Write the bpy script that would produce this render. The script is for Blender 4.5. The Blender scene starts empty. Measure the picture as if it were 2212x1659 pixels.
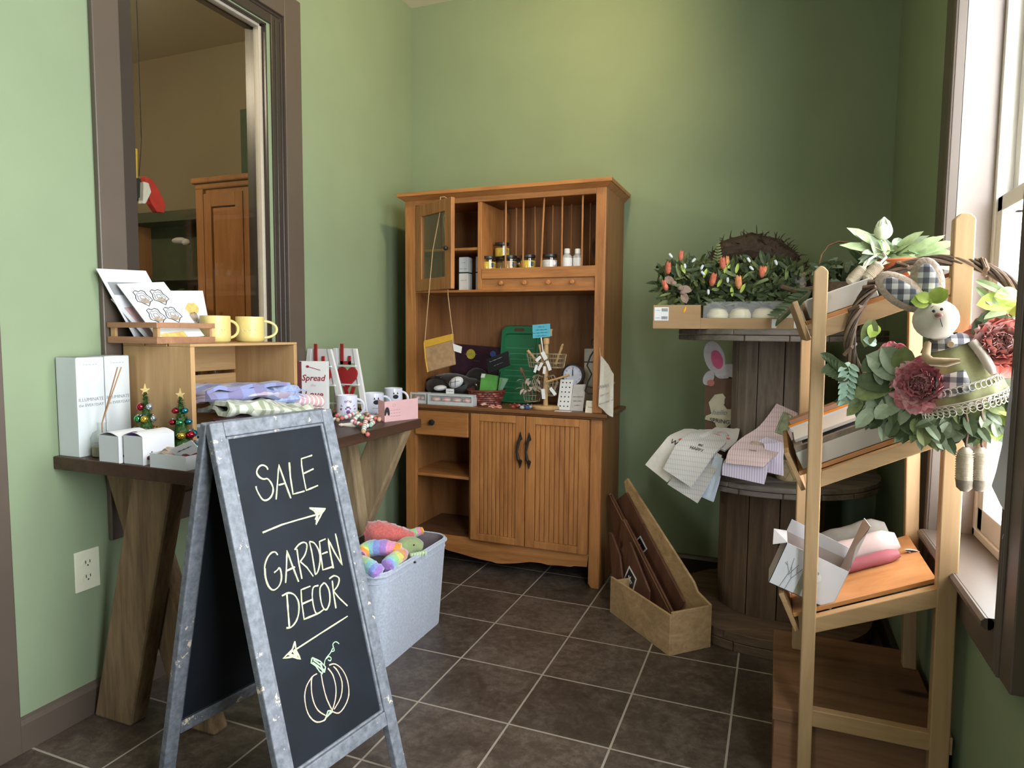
import bpy, bmesh, math, random
from mathutils import Vector, Matrix, noise
import numpy as np
random.seed(7)
SC = bpy.context.scene
COL = SC.collection
# ---------------------------------------------------------------- camera
CAM = Vector((1.30751, -2.96403, 1.15910)); FPX = 1432.35
YAW, PITCH, ROLL = -0.379567, 0.0792355, 0.00876506
def cam_axes():
    cy, sy, cp, sp, cr, sr = math.cos(YAW), math.sin(YAW), math.cos(PITCH), math.sin(PITCH), math.cos(ROLL), math.sin(ROLL)
    f = Vector((sy*cp, cy*cp, -sp)); r0 = Vector((cy, -sy, 0)); u0 = r0.cross(f)
    return cr*r0 + sr*u0, -sr*r0 + cr*u0, f
AR, AU, AF = cam_axes()
cd = bpy.data.cameras.new('camera'); cam = bpy.data.objects.new('camera', cd); COL.objects.link(cam)
M = Matrix.Identity(4)
for i in range(3):
    M[i][0] = AR[i]; M[i][1] = AU[i]; M[i][2] = -AF[i]; M[i][3] = CAM[i]
cam.matrix_world = M
cd.sensor_width = 36.0; cd.lens = FPX/2212*36.0; cd.clip_start = 0.02; cd.clip_end = 200
SC.camera = cam
def ray(u, v): return AR*((u-1106)/FPX) + AU*((829.5-v)/FPX) + AF
def pz(u, v, z): d = ray(u, v); return CAM + d*((z-CAM.z)/d.z)      # a photo pixel on a height, a wall-parallel plane, ...
def px(u, v, x): d = ray(u, v); return CAM + d*((x-CAM.x)/d.x)
def py(u, v, y): d = ray(u, v); return CAM + d*((y-CAM.y)/d.y)
# ---------------------------------------------------------------- world, lamps, exposure
world = bpy.data.worlds.new('world'); SC.world = world; world.use_nodes = True
wn = world.node_tree; wn.nodes.clear()
wo = wn.nodes.new('ShaderNodeOutputWorld'); wb = wn.nodes.new('ShaderNodeBackground')
sk = wn.nodes.new('ShaderNodeTexSky'); sk.sky_type = 'NISHITA'; sk.sun_disc = False
sk.sun_elevation = math.radians(48); sk.sun_rotation = math.radians(60); sk.air_density = 1.0; sk.dust_density = 3.0
mixw = wn.nodes.new('ShaderNodeMixRGB'); mixw.inputs[0].default_value = 0.75; mixw.inputs[2].default_value = (8.7, 9.1, 9.4, 1)
wn.links.new(sk.outputs[0], mixw.inputs[1]); wn.links.new(mixw.outputs[0], wb.inputs[0])
wb.inputs[1].default_value = 1.5
wn.links.new(wb.outputs[0], wo.inputs[0])
SC.view_settings.view_transform = 'Standard'; SC.view_settings.look = 'None'
SC.view_settings.exposure = 0.6; SC.view_settings.gamma = 1.0; SC.view_settings.use_curve_mapping = False
SC.cycles.use_denoising = True
SC.cycles.max_bounces = 10; SC.cycles.diffuse_bounces = 2; SC.cycles.transparent_max_bounces = 12; SC.cycles.glossy_bounces = 4
SC.cycles.sample_clamp_indirect = 6.0; SC.cycles.caustics_reflective = False; SC.cycles.caustics_refractive = False
def portal(name, loc, rot, sx, sy):
    l = bpy.data.lights.new(name, 'AREA'); l.shape = 'RECTANGLE'; l.size = sx; l.size_y = sy
    l.cycles.is_portal = True
    o = bpy.data.objects.new(name, l); o.location = loc; o.rotation_euler = rot; COL.objects.link(o)
WL, WR, WB, WF, CEIL = -0.578, 1.731, 0.264, -6.6, 2.878
WLT, WRT = 0.10, 0.16           # wall thicknesses
WIN = (-1.505, -0.885, 0.625, 2.30)   # right window opening y0,y1,z0,z1
FILL_WIN = (-2.95, -1.95, 0.60, 2.45)  # second right window, added out of view to let light in
FILL_FRONT = (-0.42, 0.15, 0.90, 2.10)   # unseen opening added for light, x0,x1,z0,z1 in the front wall
portal('window_portal', (WR+WRT, (WIN[0]+WIN[1])/2, (WIN[2]+WIN[3])/2), (0, math.radians(90), 0), WIN[3]-WIN[2], WIN[1]-WIN[0])
portal('side_portal', (WR+WRT, (FILL_WIN[0]+FILL_WIN[1])/2, (FILL_WIN[2]+FILL_WIN[3])/2), (0, math.radians(90), 0), FILL_WIN[3]-FILL_WIN[2], FILL_WIN[1]-FILL_WIN[0])
portal('front_portal', ((FILL_FRONT[0]+FILL_FRONT[1])/2, WF-0.1, (FILL_FRONT[2]+FILL_FRONT[3])/2), (math.radians(90), 0, 0), FILL_FRONT[1]-FILL_FRONT[0], FILL_FRONT[3]-FILL_FRONT[2])
# ---------------------------------------------------------------- materials
def rgb(r, g, b):
    return tuple((c/255/12.92 if c/255 <= .04045 else ((c/255+.055)/1.055)**2.4) for c in (r, g, b)) + (1,)
MATS = {}
def base_mat(name, rough=.5, spec=.5):
    m = bpy.data.materials.new(name); m.use_nodes = True
    n = m.node_tree; b = n.nodes['Principled BSDF']; b.inputs['Roughness'].default_value = rough
    b.inputs['Specular IOR Level'].default_value = spec
    MATS[name] = m
    return m, n, b
def coords(n, scale=(1, 1, 1), kind='Object', rot=(0, 0, 0)):
    t = n.nodes.new('ShaderNodeTexCoord'); mp = n.nodes.new('ShaderNodeMapping')
    mp.inputs['Scale'].default_value = scale; mp.inputs['Rotation'].default_value = rot
    n.links.new(t.outputs[kind], mp.inputs[0]); return mp.outputs[0]
def tex_noise(n, vec, scale, detail=4, rough=.5, dist=0):
    t = n.nodes.new('ShaderNodeTexNoise'); t.inputs['Scale'].default_value = scale; t.inputs['Detail'].default_value = detail
    t.inputs['Roughness'].default_value = rough; t.inputs['Distortion'].default_value = dist
    n.links.new(vec, t.inputs['Vector']); return t.outputs['Fac']
def ramp(n, fac, stops):
    r = n.nodes.new('ShaderNodeValToRGB'); e = r.color_ramp.elements
    while len(e) < len(stops): e.new(.5)
    for k, (p, c) in enumerate(stops): e[k].position = p; e[k].color = c
    n.links.new(fac, r.inputs[0]); return r.outputs[0]
def bump(n, b, h, strength=.2, dist=.01):
    k = n.nodes.new('ShaderNodeBump'); k.inputs['Strength'].default_value = strength; k.inputs['Distance'].default_value = dist
    n.links.new(h, k.inputs['Height']); n.links.new(k.outputs[0], b.inputs['Normal'])
def plain(name, c, rough=.5, spec=.4, var=.12, vs=30, metal=0, bmp=0.0, fuzz=0):
    m, n, b = base_mat(name, rough, spec); b.inputs['Metallic'].default_value = metal
    f = tex_noise(n, coords(n), vs, 4, .6)
    lo = tuple(x*(1-var) for x in c[:3])+(1,); hi = tuple(min(1, x*(1+var)) for x in c[:3])+(1,)
    n.links.new(ramp(n, f, [(.3, lo), (.7, hi)]), b.inputs['Base Color'])
    if bmp: bump(n, b, f, bmp, .004)
    if fuzz: b.inputs['Sheen Weight'].default_value = fuzz
    return m
def wood(name, light, dark, axis='z', s=14, rough=.55, streak=.5, bmp=.12, knots=False, spec=.35):
    m, n, b = base_mat(name, rough, spec)
    sc = {'x': (.09, 1, 1), 'y': (1, .09, 1), 'z': (1, 1, .09)}[axis]
    vec = coords(n, tuple(k*s for k in sc))
    f1 = tex_noise(n, vec, 1.0, 5, .6, 1.2)
    f2 = tex_noise(n, vec, 5.5, 3, .7, .3)
    mx = n.nodes.new('ShaderNodeMixRGB'); mx.inputs[0].default_value = streak*.6
    n.links.new(f1, mx.inputs[1]); n.links.new(f2, mx.inputs[2])
    mid = tuple((a+c)/2 for a, c in zip(light, dark))
    col = ramp(n, mx.outputs[0], [(.30, dark), (.48, mid), (.66, light)])
    if knots:
        v = n.nodes.new('ShaderNodeTexVoronoi'); v.inputs['Scale'].default_value = 3.2
        ks = {'x': (.5, 1.6, 1.6), 'y': (1.6, .5, 1.6), 'z': (1.6, 1.6, .5)}[axis]
        n.links.new(coords(n, ks), v.inputs['Vector'])
        kf = ramp(n, v.outputs['Distance'], [(.045, (1, 1, 1, 1)), (.10, (0, 0, 0, 1))])
        m2 = n.nodes.new('ShaderNodeMixRGB'); n.links.new(kf, m2.inputs[0]); n.links.new(col, m2.inputs[1])
        m2.inputs[2].default_value = tuple(c*.35 for c in dark[:3])+(1,)
        col = m2.outputs[0]
    n.links.new(col, b.inputs['Base Color']); bump(n, b, mx.outputs[0], bmp, .003)
    return m
def glassy(name, tint=(1, 1, 1, 1), alpha=.1, rough=.03):
    m, n, b = base_mat(name, rough)
    n.nodes.remove(b); out = n.nodes['Material Output']
    tr = n.nodes.new('ShaderNodeBsdfTransparent'); tr.inputs[0].default_value = tint
    gl = n.nodes.new('ShaderNodeBsdfGlossy'); gl.inputs['Roughness'].default_value = rough
    fr = n.nodes.new('ShaderNodeFresnel'); fr.inputs[0].default_value = 1.45
    ad = n.nodes.new('ShaderNodeMath'); ad.operation = 'ADD'; ad.use_clamp = True; ad.inputs[1].default_value = alpha*.4
    n.links.new(fr.outputs[0], ad.inputs[0])
    ge = n.nodes.new('ShaderNodeNewGeometry'); iv = n.nodes.new('ShaderNodeMath'); iv.operation = 'SUBTRACT'; iv.inputs[0].default_value = 1; n.links.new(ge.outputs['Backfacing'], iv.inputs[1])
    ml = n.nodes.new('ShaderNodeMath'); ml.operation = 'MULTIPLY'; n.links.new(ad.outputs[0], ml.inputs[0]); n.links.new(iv.outputs[0], ml.inputs[1])
    mx = n.nodes.new('ShaderNodeMixShader'); n.links.new(ml.outputs[0], mx.inputs[0])
    n.links.new(tr.outputs[0], mx.inputs[1]); n.links.new(gl.outputs[0], mx.inputs[2]); n.links.new(mx.outputs[0], out.inputs[0])
    return m
def film(name, c, opac=.35, rough=.2):
    m, n, b = base_mat(name, rough)
    b.inputs['Base Color'].default_value = c; b.inputs['Alpha'].default_value = opac
    return m
def stripes(name, c1, c2, axis=0, freq=100, duty=.5, rough=.9, c3=None, axis3=1, freq3=60, duty3=.5, fuzz=.2, kind='Object', rot=(0, 0, 0)):
    m, n, b = base_mat(name, rough, .1); b.inputs['Sheen Weight'].default_value = fuzz
    sp = n.nodes.new('ShaderNodeSeparateXYZ'); n.links.new(coords(n, kind=kind, rot=rot), sp.inputs[0])
    def st(ax, fq, du):
        a = n.nodes.new('ShaderNodeMath'); a.operation = 'MULTIPLY'; a.inputs[1].default_value = fq; n.links.new(sp.outputs[ax], a.inputs[0])
        f = n.nodes.new('ShaderNodeMath'); f.operation = 'FRACT'; n.links.new(a.outputs[0], f.inputs[0])
        g = n.nodes.new('ShaderNodeMath'); g.operation = 'LESS_THAN'; g.inputs[1].default_value = du; n.links.new(f.outputs[0], g.inputs[0]); return g.outputs[0]
    mx = n.nodes.new('ShaderNodeMixRGB'); n.links.new(st(axis, freq, duty), mx.inputs[0]); mx.inputs[1].default_value = c1; mx.inputs[2].default_value = c2
    o = mx.outputs[0]
    if c3:
        m2 = n.nodes.new('ShaderNodeMixRGB'); m2.blend_type = 'MULTIPLY'; n.links.new(st(axis3, freq3, duty3), m2.inputs[0]); n.links.new(o, m2.inputs[1]); m2.inputs[2].default_value = c3; o = m2.outputs[0]
    n.links.new(o, b.inputs['Base Color']); return m
# wall paint
def paint(name, c, var=.04):
    m, n, b = base_mat(name, .75, .25)
    f = tex_noise(n, coords(n), 3.0, 3, .5); g = tex_noise(n, coords(n), 260, 2, .5)
    lo = tuple(x*(1-var) for x in c[:3])+(1,); hi = tuple(x*(1+var) for x in c[:3])+(1,)
    n.links.new(ramp(n, f, [(.3, lo), (.7, hi)]), b.inputs['Base Color']); bump(n, b, g, .06, .002); return m
SAGE = paint('sage_green_paint', (.250, .312, .188, 1))
TAN = paint('tan_paint', (.34, .27, .17, 1)); CREAM = paint('cream_ceiling_paint', (.78, .69, .50, 1))
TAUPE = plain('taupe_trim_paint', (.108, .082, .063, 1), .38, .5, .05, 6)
DTAUPE = plain('dark_taupe_trim', (.045, .034, .027, 1), .33, .5, .06, 6)
WHITEP = plain('white_sash_paint', (.72, .69, .62, 1), .4, .5, .05, 8)
def tile_mat():
    m, n, b = base_mat('brown_floor_tile', .42, .5)
    vec = coords(n, (1/.305, 1/.305, 1/.305))
    br = n.nodes.new('ShaderNodeTexBrick'); br.offset = 0; br.offset_frequency = 1; br.squash = 1; br.inputs['Scale'].default_value = 1
    br.inputs['Brick Width'].default_value = 1; br.inputs['Row Height'].default_value = 1; br.inputs['Mortar Size'].default_value = .011
    br.inputs['Mortar Smooth'].default_value = .1; br.inputs['Bias'].default_value = 0
    n.links.new(vec, br.inputs['Vector'])
    v2 = coords(n)
    f = tex_noise(n, v2, 7, 9, .72, .8); g = tex_noise(n, v2, 34, 6, .75, .5)
    mx = n.nodes.new('ShaderNodeMixRGB'); mx.inputs[0].default_value = .45; n.links.new(f, mx.inputs[1]); n.links.new(g, mx.inputs[2])
    col = ramp(n, mx.outputs[0], [(.34, (.034, .024, .018, 1)), (.48, (.075, .054, .041, 1)), (.60, (.132, .102, .080, 1)), (.72, (.21, .172, .142, 1))])
    # a slightly different tone per tile
    fl = n.nodes.new('ShaderNodeVectorMath'); fl.operation = 'FLOOR'; n.links.new(vec, fl.inputs[0])
    wnz = n.nodes.new('ShaderNodeTexWhiteNoise'); n.links.new(fl.outputs[0], wnz.inputs['Vector'])
    hv = n.nodes.new('ShaderNodeHueSaturation'); n.links.new(col, hv.inputs['Color'])
    mr = n.nodes.new('ShaderNodeMapRange'); mr.inputs['To Min'].default_value = .8; mr.inputs['To Max'].default_value = 1.2; n.links.new(wnz.outputs['Value'], mr.inputs[0]); n.links.new(mr.outputs[0], hv.inputs['Value'])
    m2 = n.nodes.new('ShaderNodeMixRGB'); n.links.new(br.outputs['Fac'], m2.inputs[0]); n.links.new(hv.outputs[0], m2.inputs[1]); m2.inputs[2].default_value = (.36, .31, .25, 1)
    n.links.new(m2.outputs[0], b.inputs['Base Color'])
    bb = n.nodes.new('ShaderNodeMath'); bb.operation = 'SUBTRACT'; n.links.new(mx.outputs[0], bb.inputs[0]); n.links.new(br.outputs['Fac'], bb.inputs[1])
    bump(n, b, bb.outputs[0], .25, .003)
    rr = ramp(n, br.outputs['Fac'], [(0, (.42,)*3+(1,)), (1, (.9,)*3+(1,))]); n.links.new(rr, b.inputs['Roughness'])
    return m
TILE = tile_mat()
# ---------------------------------------------------------------- mesh builder
LEGIBLE = {'ILLUMINATE', 'the EVERYDAY', 'Spread', 'the', 'Love', 'hello', 'SPRING', 'BE', 'HAPPY', 'Welcome', 'K'} | set('MY DOG IS') | {str(k) for k in range(1, 13)}
class MB:
    def __init__(s): s.v = []; s.f = []; s.m = []
    def add(s, vs, fs, mi=0):
        k = len(s.v); s.v += [Vector(p) for p in vs]; s.f += [tuple(i+k for i in f) for f in fs]; s.m += [mi]*len(fs); return s
    def box(s, a, b, mi=0):
        x0, y0, z0 = (min(a[i], b[i]) for i in range(3)); x1, y1, z1 = (max(a[i], b[i]) for i in range(3))
        return s.add([(x0,y0,z0),(x1,y0,z0),(x1,y1,z0),(x0,y1,z0),(x0,y0,z1),(x1,y0,z1),(x1,y1,z1),(x0,y1,z1)],
              [(0,3,2,1),(4,5,6,7),(0,1,5,4),(1,2,6,5),(2,3,7,6),(3,0,4,7)], mi)
    def obox(s, c, size, R=None, mi=0):
        c = Vector(c); h = Vector(size)/2; R = R or Matrix.Identity(3)
        vs = [c + R @ Vector((h.x*i, h.y*j, h.z*k)) for k in (-1, 1) for i, j in ((-1,-1),(1,-1),(1,1),(-1,1))]
        return s.add(vs, [(0,3,2,1),(4,5,6,7),(0,1,5,4),(1,2,6,5),(2,3,7,6),(3,0,4,7)], mi)
    def beam(s, a, b, w, t, side=(0,1,0), mi=0):      # rectangular bar from a to b, w along `side` cross, t along side
        a, b = Vector(a), Vector(b); d = (b-a).normalized(); sd = Vector(side); sd = (sd - d*sd.dot(d)).normalized(); u = d.cross(sd)
        vs = [p + u*(w/2*i) + sd*(t/2*j) for p in (a, b) for i, j in ((-1,-1),(1,-1),(1,1),(-1,1))]
        return s.add(vs, [(0,3,2,1),(4,5,6,7),(0,1,5,4),(1,2,6,5),(2,3,7,6),(3,0,4,7)], mi)
    def prism(s, pts, ext, mi=0):
        n = len(pts); pts = [Vector(p) for p in pts]; ext = Vector(ext)
        fs = [tuple(range(n-1, -1, -1)), tuple(range(n, 2*n))] + [(i, (i+1) % n, n+(i+1) % n, n+i) for i in range(n)]
        return s.add(pts + [p+ext for p in pts], fs, mi)
    def lathe(s, c, prof, n=24, mi=0, R=None, sx=1, sy=1, capb=True, capt=True):
        c = Vector(c); R = R or Matrix.Identity(3); vs = []
        for r, z in prof:
            for k in range(n):
                a = 2*math.pi*k/n; vs.append(c + R @ Vector((r*math.cos(a)*sx, r*math.sin(a)*sy, z)))
        fs = []
        for i in range(len(prof)-1):
            for k in range(n):
                k2 = (k+1) % n; fs.append((i*n+k, i*n+k2, (i+1)*n+k2, (i+1)*n+k))
        if capb: fs.append(tuple(range(n-1, -1, -1)))
        if capt: fs.append(tuple((len(prof)-1)*n + k for k in range(n)))
        return s.add(vs, fs, mi)
    def ball(s, c, r, R=None, n=14, mi=0, e=1.0):
        if not hasattr(r, '__len__'): r = (r, r, r)
        h = n//2; R = R or Matrix.Identity(3); c = Vector(c); vs = [c + R @ Vector((0, 0, -r[2]))]; fs = []
        for i in range(1, h):
            t = math.pi*i/h - math.pi/2
            for k in range(n):
                a = 2*math.pi*k/n; vs.append(c + R @ Vector((r[0]*math.cos(t)*math.cos(a), r[1]*math.cos(t)*math.sin(a), r[2]*math.sin(t))))
        vs.append(c + R @ Vector((0, 0, r[2]))); L = len(vs)-1
        for k in range(n):
            k2 = (k+1) % n; fs.append((0, 1+k2, 1+k)); fs.append((L, L-n+k, L-n+k2))
            for i in range(h-2): fs.append((1+i*n+k, 1+i*n+k2, 1+(i+1)*n+k2, 1+(i+1)*n+k))
        return s.add(vs, fs, mi)
    def tube(s, pts, r, n=8, mi=0, closed=False, flat=None):
        pts = [Vector(p) for p in pts]; N = len(pts)
        rs = r if hasattr(r, '__len__') else [r]*N
        vs = []; up = Vector((0, 0, 1)); prev = None
        for i, p in enumerate(pts):
            if closed: d = pts[(i+1) % N]-pts[i-1]
            else: d = pts[min(i+1, N-1)]-pts[max(i-1, 0)]
            if d.length < 1e-9: d = Vector((0, 0, 1))
            d.normalize()
            if prev is None:
                a = d.cross(up)
                if a.length < 1e-3: a = d.cross(Vector((1, 0, 0)))
            else: a = prev - d*prev.dot(d)
            a.normalize(); prev = a; b2 = d.cross(a)
            for k in range(n):
                t = 2*math.pi*k/n + math.pi/n; vs.append(p + (a*math.cos(t) + b2*math.sin(t))*rs[i])
        fs = []
        for i in range(N if closed else N-1):
            j = (i+1) % N
            for k in range(n):
                k2 = (k+1) % n; fs.append((i*n+k, i*n+k2, j*n+k2, j*n+k))
        if not closed: fs += [tuple(range(n-1, -1, -1)), tuple((N-1)*n+k for k in range(n))]
        return s.add(vs, fs, mi)
    def slab(s, path, wv, th, mi=0, nw=1, wob=0, seed=0, mi_edge=None):   # thick strip following a 3D path, width vector wv
        P = [Vector(p) for p in path]; W = Vector(wv); N = len(P); top = []; bot = []
        for i, p in enumerate(P):
            d = (P[min(i+1, N-1)]-P[max(i-1, 0)]).normalized(); nn = d.cross(W).normalized()
            for k in range(nw+1):
                q = p + W*(k/nw)
                if wob: q = q + nn*wob*noise.noise(Vector((k*.55+seed, i*.45, seed*1.7)))
                top.append(q + nn*th/2); bot.append(q - nn*th/2)
        K = nw+1; n0 = N*K; fs = []
        for i in range(N-1):
            for k in range(nw):
                a, b, c, d = i*K+k, i*K+k+1, (i+1)*K+k+1, (i+1)*K+k
                fs.append((a, b, c, d)); fs.append((n0+d, n0+c, n0+b, n0+a))
            fs.append((i*K, (i+1)*K, n0+(i+1)*K, n0+i*K)); fs.append(((i+1)*K+nw, i*K+nw, n0+i*K+nw, n0+(i+1)*K+nw))
        for k in range(nw):
            fs.append((k+1, k, n0+k, n0+k+1)); fs.append(((N-1)*K+k, (N-1)*K+k+1, n0+(N-1)*K+k+1, n0+(N-1)*K+k))
        return s.add(top+bot, fs, mi)
    def leaf(s, p, d, nrm, L, w, curl=.25, mi=0, seg=5):
        p = Vector(p); d = Vector(d).normalized(); nrm = Vector(nrm); sd = d.cross(nrm)
        if sd.length < 1e-4: sd = d.orthogonal()
        sd.normalize(); nn = sd.cross(d).normalized(); vs = []
        for i in range(seg+1):
            t = i/seg; wd = w*math.sin(math.pi*min(1, .05+t*.90))**.65*(1-.12*t); c = p + d*(L*t) - nn*(curl*L*t*t)
            if i == seg: wd = 0.0005
            vs += [c - sd*wd/2 + nn*wd*.15, c, c + sd*wd/2 + nn*wd*.15]
        fs = []
        for i in range(seg):
            a = i*3; fs += [(a, a+1, a+4, a+3), (a+1, a+2, a+5, a+4)]
        return s.add(vs, fs, mi)
    def text(s, body, origin, ex, ey, size, mi=0, depth=.0006, align='CENTER', shear=0, space=1.0, bold=0):
        if body not in LEGIBLE:      # writing the photograph shows only as unreadable marks: a wavy pen line of the same length
            ex, ey = Vector(ex).normalized(), Vector(ey).normalized(); W = size*.48*len(body); x0 = -W/2 if align == 'CENTER' else (-W if align == 'RIGHT' else 0); n = 5*len(body)
            P = [Vector(origin) + ex*(x0 + W*k/n) + ey*size*(.26 + .20*math.sin(k*1.9)*(.5+.5*math.sin(k*.37+len(body)))) for k in range(n+1)]
            return s.tube(P, size*.045, 4, mi)
        c = bpy.data.curves.new('t', 'FONT'); c.body = body; c.size = size; c.align_x = align; c.extrude = depth; c.shear = shear; c.space_character = space
        c.offset = bold; c.resolution_u = 2
        o = bpy.data.objects.new('t', c); COL.objects.link(o)
        me = bpy.data.meshes.new_from_object(o.evaluated_get(bpy.context.evaluated_depsgraph_get())) if False else o.to_mesh()
        ex, ey = Vector(ex).normalized(), Vector(ey).normalized(); ez = ex.cross(ey); origin = Vector(origin)
        s.add([origin + ex*v.co.x + ey*v.co.y + ez*v.co.z for v in me.vertices], [tuple(p.vertices) for p in me.polygons], mi)
        o.to_mesh_clear(); bpy.data.objects.remove(o); bpy.data.curves.remove(c); return s
    def stroke(s, pts, r, mi=0): return s.tube(pts, r, 5, mi)
    def build(s, name, mats, parent=None, bevel=0, smooth=False, local=False, ang=40, seg=2):
        if not isinstance(mats, (list, tuple)): mats = [mats]
        off = Vector((0, 0, 0))
        if parent is not None and not local:
            p = parent
            while p is not None: off += Vector(p.location); p = p.parent
        me = bpy.data.meshes.new(name); me.from_pydata([tuple(v-off) for v in s.v], [], s.f)
        for m in mats: me.materials.append(m)
        me.polygons.foreach_set('material_index', s.m); me.update()
        bm = bmesh.new(); bm.from_mesh(me); bmesh.ops.recalc_face_normals(bm, faces=bm.faces); bm.to_mesh(me); bm.free()
        if smooth:
            me.shade_smooth(); me.set_sharp_from_angle(angle=math.radians(ang))
        o = bpy.data.objects.new(name, me); COL.objects.link(o)
        if parent is not None: o.parent = parent
        if bevel:
            b = o.modifiers.new('bevel', 'BEVEL'); b.width = bevel; b.segments = seg; b.limit_method = 'ANGLE'; b.angle_limit = math.radians(35)
        return o
def tag(o, label, cat, group=None, kind=None):
    o['label'] = label; o['category'] = cat
    if group: o['group'] = group
    if kind: o['kind'] = kind
    return o
def thing(name, label, cat, loc=(0, 0, 0), rz=0, group=None):
    o = bpy.data.objects.new(name, None); COL.objects.link(o); o.empty_display_size = .02
    o.location = loc; o.rotation_euler = (0, 0, rz); return tag(o, label, cat, group)
def struct(name, mb, mats, **k):
    o = mb.build(name, mats, **k); o['kind'] = 'structure'; return o
def dup(root, loc, rz=None, label=None):
    r = root.copy(); COL.objects.link(r); r.location = loc
    if rz is not None: r.rotation_euler = (0, 0, rz)
    if label: r['label'] = label
    for ch in root.children:
        c = ch.copy(); COL.objects.link(c); c.parent = r
        for g in ch.children:
            d = g.copy(); COL.objects.link(d); d.parent = c
    return r
def rotz(a): return Matrix.Rotation(a, 3, 'Z')
def basis(x, y, z): return Matrix((Vector(x), Vector(y), Vector(z))).transposed()
# ================================================================ SETTING
FX0, FX1, FY0, FY1 = -3.4, 1.9, -6.75, 0.42
struct('floor', MB().box((FX0, FY0, -.05), (FX1, FY1, 0)), TILE)
struct('ceiling', MB().box((FX0, FY0, CEIL), (FX1, FY1, CEIL+.05)), CREAM)
def wall_with_hole(axis, p0, p1, a0, a1, holes):
    """wall slab between p0,p1 on `axis`, spanning a0..a1, holes = [(h0,h1,z0,z1)]"""
    m = MB(); cur = a0
    def b(s0, s1, z0, z1):
        if axis == 'x': m.box((p0, s0, z0), (p1, s1, z1))
        else: m.box((s0, p0, z0), (s1, p1, z1))
    for h0, h1, z0, z1 in sorted(holes):
        b(cur, h0, 0, CEIL); b(h0, h1, 0, z0); b(h0, h1, z1, CEIL); cur = h1
    b(cur, a1, 0, CEIL); return m
LW = (-1.436, -0.841, 0.62, 2.34)   # opening of the window to the back room
struct('wall_left', wall_with_hole('x', WL-WLT, WL, WF, WB, [LW, (-2.85, -1.98, 0.0, 2.1)]), SAGE)
struct('wall_back', MB().box((WL-WLT, WB, 0), (WR+WRT, WB+.12, CEIL)), SAGE)
struct('wall_right', wall_with_hole('x', WR, WR+WRT, WF, WB, [WIN, FILL_WIN]), SAGE)
struct('wall_front', wall_with_hole('y', WF-.12, WF, FX0, WR+WRT, [FILL_FRONT]), SAGE)
struct('wall_side_room_back', MB().box((FX0, WB, 0), (WL-WLT, WB+.12, CEIL)), TAN)
struct('wall_side_room_left', MB().box((FX0-.1, FY0, 0), (FX0, FY1, CEIL)), TAN)
# baseboards
BBH = .094
def baseboard(name, a, b, nrm):
    a, b, nrm = Vector(a), Vector(b), Vector(nrm); t = .016
    pr = [(0, 0), (t, 0), (t, BBH-.018), (t*.55, BBH-.006), (0, BBH)]
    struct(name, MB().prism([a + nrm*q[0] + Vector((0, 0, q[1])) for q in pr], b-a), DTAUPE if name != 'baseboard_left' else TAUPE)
baseboard('baseboard_left', (WL, -1.857, 0), (WL, WB, 0), (1, 0, 0))
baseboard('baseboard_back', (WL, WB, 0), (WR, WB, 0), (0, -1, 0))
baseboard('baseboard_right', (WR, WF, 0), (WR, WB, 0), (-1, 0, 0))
# door casing left of the wall outlet
dc = MB(); dc.box((WL, -1.975, 0), (WL+.02, -1.857, 2.2)); dc.box((WL, -2.96, 2.1), (WL+.02, -1.857, 2.2)); dc.box((WL, -2.96, 0), (WL+.02, -2.85, 2.2))
dc.box((WL-WLT, -1.98, 0), (WL, -1.965, 2.1)); dc.box((WL-WLT, -2.865, 0), (WL, -2.85, 2.1))
struct('door_1', dc, TAUPE, bevel=.003)
dd = MB(); dd.box((WL-.07, -2.86, .01), (WL-.03, -1.97, 2.1)); struct('door_2', dd, DTAUPE, bevel=.003)
# window to the side room
y0, y1, z0, z1 = LW
cas = MB()
for a, b in (((WL, -1.572, .51), (WL+.019, -1.486, 2.493)), ((WL, -.759, .51), (WL+.019, -.661, 2.493)), ((WL, -1.486, 2.396), (WL+.019, -.759, 2.493)), ((WL, -1.486, .51), (WL+.019, -.759, .60))):
    cas.box(a, b)
w1 = struct('window_1', cas, TAUPE, bevel=.003)
band = MB()
for a, b in (((WL-.02, -1.486, .60), (WL+.008, -1.436, 2.396)), ((WL-.02, -.823, .60), (WL+.008, -.759, 2.396)), ((WL-.02, -1.436, 2.345), (WL+.008, -.823, 2.396)), ((WL-.02, -1.436, .60), (WL+.008, -.823, .65))):
    band.box(a, b)
for yy in (-.772, -.80): band.tube([(WL+.009, yy, .60), (WL+.009, yy, 2.37)], .004, 6)
band.tube([(WL+.009, -1.47, 2.385), (WL+.009, -.775, 2.385)], .004, 6)
band.build('window_stop', DTAUPE, w1, bevel=.003)  # dark tone puts the shade of an angled band into its colour
sash = MB()
for a, b in (((WL-.05, -.86, .62), (WL-.02, -.823, 2.345)), ((WL-.05, -1.436, 2.325), (WL-.02, -.823, 2.345)), ((WL-.05, -1.436, .62), (WL-.02, -.823, .645)), ((WL-.05, -1.436, .62), (WL-.02, -1.42, 2.345))):
    sash.box(a, b)
sash.build('sash', plain('grey_white_sash', (.50, .44, .35, 1), .4, .5, .05), w1, bevel=.004)
ln = MB(); a0, a1, c0, c1 = LW
for a, b in (((WL-WLT-.001, a1-.006, c0), (WL-.001, a1+.001, c1)), ((WL-WLT-.001, a0-.001, c0), (WL-.001, a0+.006, c1)), ((WL-WLT-.001, a0, c1-.006), (WL-.001, a1, c1+.001)), ((WL-WLT-.001, a0, c0-.001), (WL-.001, a1, c0+.006))): ln.box(a, b)
ln.build('jamb_liner', DTAUPE, w1)
GLASS = glassy('window_glass', (1, 1, 1, 1), .1)
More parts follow.
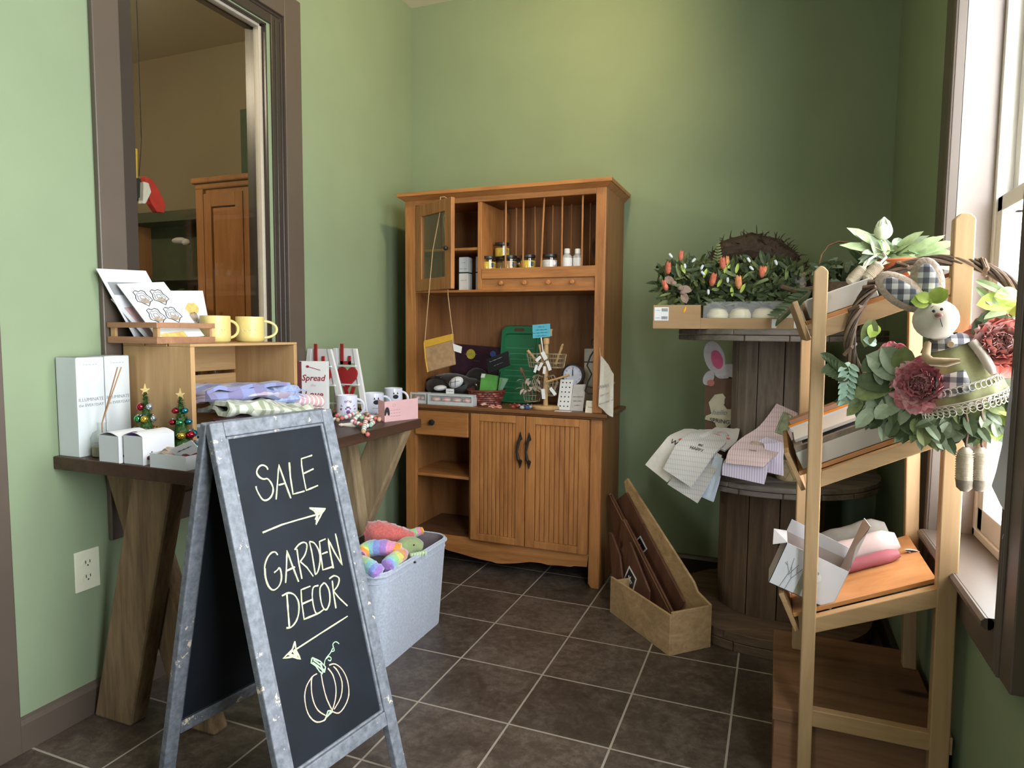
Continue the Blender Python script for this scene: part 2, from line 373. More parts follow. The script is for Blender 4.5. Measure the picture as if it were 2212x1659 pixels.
MB().box((WL-.042, -1.42, .645), (WL-.037, -.86, 2.325)).build('glass_pane', glassy('indoor_glass', (.93, .93, .9, 1), .02), w1)
# right window
y0, y1, z0, z1 = WIN
ca = MB()
def casing_v(ya, yb, za, zb, inner):
    ca.box((WR-.022, ya, za), (WR, yb, zb))
    for k in range(3):
        yy = inner + (1 if inner == y1 else -1)*(.006+.012*k); ca.tube([(WR-.023, yy, za), (WR-.023, yy, zb)], .0045, 6)
casing_v(y1, y1+.14, .52, z1+.1, y1); casing_v(y0-.095, y0, .53, z1+.1, y0)
ca.box((WR-.022, y0, z1), (WR, y1, z1+.1)); ca.box((WR-.02, y0, .52), (WR, y1, .603))
w2 = struct('window_2', ca, TAUPE, bevel=.003)
st = MB(); st.box((WR-.035, y0+.001, .603), (WR+WRT-.01, y1-.001, .628)); st.tube([(WR-.035, y0+.001, .616), (WR-.035, y1-.001, .616)], .012, 8)
st.build('window_stool', TAUPE, w2)
jm = MB(); jm.box((WR, y1-.001, .628), (WR+.135, y1+.02, z1)); jm.box((WR, y0-.02, .628), (WR+.135, y0+.001, z1)); jm.box((WR, y0, z1-.001), (WR+.135, y1, z1+.02))
jm.build('jamb', plain('pale_taupe_jamb_paint', (.30, .245, .21, 1), .45, .4, .05, 5), w2)
sm = MB(); X0 = WR+.085; zm = 1.49
def frame(xa, xb, ya, yb, za, zb, t, tb=None):
    tb = tb or t
    sm.box((xa, ya, za), (xb, ya+t, zb)); sm.box((xa, yb-t, za), (xb, yb, zb)); sm.box((xa, ya, za), (xb, yb, za+tb)); sm.box((xa, ya, zb-t), (xb, yb, zb))
frame(X0-.005, X0+.065, y0, y1, .628, z1, .022)
frame(X0, X0+.028, y0+.022, y1-.022, .650, zm+.02, .04, .06)
frame(X0+.03, X0+.058, y0+.022, y1-.022, zm-.02, z1-.022, .04)
sm.box((X0+.066, y0-.02, .56), (X0+.15, y1+.02, .60)); 
sm.build('sash', WHITEP, w2, bevel=.003)
gp = MB(); gp.box((X0+.012, y0+.06, .70), (X0+.016, y1-.06, zm-.01)); gp.box((X0+.042, y0+.06, zm+.01), (X0+.046, y1-.06, z1-.06))
gp.build('glass_pane', GLASS, w2)
# frames of the two openings added out of view to let light in
w3 = MB(); y0, y1, z0, z1 = FILL_WIN
for a, b in (((WR-.02, y1, .5), (WR, y1+.1, z1+.1)), ((WR-.02, y0-.1, .5), (WR, y0, z1+.1)), ((WR-.02, y0, z1), (WR, y1, z1+.1)), ((WR-.03, y0, .56), (WR+WRT, y1, .6)), ((WR+.09, (y0+y1)/2-.02, .6), (WR+.12, (y0+y1)/2+.02, z1))): w3.box(a, b)
struct('added_window_side', w3, TAUPE, bevel=.003)
w4 = MB(); x0, x1, z0, z1 = FILL_FRONT
for a, b in (((x0-.1, WF, z0-.1), (x0, WF+.02, z1+.1)), ((x1, WF, z0-.1), (x1+.1, WF+.02, z1+.1)), ((x0, WF, z1), (x1, WF+.02, z1+.1)), ((x0, WF, z0-.1), (x1, WF+.02, z0)), (((x0+x1)/2-.02, WF-.07, z0), ((x0+x1)/2+.02, WF-.03, z1))): w4.box(a, b)
struct('added_window_front', w4, TAUPE, bevel=.003)
# hutch corner spotlight, and an unseen lamp added to brighten the side room
def fill_lamp(loc, power, label, col=(1, .74, .36), r=.13):
    t = thing('fill_lamp', label, 'lamp', loc)
    MB().lathe(loc, [(.07, .09), (.07, .075), (.012, .07), (.012, .0)], 24).build('canopy', plain('brushed_nickel', (.4, .38, .35, 1), .3, .5, .03, metal=1) if 'brushed_nickel' not in MATS else MATS['brushed_nickel'], t, smooth=True)
    m = MATS.get('lamp_glass')
    if not m:
        m, n, b = base_mat('lamp_glass', .3); b.inputs['Base Color'].default_value = (1, .93, .8, 1)
        b.inputs['Emission Color'].default_value = (1, .8, .5, 1); b.inputs['Emission Strength'].default_value = 3
    MB().lathe(loc, [(.0, -.05), (.08, -.045), (r, -.01), (r*.9, .02)], 24, capt=False).build('shade', m, t, smooth=True)
    l = bpy.data.lights.new('bulb', 'POINT'); l.energy = power; l.color = col; l.shadow_soft_size = .06
    o = bpy.data.objects.new('bulb', l); o.location = (0, 0, -.12); o.parent = t; COL.objects.link(o)
    return t
def track_spot(loc, aim, power, label, col=(1, .74, .36)):
    t = thing('ceiling_spotlight', label, 'lamp', loc); L = Vector(loc); d = (Vector(aim)-L).normalized(); R_ = d.to_track_quat('Z', 'Y').to_matrix()
    mt = plain('brushed_nickel_spot', (.4, .38, .35, 1), .3, .5, .03, metal=1)
    MB().tube([L+Vector((0, 0, .0)), (L.x, L.y, CEIL)], .008, 8).lathe((L.x, L.y, CEIL-.012), [(.05, 0), (.05, .012)], 20).build('stem', mt, t)
    MB().lathe(L, [(.0, -.05), (.035, -.045), (.045, .0), (.055, .06), (.052, .06), (.042, .0), (.0, -.03)], 22, R=R_, capt=False, capb=False).build('shade', mt, t, smooth=True)
    l = bpy.data.lights.new('bulb', 'SPOT'); l.energy = power; l.color = col; l.shadow_soft_size = .04; l.spot_size = math.radians(128); l.spot_blend = .9
    o = bpy.data.objects.new('bulb', l); o.parent = t; o.location = d*.065; o.rotation_euler = d.to_track_quat('-Z', 'Y').to_euler(); COL.objects.link(o); return t
track_spot((.78, -.85, CEIL-.10), (-.22, .26, 2.3), 30, 'warm ceiling spotlight aimed at the hutch corner of the room')
fill_lamp((-1.9, -2.2, CEIL-.09), 42, 'unseen warm lamp added to brighten the side room behind the interior window', (1, .86, .66))
# ================================================================ LARGE FURNITURE
OAKL, OAKD = (.50, .215, .065, 1), (.25, .092, .026, 1)
OAKZ = wood('honey_oak_upright', OAKL, OAKD, 'z', 22, .42, spec=.45); OAKX = wood('honey_oak_rail', OAKL, OAKD, 'x', 22, .42, spec=.45)
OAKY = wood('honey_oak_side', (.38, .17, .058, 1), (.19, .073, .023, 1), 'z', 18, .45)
IRON = plain('black_iron', (.012, .011, .010, 1), .45, .5, .1, 40)
RUSTZ = wood('rough_timber', (.30, .20, .105, 1), (.075, .045, .024, 1), 'z', 12, .85, .6, .35, knots=True)
PINEZ = wood('pale_pine', (.56, .36, .17, 1), (.38, .21, .085, 1), 'z', 12, .6, knots=True)
PINEX = wood('pale_pine_slat', (.56, .36, .17, 1), (.36, .20, .08, 1), 'y', 12, .6)
BIRCHZ = wood('birch_leg', (.50, .33, .17, 1), (.36, .215, .10, 1), 'z', 16, .5, .4, .06)
BIRCHX = wood('birch_rail', (.47, .30, .15, 1), (.33, .19, .085, 1), 'x', 16, .5, .4, .06)
PLYX = wood('plywood_shelf', (.56, .27, .10, 1), (.36, .15, .05, 1), 'x', 10, .45, .4, .06)
GREYW = wood('weathered_grey_wood', (.27, .22, .175, 1), (.085, .066, .052, 1), 'z', 14, .85, .6, .4, knots=True)
GREYX = wood('weathered_grey_planks', (.24, .205, .17, 1), (.06, .05, .042, 1), 'x', 14, .85, .6, .4)
DARKTOP = wood('dark_walnut_top', (.085, .042, .026, 1), (.030, .016, .011, 1), 'y', 12, .4, .5, .1)
WHITEC = plain('white_card', (.74, .74, .73, 1), .6, .3, .03, 6)
# ---- hutch
HF, HB, HL, HR = -.11, .248, -.40, .60
H = thing('kitchen_hutch', 'honey oak kitchen hutch with plate rack and glazed corner door against the back wall', 'cabinet', (.1, .07, 0))
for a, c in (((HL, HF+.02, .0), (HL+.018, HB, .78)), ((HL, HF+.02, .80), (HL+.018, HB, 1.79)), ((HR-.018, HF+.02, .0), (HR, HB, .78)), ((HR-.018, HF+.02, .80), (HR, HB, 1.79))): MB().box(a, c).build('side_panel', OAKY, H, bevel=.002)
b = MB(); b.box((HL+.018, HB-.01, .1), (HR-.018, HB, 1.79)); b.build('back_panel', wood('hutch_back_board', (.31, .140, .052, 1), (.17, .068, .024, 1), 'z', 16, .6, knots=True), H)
for b in (MB().box((HL, HF, .0), (HL+.058, HF+.022, .78)), MB().box((HL, HF, .80), (HL+.058, HF+.022, 1.79)), MB().prism([(HR-.052, HF, .02), (HR-.038, HF, 0), (HR, HF, 0), (HR, HF, .78), (HR-.052, HF, .78)], (0, .022, 0)), MB().box((HR-.046, HF, .80), (HR, HF+.022, 1.79))): b.build('stile', OAKZ, H, bevel=.003)
b = MB(); b.box((HL+.058, HF, 1.758), (HR-.046, HF+.02, 1.79)).box((HL+.058, HF, 1.341), (HR-.046, HB-.01, 1.353)); b.build('rail', OAKX, H, bevel=.002)
b = MB(); cp = [(0, 1.785), (.028, 1.80), (.034, 1.818), (.0, 1.822)]
b.box((HL-.03, HF-.032, 1.800), (HR+.03, HB, 1.818)); b.prism([(HL-.026, HF-.028, 1.80), (HL, HF, 1.782), (HR, HF, 1.782), (HR+.026, HF-.028, 1.80)], (0, HB-HF+.02, 0)); b.build('crown', OAKX, H, bevel=.003)
b = MB(); b.box((HL-.02, HF-.03, .782), (HR+.03, HB, .80)); b.box((HL-.01, HF-.018, .772), (HR+.018, HB-.01, .782)); b.build('counter', wood('hutch_counter_oak', (.22, .095, .035, 1), (.12, .048, .018, 1), 'x', 22, .4), H, bevel=.004)
b = MB(); b.box((-.012, HF+.003, 1.353), (.010, HB-.01, 1.758)); b.build('divider', OAKZ, H, bevel=.002)
b = MB(); b.box((HL+.02, HF+.01, 1.538), (-.012, HB-.01, 1.551)); b.build('upper_shelf', OAKX, H, bevel=.002)
b = MB(); b.box((.010, HF+.02, 1.43), (HR-.02, HB-.01, 1.442)).box((.010, HF, 1.402), (HR-.042, HF+.018, 1.450)); b.build('rack_ledge', OAKX, H, bevel=.002)
b = MB(); b.box((.010, HF+.012, 1.345), (HR-.042, HF+.026, 1.403)); pb = b.build('peg_board', OAKX, H)
for xx in (.116, .231, .344, .456):
    MB().lathe((xx, HF+.013, 1.379), [(.006, 0), (.006, .018), (.011, .024), (.012, .032), (.007, .037)], 12, R=basis((1,0,0),(0,0,1),(0,-1,0))).build('peg', OAKX, pb, smooth=True)
for i, (xx, yy, lean) in enumerate([(.119,-.08,0),(.206,-.08,.0),(.306,-.08,-.012),(.392,-.08,0),(.486,-.08,0),(.10,.10,0),(.196,.10,.006),(.288,.10,0),(.381,.10,0),(.474,.10,0)]):
    MB().tube([(xx+lean, yy, 1.442), (xx, yy, 1.76)], .0045, 8).build('dowel', OAKZ, H, smooth=True)
# glazed door, standing open
th = math.radians(30); hx = Vector((-.341, HF-.003, 0)); ex = Vector((math.cos(th), -math.sin(th), 0)); en = Vector((math.sin(th), math.cos(th), 0)); DW = .318
def dpt(a, z, o=0): return hx + ex*a + en*o + Vector((0, 0, z))
b = MB(); 
def dbar(a0, a1, z0, z1, o0=0, o1=.02):
    vs = [dpt(a, z, o) for z in (z0, z1) for a, o in ((a0, o0), (a1, o0), (a1, o1), (a0, o1))]
    b.add(vs, [(0,3,2,1),(4,5,6,7),(0,1,5,4),(1,2,6,5),(2,3,7,6),(3,0,4,7)])
for q in ((0, .055, 1.348, 1.755), (DW-.055, DW, 1.348, 1.755), (.055, DW-.055, 1.348, 1.405), (.055, DW-.055, 1.70, 1.755)): dbar(*q)
door = b.build('door', OAKZ, H, bevel=.003)
b = MB(); dbar(.05, DW-.05, 1.40, 1.705, .008, .012); b.build('glass_pane', glassy('door_glass', (.75, .78, .72, 1), .3), door)
MB().ball(dpt(DW-.028, 1.53, -.012), .011).build('knob', IRON, door, smooth=True)
# lower part
b = MB(); b.box((-.052, HF+.003, .1), (-.036, HB-.01, .772)); b.build('divider', OAKZ, H, bevel=.002)
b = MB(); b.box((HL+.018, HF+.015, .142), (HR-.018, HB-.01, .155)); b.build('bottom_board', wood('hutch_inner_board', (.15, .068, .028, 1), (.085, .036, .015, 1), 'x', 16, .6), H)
b = MB(); b.box((HL+.018, HF+.012, .438), (-.052, HB-.01, .452)); b.build('shelf', OAKX, H, bevel=.002)
ap = [(HL+.058, .155)]
for u, v in ((1267,1225),(1240,1223),(1232,1225),(1210,1222),(1185,1221),(1165,1216),(1145,1214),(1115,1217),(1084,1218),(1072,1217),(1060,1213),(1035,1208),(1010,1201),(990,1195),(967,1189)):
    p = py(u, v, HF); ap.append((p.x, p.z))
ap = [(HR-.052, .155)] + ap[1:] + [(-.25, .105), (-.31, .072), (HL+.058, .066), (HL+.058, .155)]
b = MB(); b.prism([(x, HF+.002, z) for x, z in ap], (0, .018, 0)); b.build('apron', OAKX, H)
b = MB(); b.box((HL+.058, HF-.012, .648), (-.050, HF+.01, .770)); b.box((HL+.06, HF+.01, .66), (-.055, HB-.05, .75)); dr = b.build('drawer', OAKX, H, bevel=.005)
MB().lathe((-.237, HF-.012, .715), [(.007, 0), (.007, .012), (.015, .018), (.014, .026), (.006, .029)], 14, R=basis((1,0,0),(0,0,1),(0,-1,0))).build('knob', IRON, dr, smooth=True)
for k, (xa, xb, hxx) in enumerate(((-.034, .243, .222), (.247, .546, .266))):
    b = MB(); b.box((xa, HF-.008, .155), (xb, HF+.014, .770))
    n = 9; fa, fb = xa+.045, xb-.045
    b2 = MB()
    for q in ((xa, fa), (fb, xb)): b2.box((q[0], HF-.020, .157), (q[1], HF-.008, .770))
    b2.box((fa, HF-.020, .157), (fb, HF-.008, .19)).box((fa, HF-.020, .735), (fb, HF-.008, .770))
    for j in range(n):
        s0 = fa+(fb-fa)*j/n; b2.box((s0+.002, HF-.013, .19), (s0+(fb-fa)/n-.002, HF-.008, .735))
    dr = b.build('cupboard_door', OAKZ, H); b2.build('door_boards', OAKZ, dr, bevel=.002)
    b = MB(); b.tube([(hxx, HF-.021, .55), (hxx, HF-.05, .575), (hxx-.006, HF-.052, .61), (hxx, HF-.05, .65), (hxx, HF-.021, .675)], [.005, .008, .006, .008, .005], 8)
    for zz, sg in ((.675, 1), (.55, -1)): b.prism([(hxx-.010, HF-.021, zz-.012*sg), (hxx, HF-.021, zz+.022*sg), (hxx+.010, HF-.021, zz-.012*sg), (hxx, HF-.021, zz-.02*sg)], (0, -.006, 0))
    b.build('handle', IRON, dr, smooth=True)
# ---- console table along the left wall
T = thing('console_table', 'rustic console table with dark plank top on thick crossed timber legs along the left wall', 'table', (-.31, -1.15, 0))
MB().box((WL+.001, -1.728, .760), (-.046, -.577, .797)).build('table_top', DARKTOP, T, bevel=.003)
def legbeam(x0, x1, yc, t, w, m):
    MB().beam((x0, yc, .0), (x1, yc, .76), w, t, (0, 1, 0)).build('leg', m, T, bevel=.006)
def legb(x0, x1, ya, yb, w, m):
    MB().prism([(x0-w/2, ya, 0), (x0+w/2, ya, 0), (x1+w/2, ya, .7585), (x1-w/2, ya, .7585)], (0, yb-ya, 0)).build('leg', m, T, bevel=.008)
legb(-.476, -.278, -1.66, -1.60, .150, RUSTZ); legb(-.205, -.492, -1.60, -1.545, .130, RUSTZ)
RUSTL = wood('pale_rough_timber', (.40, .29, .16, 1), (.16, .105, .055, 1), 'z', 12, .85, .6, .35, knots=True)
legb(-.488, -.142, -.675, -.625, .165, RUSTL); legb(-.255, -.372, -.735, -.675, .150, RUSTL)
MB().box((-.36, -1.54, .70), (-.29, -.73, .759)).build('stretcher', RUSTZ, T, bevel=.004)
# ---- sandwich board
A = Vector((.148, -1.861, .95)); B = Vector((.208, -1.508, .95)); F1 = Vector((.413, -1.906, 0)); K1 = Vector((-.109, -1.818, 0))
S = thing('chalkboard_sign', 'black A-frame chalkboard in a peeling grey frame reading SALE GARDEN DECOR with a pumpkin', 'sign', (.16, -1.68, 0))
bx = (B-A).normalized(); BW = (B-A).length; bd = (F1-A); BL = bd.length; bd.normalize(); bn = bx.cross(bd).normalized()
if bn.y > 0 and bn.x < 0: bn = -bn
bn = bn if bn.dot(CAM-A) > 0 else -bn
def bp(s, t, o=0): return A + bx*s + bd*t + bn*o
def bhit(u, v, o=0):
    d = ray(u, v); n0 = bn; t = (A + bn*o - CAM).dot(n0)/d.dot(n0); return CAM + d*t
q = bhit(815, 1525); tb = (q-A).dot(bd); sb = (q-A).dot(bx); q = bhit(487, 938); print('board black', sb, tb, (q-A).dot(bx), (q-A).dot(bd), BW, BL)
m, n, bb = base_mat('peeling_grey_paint', .6)
nf = tex_noise(n, coords(n), 26, 6, .7); nf2 = tex_noise(n, coords(n), 60, 4, .6)
c1 = ramp(n, nf2, [(.3, (.10, .112, .130, 1)), (.7, (.22, .24, .27, 1))]); c2 = ramp(n, nf, [(.625, (0, 0, 0, 1)), (.635, (1, 1, 1, 1))])
mx = n.nodes.new('ShaderNodeMixRGB'); n.links.new(c2, mx.inputs[0]); n.links.new(c1, mx.inputs[1]); mx.inputs[2].default_value = (.68, .57, .42, 1); n.links.new(mx.outputs[0], bb.inputs['Base Color']); bump(n, bb, nf, .3, .003)
PEEL = m
CHALKB = plain('chalkboard_slate', (.010, .013, .018, 1), .65, .2, .25, 8)
def pbox(mb, P, s0, s1, t0, t1, o0, o1):
    vs = [P(s, t, o) for o in (o0, o1) for s, t in ((s0, t0), (s1, t0), (s1, t1), (s0, t1))]
    return mb.add(vs, [(0,3,2,1),(4,5,6,7),(0,1,5,4),(1,2,6,5),(2,3,7,6),(3,0,4,7)])
SWD, FB = .034, .79
def panel(P, L):
    fr = MB(); pbox(fr, P, 0, SWD, 0, L, -.022, 0); pbox(fr, P, BW-SWD, BW, 0, L, -.022, 0); pbox(fr, P, SWD, BW-SWD, 0, SWD, -.022, 0); pbox(fr, P, SWD, BW-SWD, FB, FB+.034, -.022, 0)
    for s in (SWD, BW-SWD-.008): pbox(fr, P, s, s+.008, SWD, FB, -.016, -.004)
    pbox(fr, P, SWD, BW-SWD, SWD, SWD+.007, -.016, -.004); pbox(fr, P, SWD, BW-SWD, FB-.007, FB, -.016, -.004)
    f = fr.build('frame', PEEL, S, bevel=.003)
    bo = MB(); pbox(bo, P, SWD-.002, BW-SWD+.002, SWD-.002, FB+.002, -.016, -.010); bo.build('board', CHALKB, f); return f
fr1 = panel(bp, BL)
A2 = A - Vector((.032, -.004, 0)); b2d = (K1-A2); B2L = b2d.length; b2d.normalize(); b2n = bx.cross(b2d).normalized(); b2n = b2n if b2n.x < 0 else -b2n
fr2 = panel(lambda s, t, o=0: A2 + bx*s + b2d*t + b2n*(o+.0), B2L)
MB().tube([bp(.03, .02, -.03), bp(.10, .02, -.03)], .006, 8).build('hinge', IRON, S)
pt = lambda s, t, o=0: A2 + bx*s + b2d*t - b2n*(.0245+o)
tg = MB(); 
vs = [pt(s, t, o) for o in (0, .002) for s, t in ((.205, .60), (.245, .60), (.245, .655), (.205, .655))]
tg.add(vs, [(0,3,2,1),(4,5,6,7),(0,1,5,4),(1,2,6,5),(2,3,7,6),(3,0,4,7)]); 
def cA(p): return (400+p[0]/6.144, 860+p[1]/6.144)
def cB(p): return (500+p[0]/5.53, 960+p[1]/5.53)
def cC(p): return (560+p[0]/3.779, 1220+p[1]/3.779)
CH = MB(); CG = MB(); CP = MB(); CS = MB()
def chalk(conv, pts, r=.0021, mb=None):
    P = [bhit(*conv(p), o=-.0096) for p in pts]
    Q = []
    for i in range(len(P)-1):          # smooth a little
        for k in range(3):
            t = k/3; p0 = P[max(i-1, 0)]; p1 = P[i]; p2 = P[i+1]; p3 = P[min(i+2, len(P)-1)]
            Q.append(.5*((2*p1) + (p2-p0)*t + (2*p0-5*p1+4*p2-p3)*t*t + (3*p1-3*p2+p3-p0)*t**3) if len(P) > 4 and conv_smooth else p1.lerp(p2, t))
    Q.append(P[-1]); (mb or CH).tube(Q, [r*(1+.35*noise.noise(q*90)) for q in Q], 5)
conv_smooth = True
chalk(cA, [(1095,950),(1080,915),(1030,890),(985,905),(955,950),(950,1000),(985,1050),(1040,1075),(1090,1070),(1135,1120),(1165,1190),(1160,1260),(1130,1320),(1080,1355),(1030,1350),(985,1290),(945,1210),(938,1170)])
chalk(cB, [(550,1320),(520,1285),(470,1300),(420,1370),(395,1460),(398,1560)]); chalk(cC, [(47,30),(50,100),(75,175),(115,207),(160,175),(180,115),(175,50),(160,25),(150,40),(120,65)])
chalk(cC, [(185,255),(240,230),(290,250),(320,310),(320,400),(295,470),(255,512),(220,515)]); chalk(cB, [(755,1260),(800,1200),(860,1170),(900,1200),(880,1310),(820,1400)])
chalk(cB, [(930,1160),(990,1180),(1045,1280),(1055,1400),(1030,1520),(1000,1555)]); chalk(cC, [(480,170),(440,185),(432,260),(445,350),(470,400),(525,365)])
chalk(cC, [(525,150),(495,190),(500,280),(520,350),(550,365),(575,300),(570,210),(540,155),(520,150)]); chalk(cC, [(570,115),(610,90),(650,110),(640,170),(605,215)])
for P in ([(470,890),(430,920),(425,1010),(440,1110),(480,1190),(540,1230)], [(435,910),(390,980),(370,1070),(385,1180),(420,1250),(470,1285),(530,1270),(545,1240)], [(505,890),(520,980),(545,1080),(570,1140),(590,1180)], [(560,845),(600,900),(625,1000),(620,1100),(595,1190)], [(605,830),(640,870),(675,960),(665,1080),(610,1180)], [(570,820),(620,810),(680,860),(720,950),(730,1060),(700,1150),(650,1210),(600,1200)]):
    chalk(cC, P, .0017, CP)
chalk(cC, [(530,820),(540,770),(580,720),(600,680),(590,705),(612,700),(600,650),(625,628),(650,645)], .0013, CG); chalk(cC, [(545,770),(565,750),(585,760),(580,785),(560,775)], .0013, CG)
conv_smooth = False
for P in ([(1205,1345),(1225,1100),(1240,885),(1320,1110),(1400,1330)], [(1240,1155),(1330,1130)], [(1380,855),(1395,1050),(1430,1275),(1580,1235)], [(1680,760),(1540,805),(1545,900),(1570,1050),(1605,1225),(1760,1160)], [(1575,1000),(1700,940)]): chalk(cA, P)
for P in ([(645,1655),(655,1480),(660,1270),(730,1460),(800,1640)], [(660,1510),(755,1465)], [(780,1250),(800,1400),(840,1605)], [(820,1400),(900,1470),(975,1575)], [(930,1165),(960,1300),(1000,1555)], [(1120,1130),(1050,1160),(1060,1280),(1090,1500),(1210,1460)], [(1080,1310),(1145,1285)], [(1215,1480),(1180,1300),(1150,1125),(1230,1290),(1320,1440),(1280,1250),(1240,1065)],
          [(370,1055),(600,960),(800,900),(1050,830)], [(930,760),(1120,770),(1080,820),(1005,960),(1030,850),(985,790),(930,760)], [(985,785),(1090,785),(1040,840),(1010,800),(1070,800),(1030,830),(1000,900)]): chalk(cB, P)
for P in ([(225,245),(235,380),(245,510)], [(415,175),(340,205),(345,300),(365,445),(475,400)], [(350,320),(430,285)], [(595,130),(605,230),(625,355)], [(605,215),(650,270),(718,335)], [(720,420),(500,560),(300,690)],
          [(290,625),(270,690),(195,765),(270,750),(335,770),(300,700),(290,625)], [(280,670),(240,735),(300,740),(270,700),(250,730),(310,755),(285,690)]): chalk(cC, P)
for P in ([(430,760),(422,800),(460,825),(490,870),(515,890)], [(430,758),(500,790),(540,835),(530,880)], [(440,775),(500,820),(520,880)], [(435,795),(480,830),(525,870)], [(500,800),(515,850),(535,860)], [(545,1240),(560,1195),(590,1190),(565,1225),(548,1245),(600,1195)]): chalk(cC, P, .0018, CS)
def chalkm(n_, c): return plain(n_, c, .9, .1, .25, 300)
CH.build('lettering', chalkm('yellow_chalk', (.70, .72, .42, 1)), fr1); CP.build('pumpkin_drawing', chalkm('peach_chalk', (.74, .55, .40, 1)), fr1); MCH = chalkm('mint_chalk', (.45, .68, .42, 1)); CG.build('vine_drawing', MCH, fr1); CS.build('stalk_drawing', MCH, fr1)
tg.build('price_tag', WHITEC, S)
# ---- wooden crate on its side on the table
CR = thing('wooden_crate', 'pine crate lying on its side on the dark table, slatted back and open front', 'crate', (-.40, -1.29, .797))
x0, x1, y0, y1, z0, z1 = -.545, -.27, -1.525, -1.065, .797, 1.106
b = MB(); b.box((x0, y0, z0), (x1, y0+.016, z1)); b.build('end_board', PINEZ, CR, bevel=.002)
hp = [(x0, z0), (x1, z0), (x1, z1), (x0, z1)]
b = MB(); b.box((x0, y1-.016, z0), (x1, y1, .935)).box((x0, y1-.016, .965), (x1, y1, z1)).box((x0, y1-.016, .935), (-.46, y1, .965)).box((-.36, y1-.016, .935), (x1, y1, .965)); b.build('end_board', PINEZ, CR, bevel=.002)
for k, (xa, xb) in enumerate(((x0, x0+.088), (x0+.094, x0+.182), (x0+.188, x1))):
    MB().box((xa, y0, z1), (xb, y1, z1+.008)).build('slat', PINEX, CR, bevel=.0015)
    MB().box((xa, y0+.016, z0), (xb, y1-.016, z0+.008)).build('slat', PINEX, CR, bevel=.0015)
for k in range(3): MB().box((x0, y0+.016, z0+.015+k*.10), (x0+.008, y1-.016, z0+.103+k*.10)).build('slat', PINEX, CR, bevel=.0015)
# ---- felt basket
FELT = plain('grey_felt', (.46, .50, .58, 1), .95, .1, .16, 120, bmp=.3, fuzz=.5); LINING = plain('mauve_grey_lining', (.26, .21, .23, 1), .9, .1, .1, 30)
FBK = thing('felt_basket', 'tall light grey felt storage basket full of plush toys between the table and the chalkboard', 'basket', (-.06, -.89, 0))
def rrect(x0, x1, y0, y1, r, z, n=6, dip=0):
    out = []
    for cx, cy, a0 in ((x1-r, y1-r, 0), (x0+r, y1-r, 90), (x0+r, y0+r, 180), (x1-r, y0+r, 270)):
        for k in range(n+1):
            a = math.radians(a0+90*k/n); out.append(Vector((cx+r*math.cos(a), cy+r*math.sin(a), z)))
    return out
def loft(mb, rings, capb=True, capt=False, mi=0):
    n = len(rings[0]); vs = [p for r in rings for p in r]; fs = []
    for i in range(len(rings)-1):
        for k in range(n): fs.append((i*n+k, i*n+(k+1) % n, (i+1)*n+(k+1) % n, (i+1)*n+k))
    if capb: fs.append(tuple(range(n-1, -1, -1)))
    if capt: fs.append(tuple((len(rings)-1)*n+k for k in range(n)))
    return mb.add(vs, fs, mi)
def bring(z, o=0):
    t = z/.345; return rrect(-.185-.015*t+o, .098+.022*t-o, -1.115-.02*t+o, -.655+.015*t-o, .055, z, 6)
b = MB(); loft(b, [bring(0), bring(.12), bring(.24), bring(.345), bring(.348, .003), bring(.345, .007)], True); b.build('shell', FELT, FBK, smooth=True)
b = MB(); loft(b, [bring(.012, .0085), bring(.2, .0085), bring(.344, .0068)], True); b.build('lining', LINING, FBK, smooth=True)
b = MB(); b.tube(bring(.335, -.003), .004, 6, closed=True); b.tube(bring(.31, -.001), .0015, 6, closed=True)
b.tube([(.099+.022*t, -.82, .345*t) for t in (0, .5, 1)], .002, 6); b.build('rim_seam', FELT, FBK)
# ---- cable spool
SPC = Vector((1.31, -.125, 0)); SR = .383
SP = thing('cable_spool', 'weathered wooden cable spool display with three round tiers in the right corner', 'spool', SPC)
def flange(z0, z1, r, mat_planks, name='flange', two=True):
    b = MB(); zs = [(z0, (z0+z1)/2-.001), ((z0+z1)/2+.001, z1)] if two else [(z0, z1)]
    for layer, (za, zb) in enumerate(zs):
        nb = 6; w = 2*r/nb
        for k in range(nb):
            s0, s1 = -r+k*w+.0015, -r+(k+1)*w-.0015; pts = []
            N = 9
            for j in range(N+1):
                s = s0+(s1-s0)*j/N; c = math.sqrt(max(r*r-s*s, 1e-6)); pts.append((s, c))
            poly = [(s, c) for s, c in pts] + [(s, -c) for s, c in reversed(pts)]
            ang = math.radians(25 if layer == 0 else 115)
            P3 = [Vector((SPC.x + s*math.cos(ang) - c*math.sin(ang), SPC.y + s*math.sin(ang) + c*math.cos(ang), za)) for s, c in poly]
            b.prism(P3, (0, 0, zb-za))
    return b.build(name, mat_planks, SP, bevel=.002, seg=1)
flange(.0, .07, SR-.003, wood('brown_spool_planks', (.20, .13, .08, 1), (.06, .036, .022, 1), 'x', 12, .85, .6, .4)); flange(.583, .622, SR, GREYX); flange(1.132, 1.1735, SR, GREYX)
def drum(z0, z1, r, mat):
    N = 11; b = MB()
    for k in range(N):
        a0, a1 = 2*math.pi*(k+.02)/N, 2*math.pi*(k+.98)/N
        c = []
        for a, rr in ((a0, r), ((a0+a1)/2, r*.995), (a1, r), (a1, r-.02), ((a0+a1)/2, r-.02), (a0, r-.02)): c.append((SPC.x+rr*math.cos(a+.3), SPC.y+rr*math.sin(a+.3), z0))
        b.prism(c, (0, 0, z1-z0))
    b.lathe((SPC.x, SPC.y, 0), [(r-.025, z0), (r-.025, z1)], 20); return b.build('drum', mat, SP, bevel=.0015, seg=1)
drum(.07, .583, .20, wood('brown_spool_staves', (.20, .125, .075, 1), (.068, .040, .026, 1), 'z', 12, .85, .6, .3, knots=True)); drum(.622, 1.132, .17, GREYW)
b = MB()
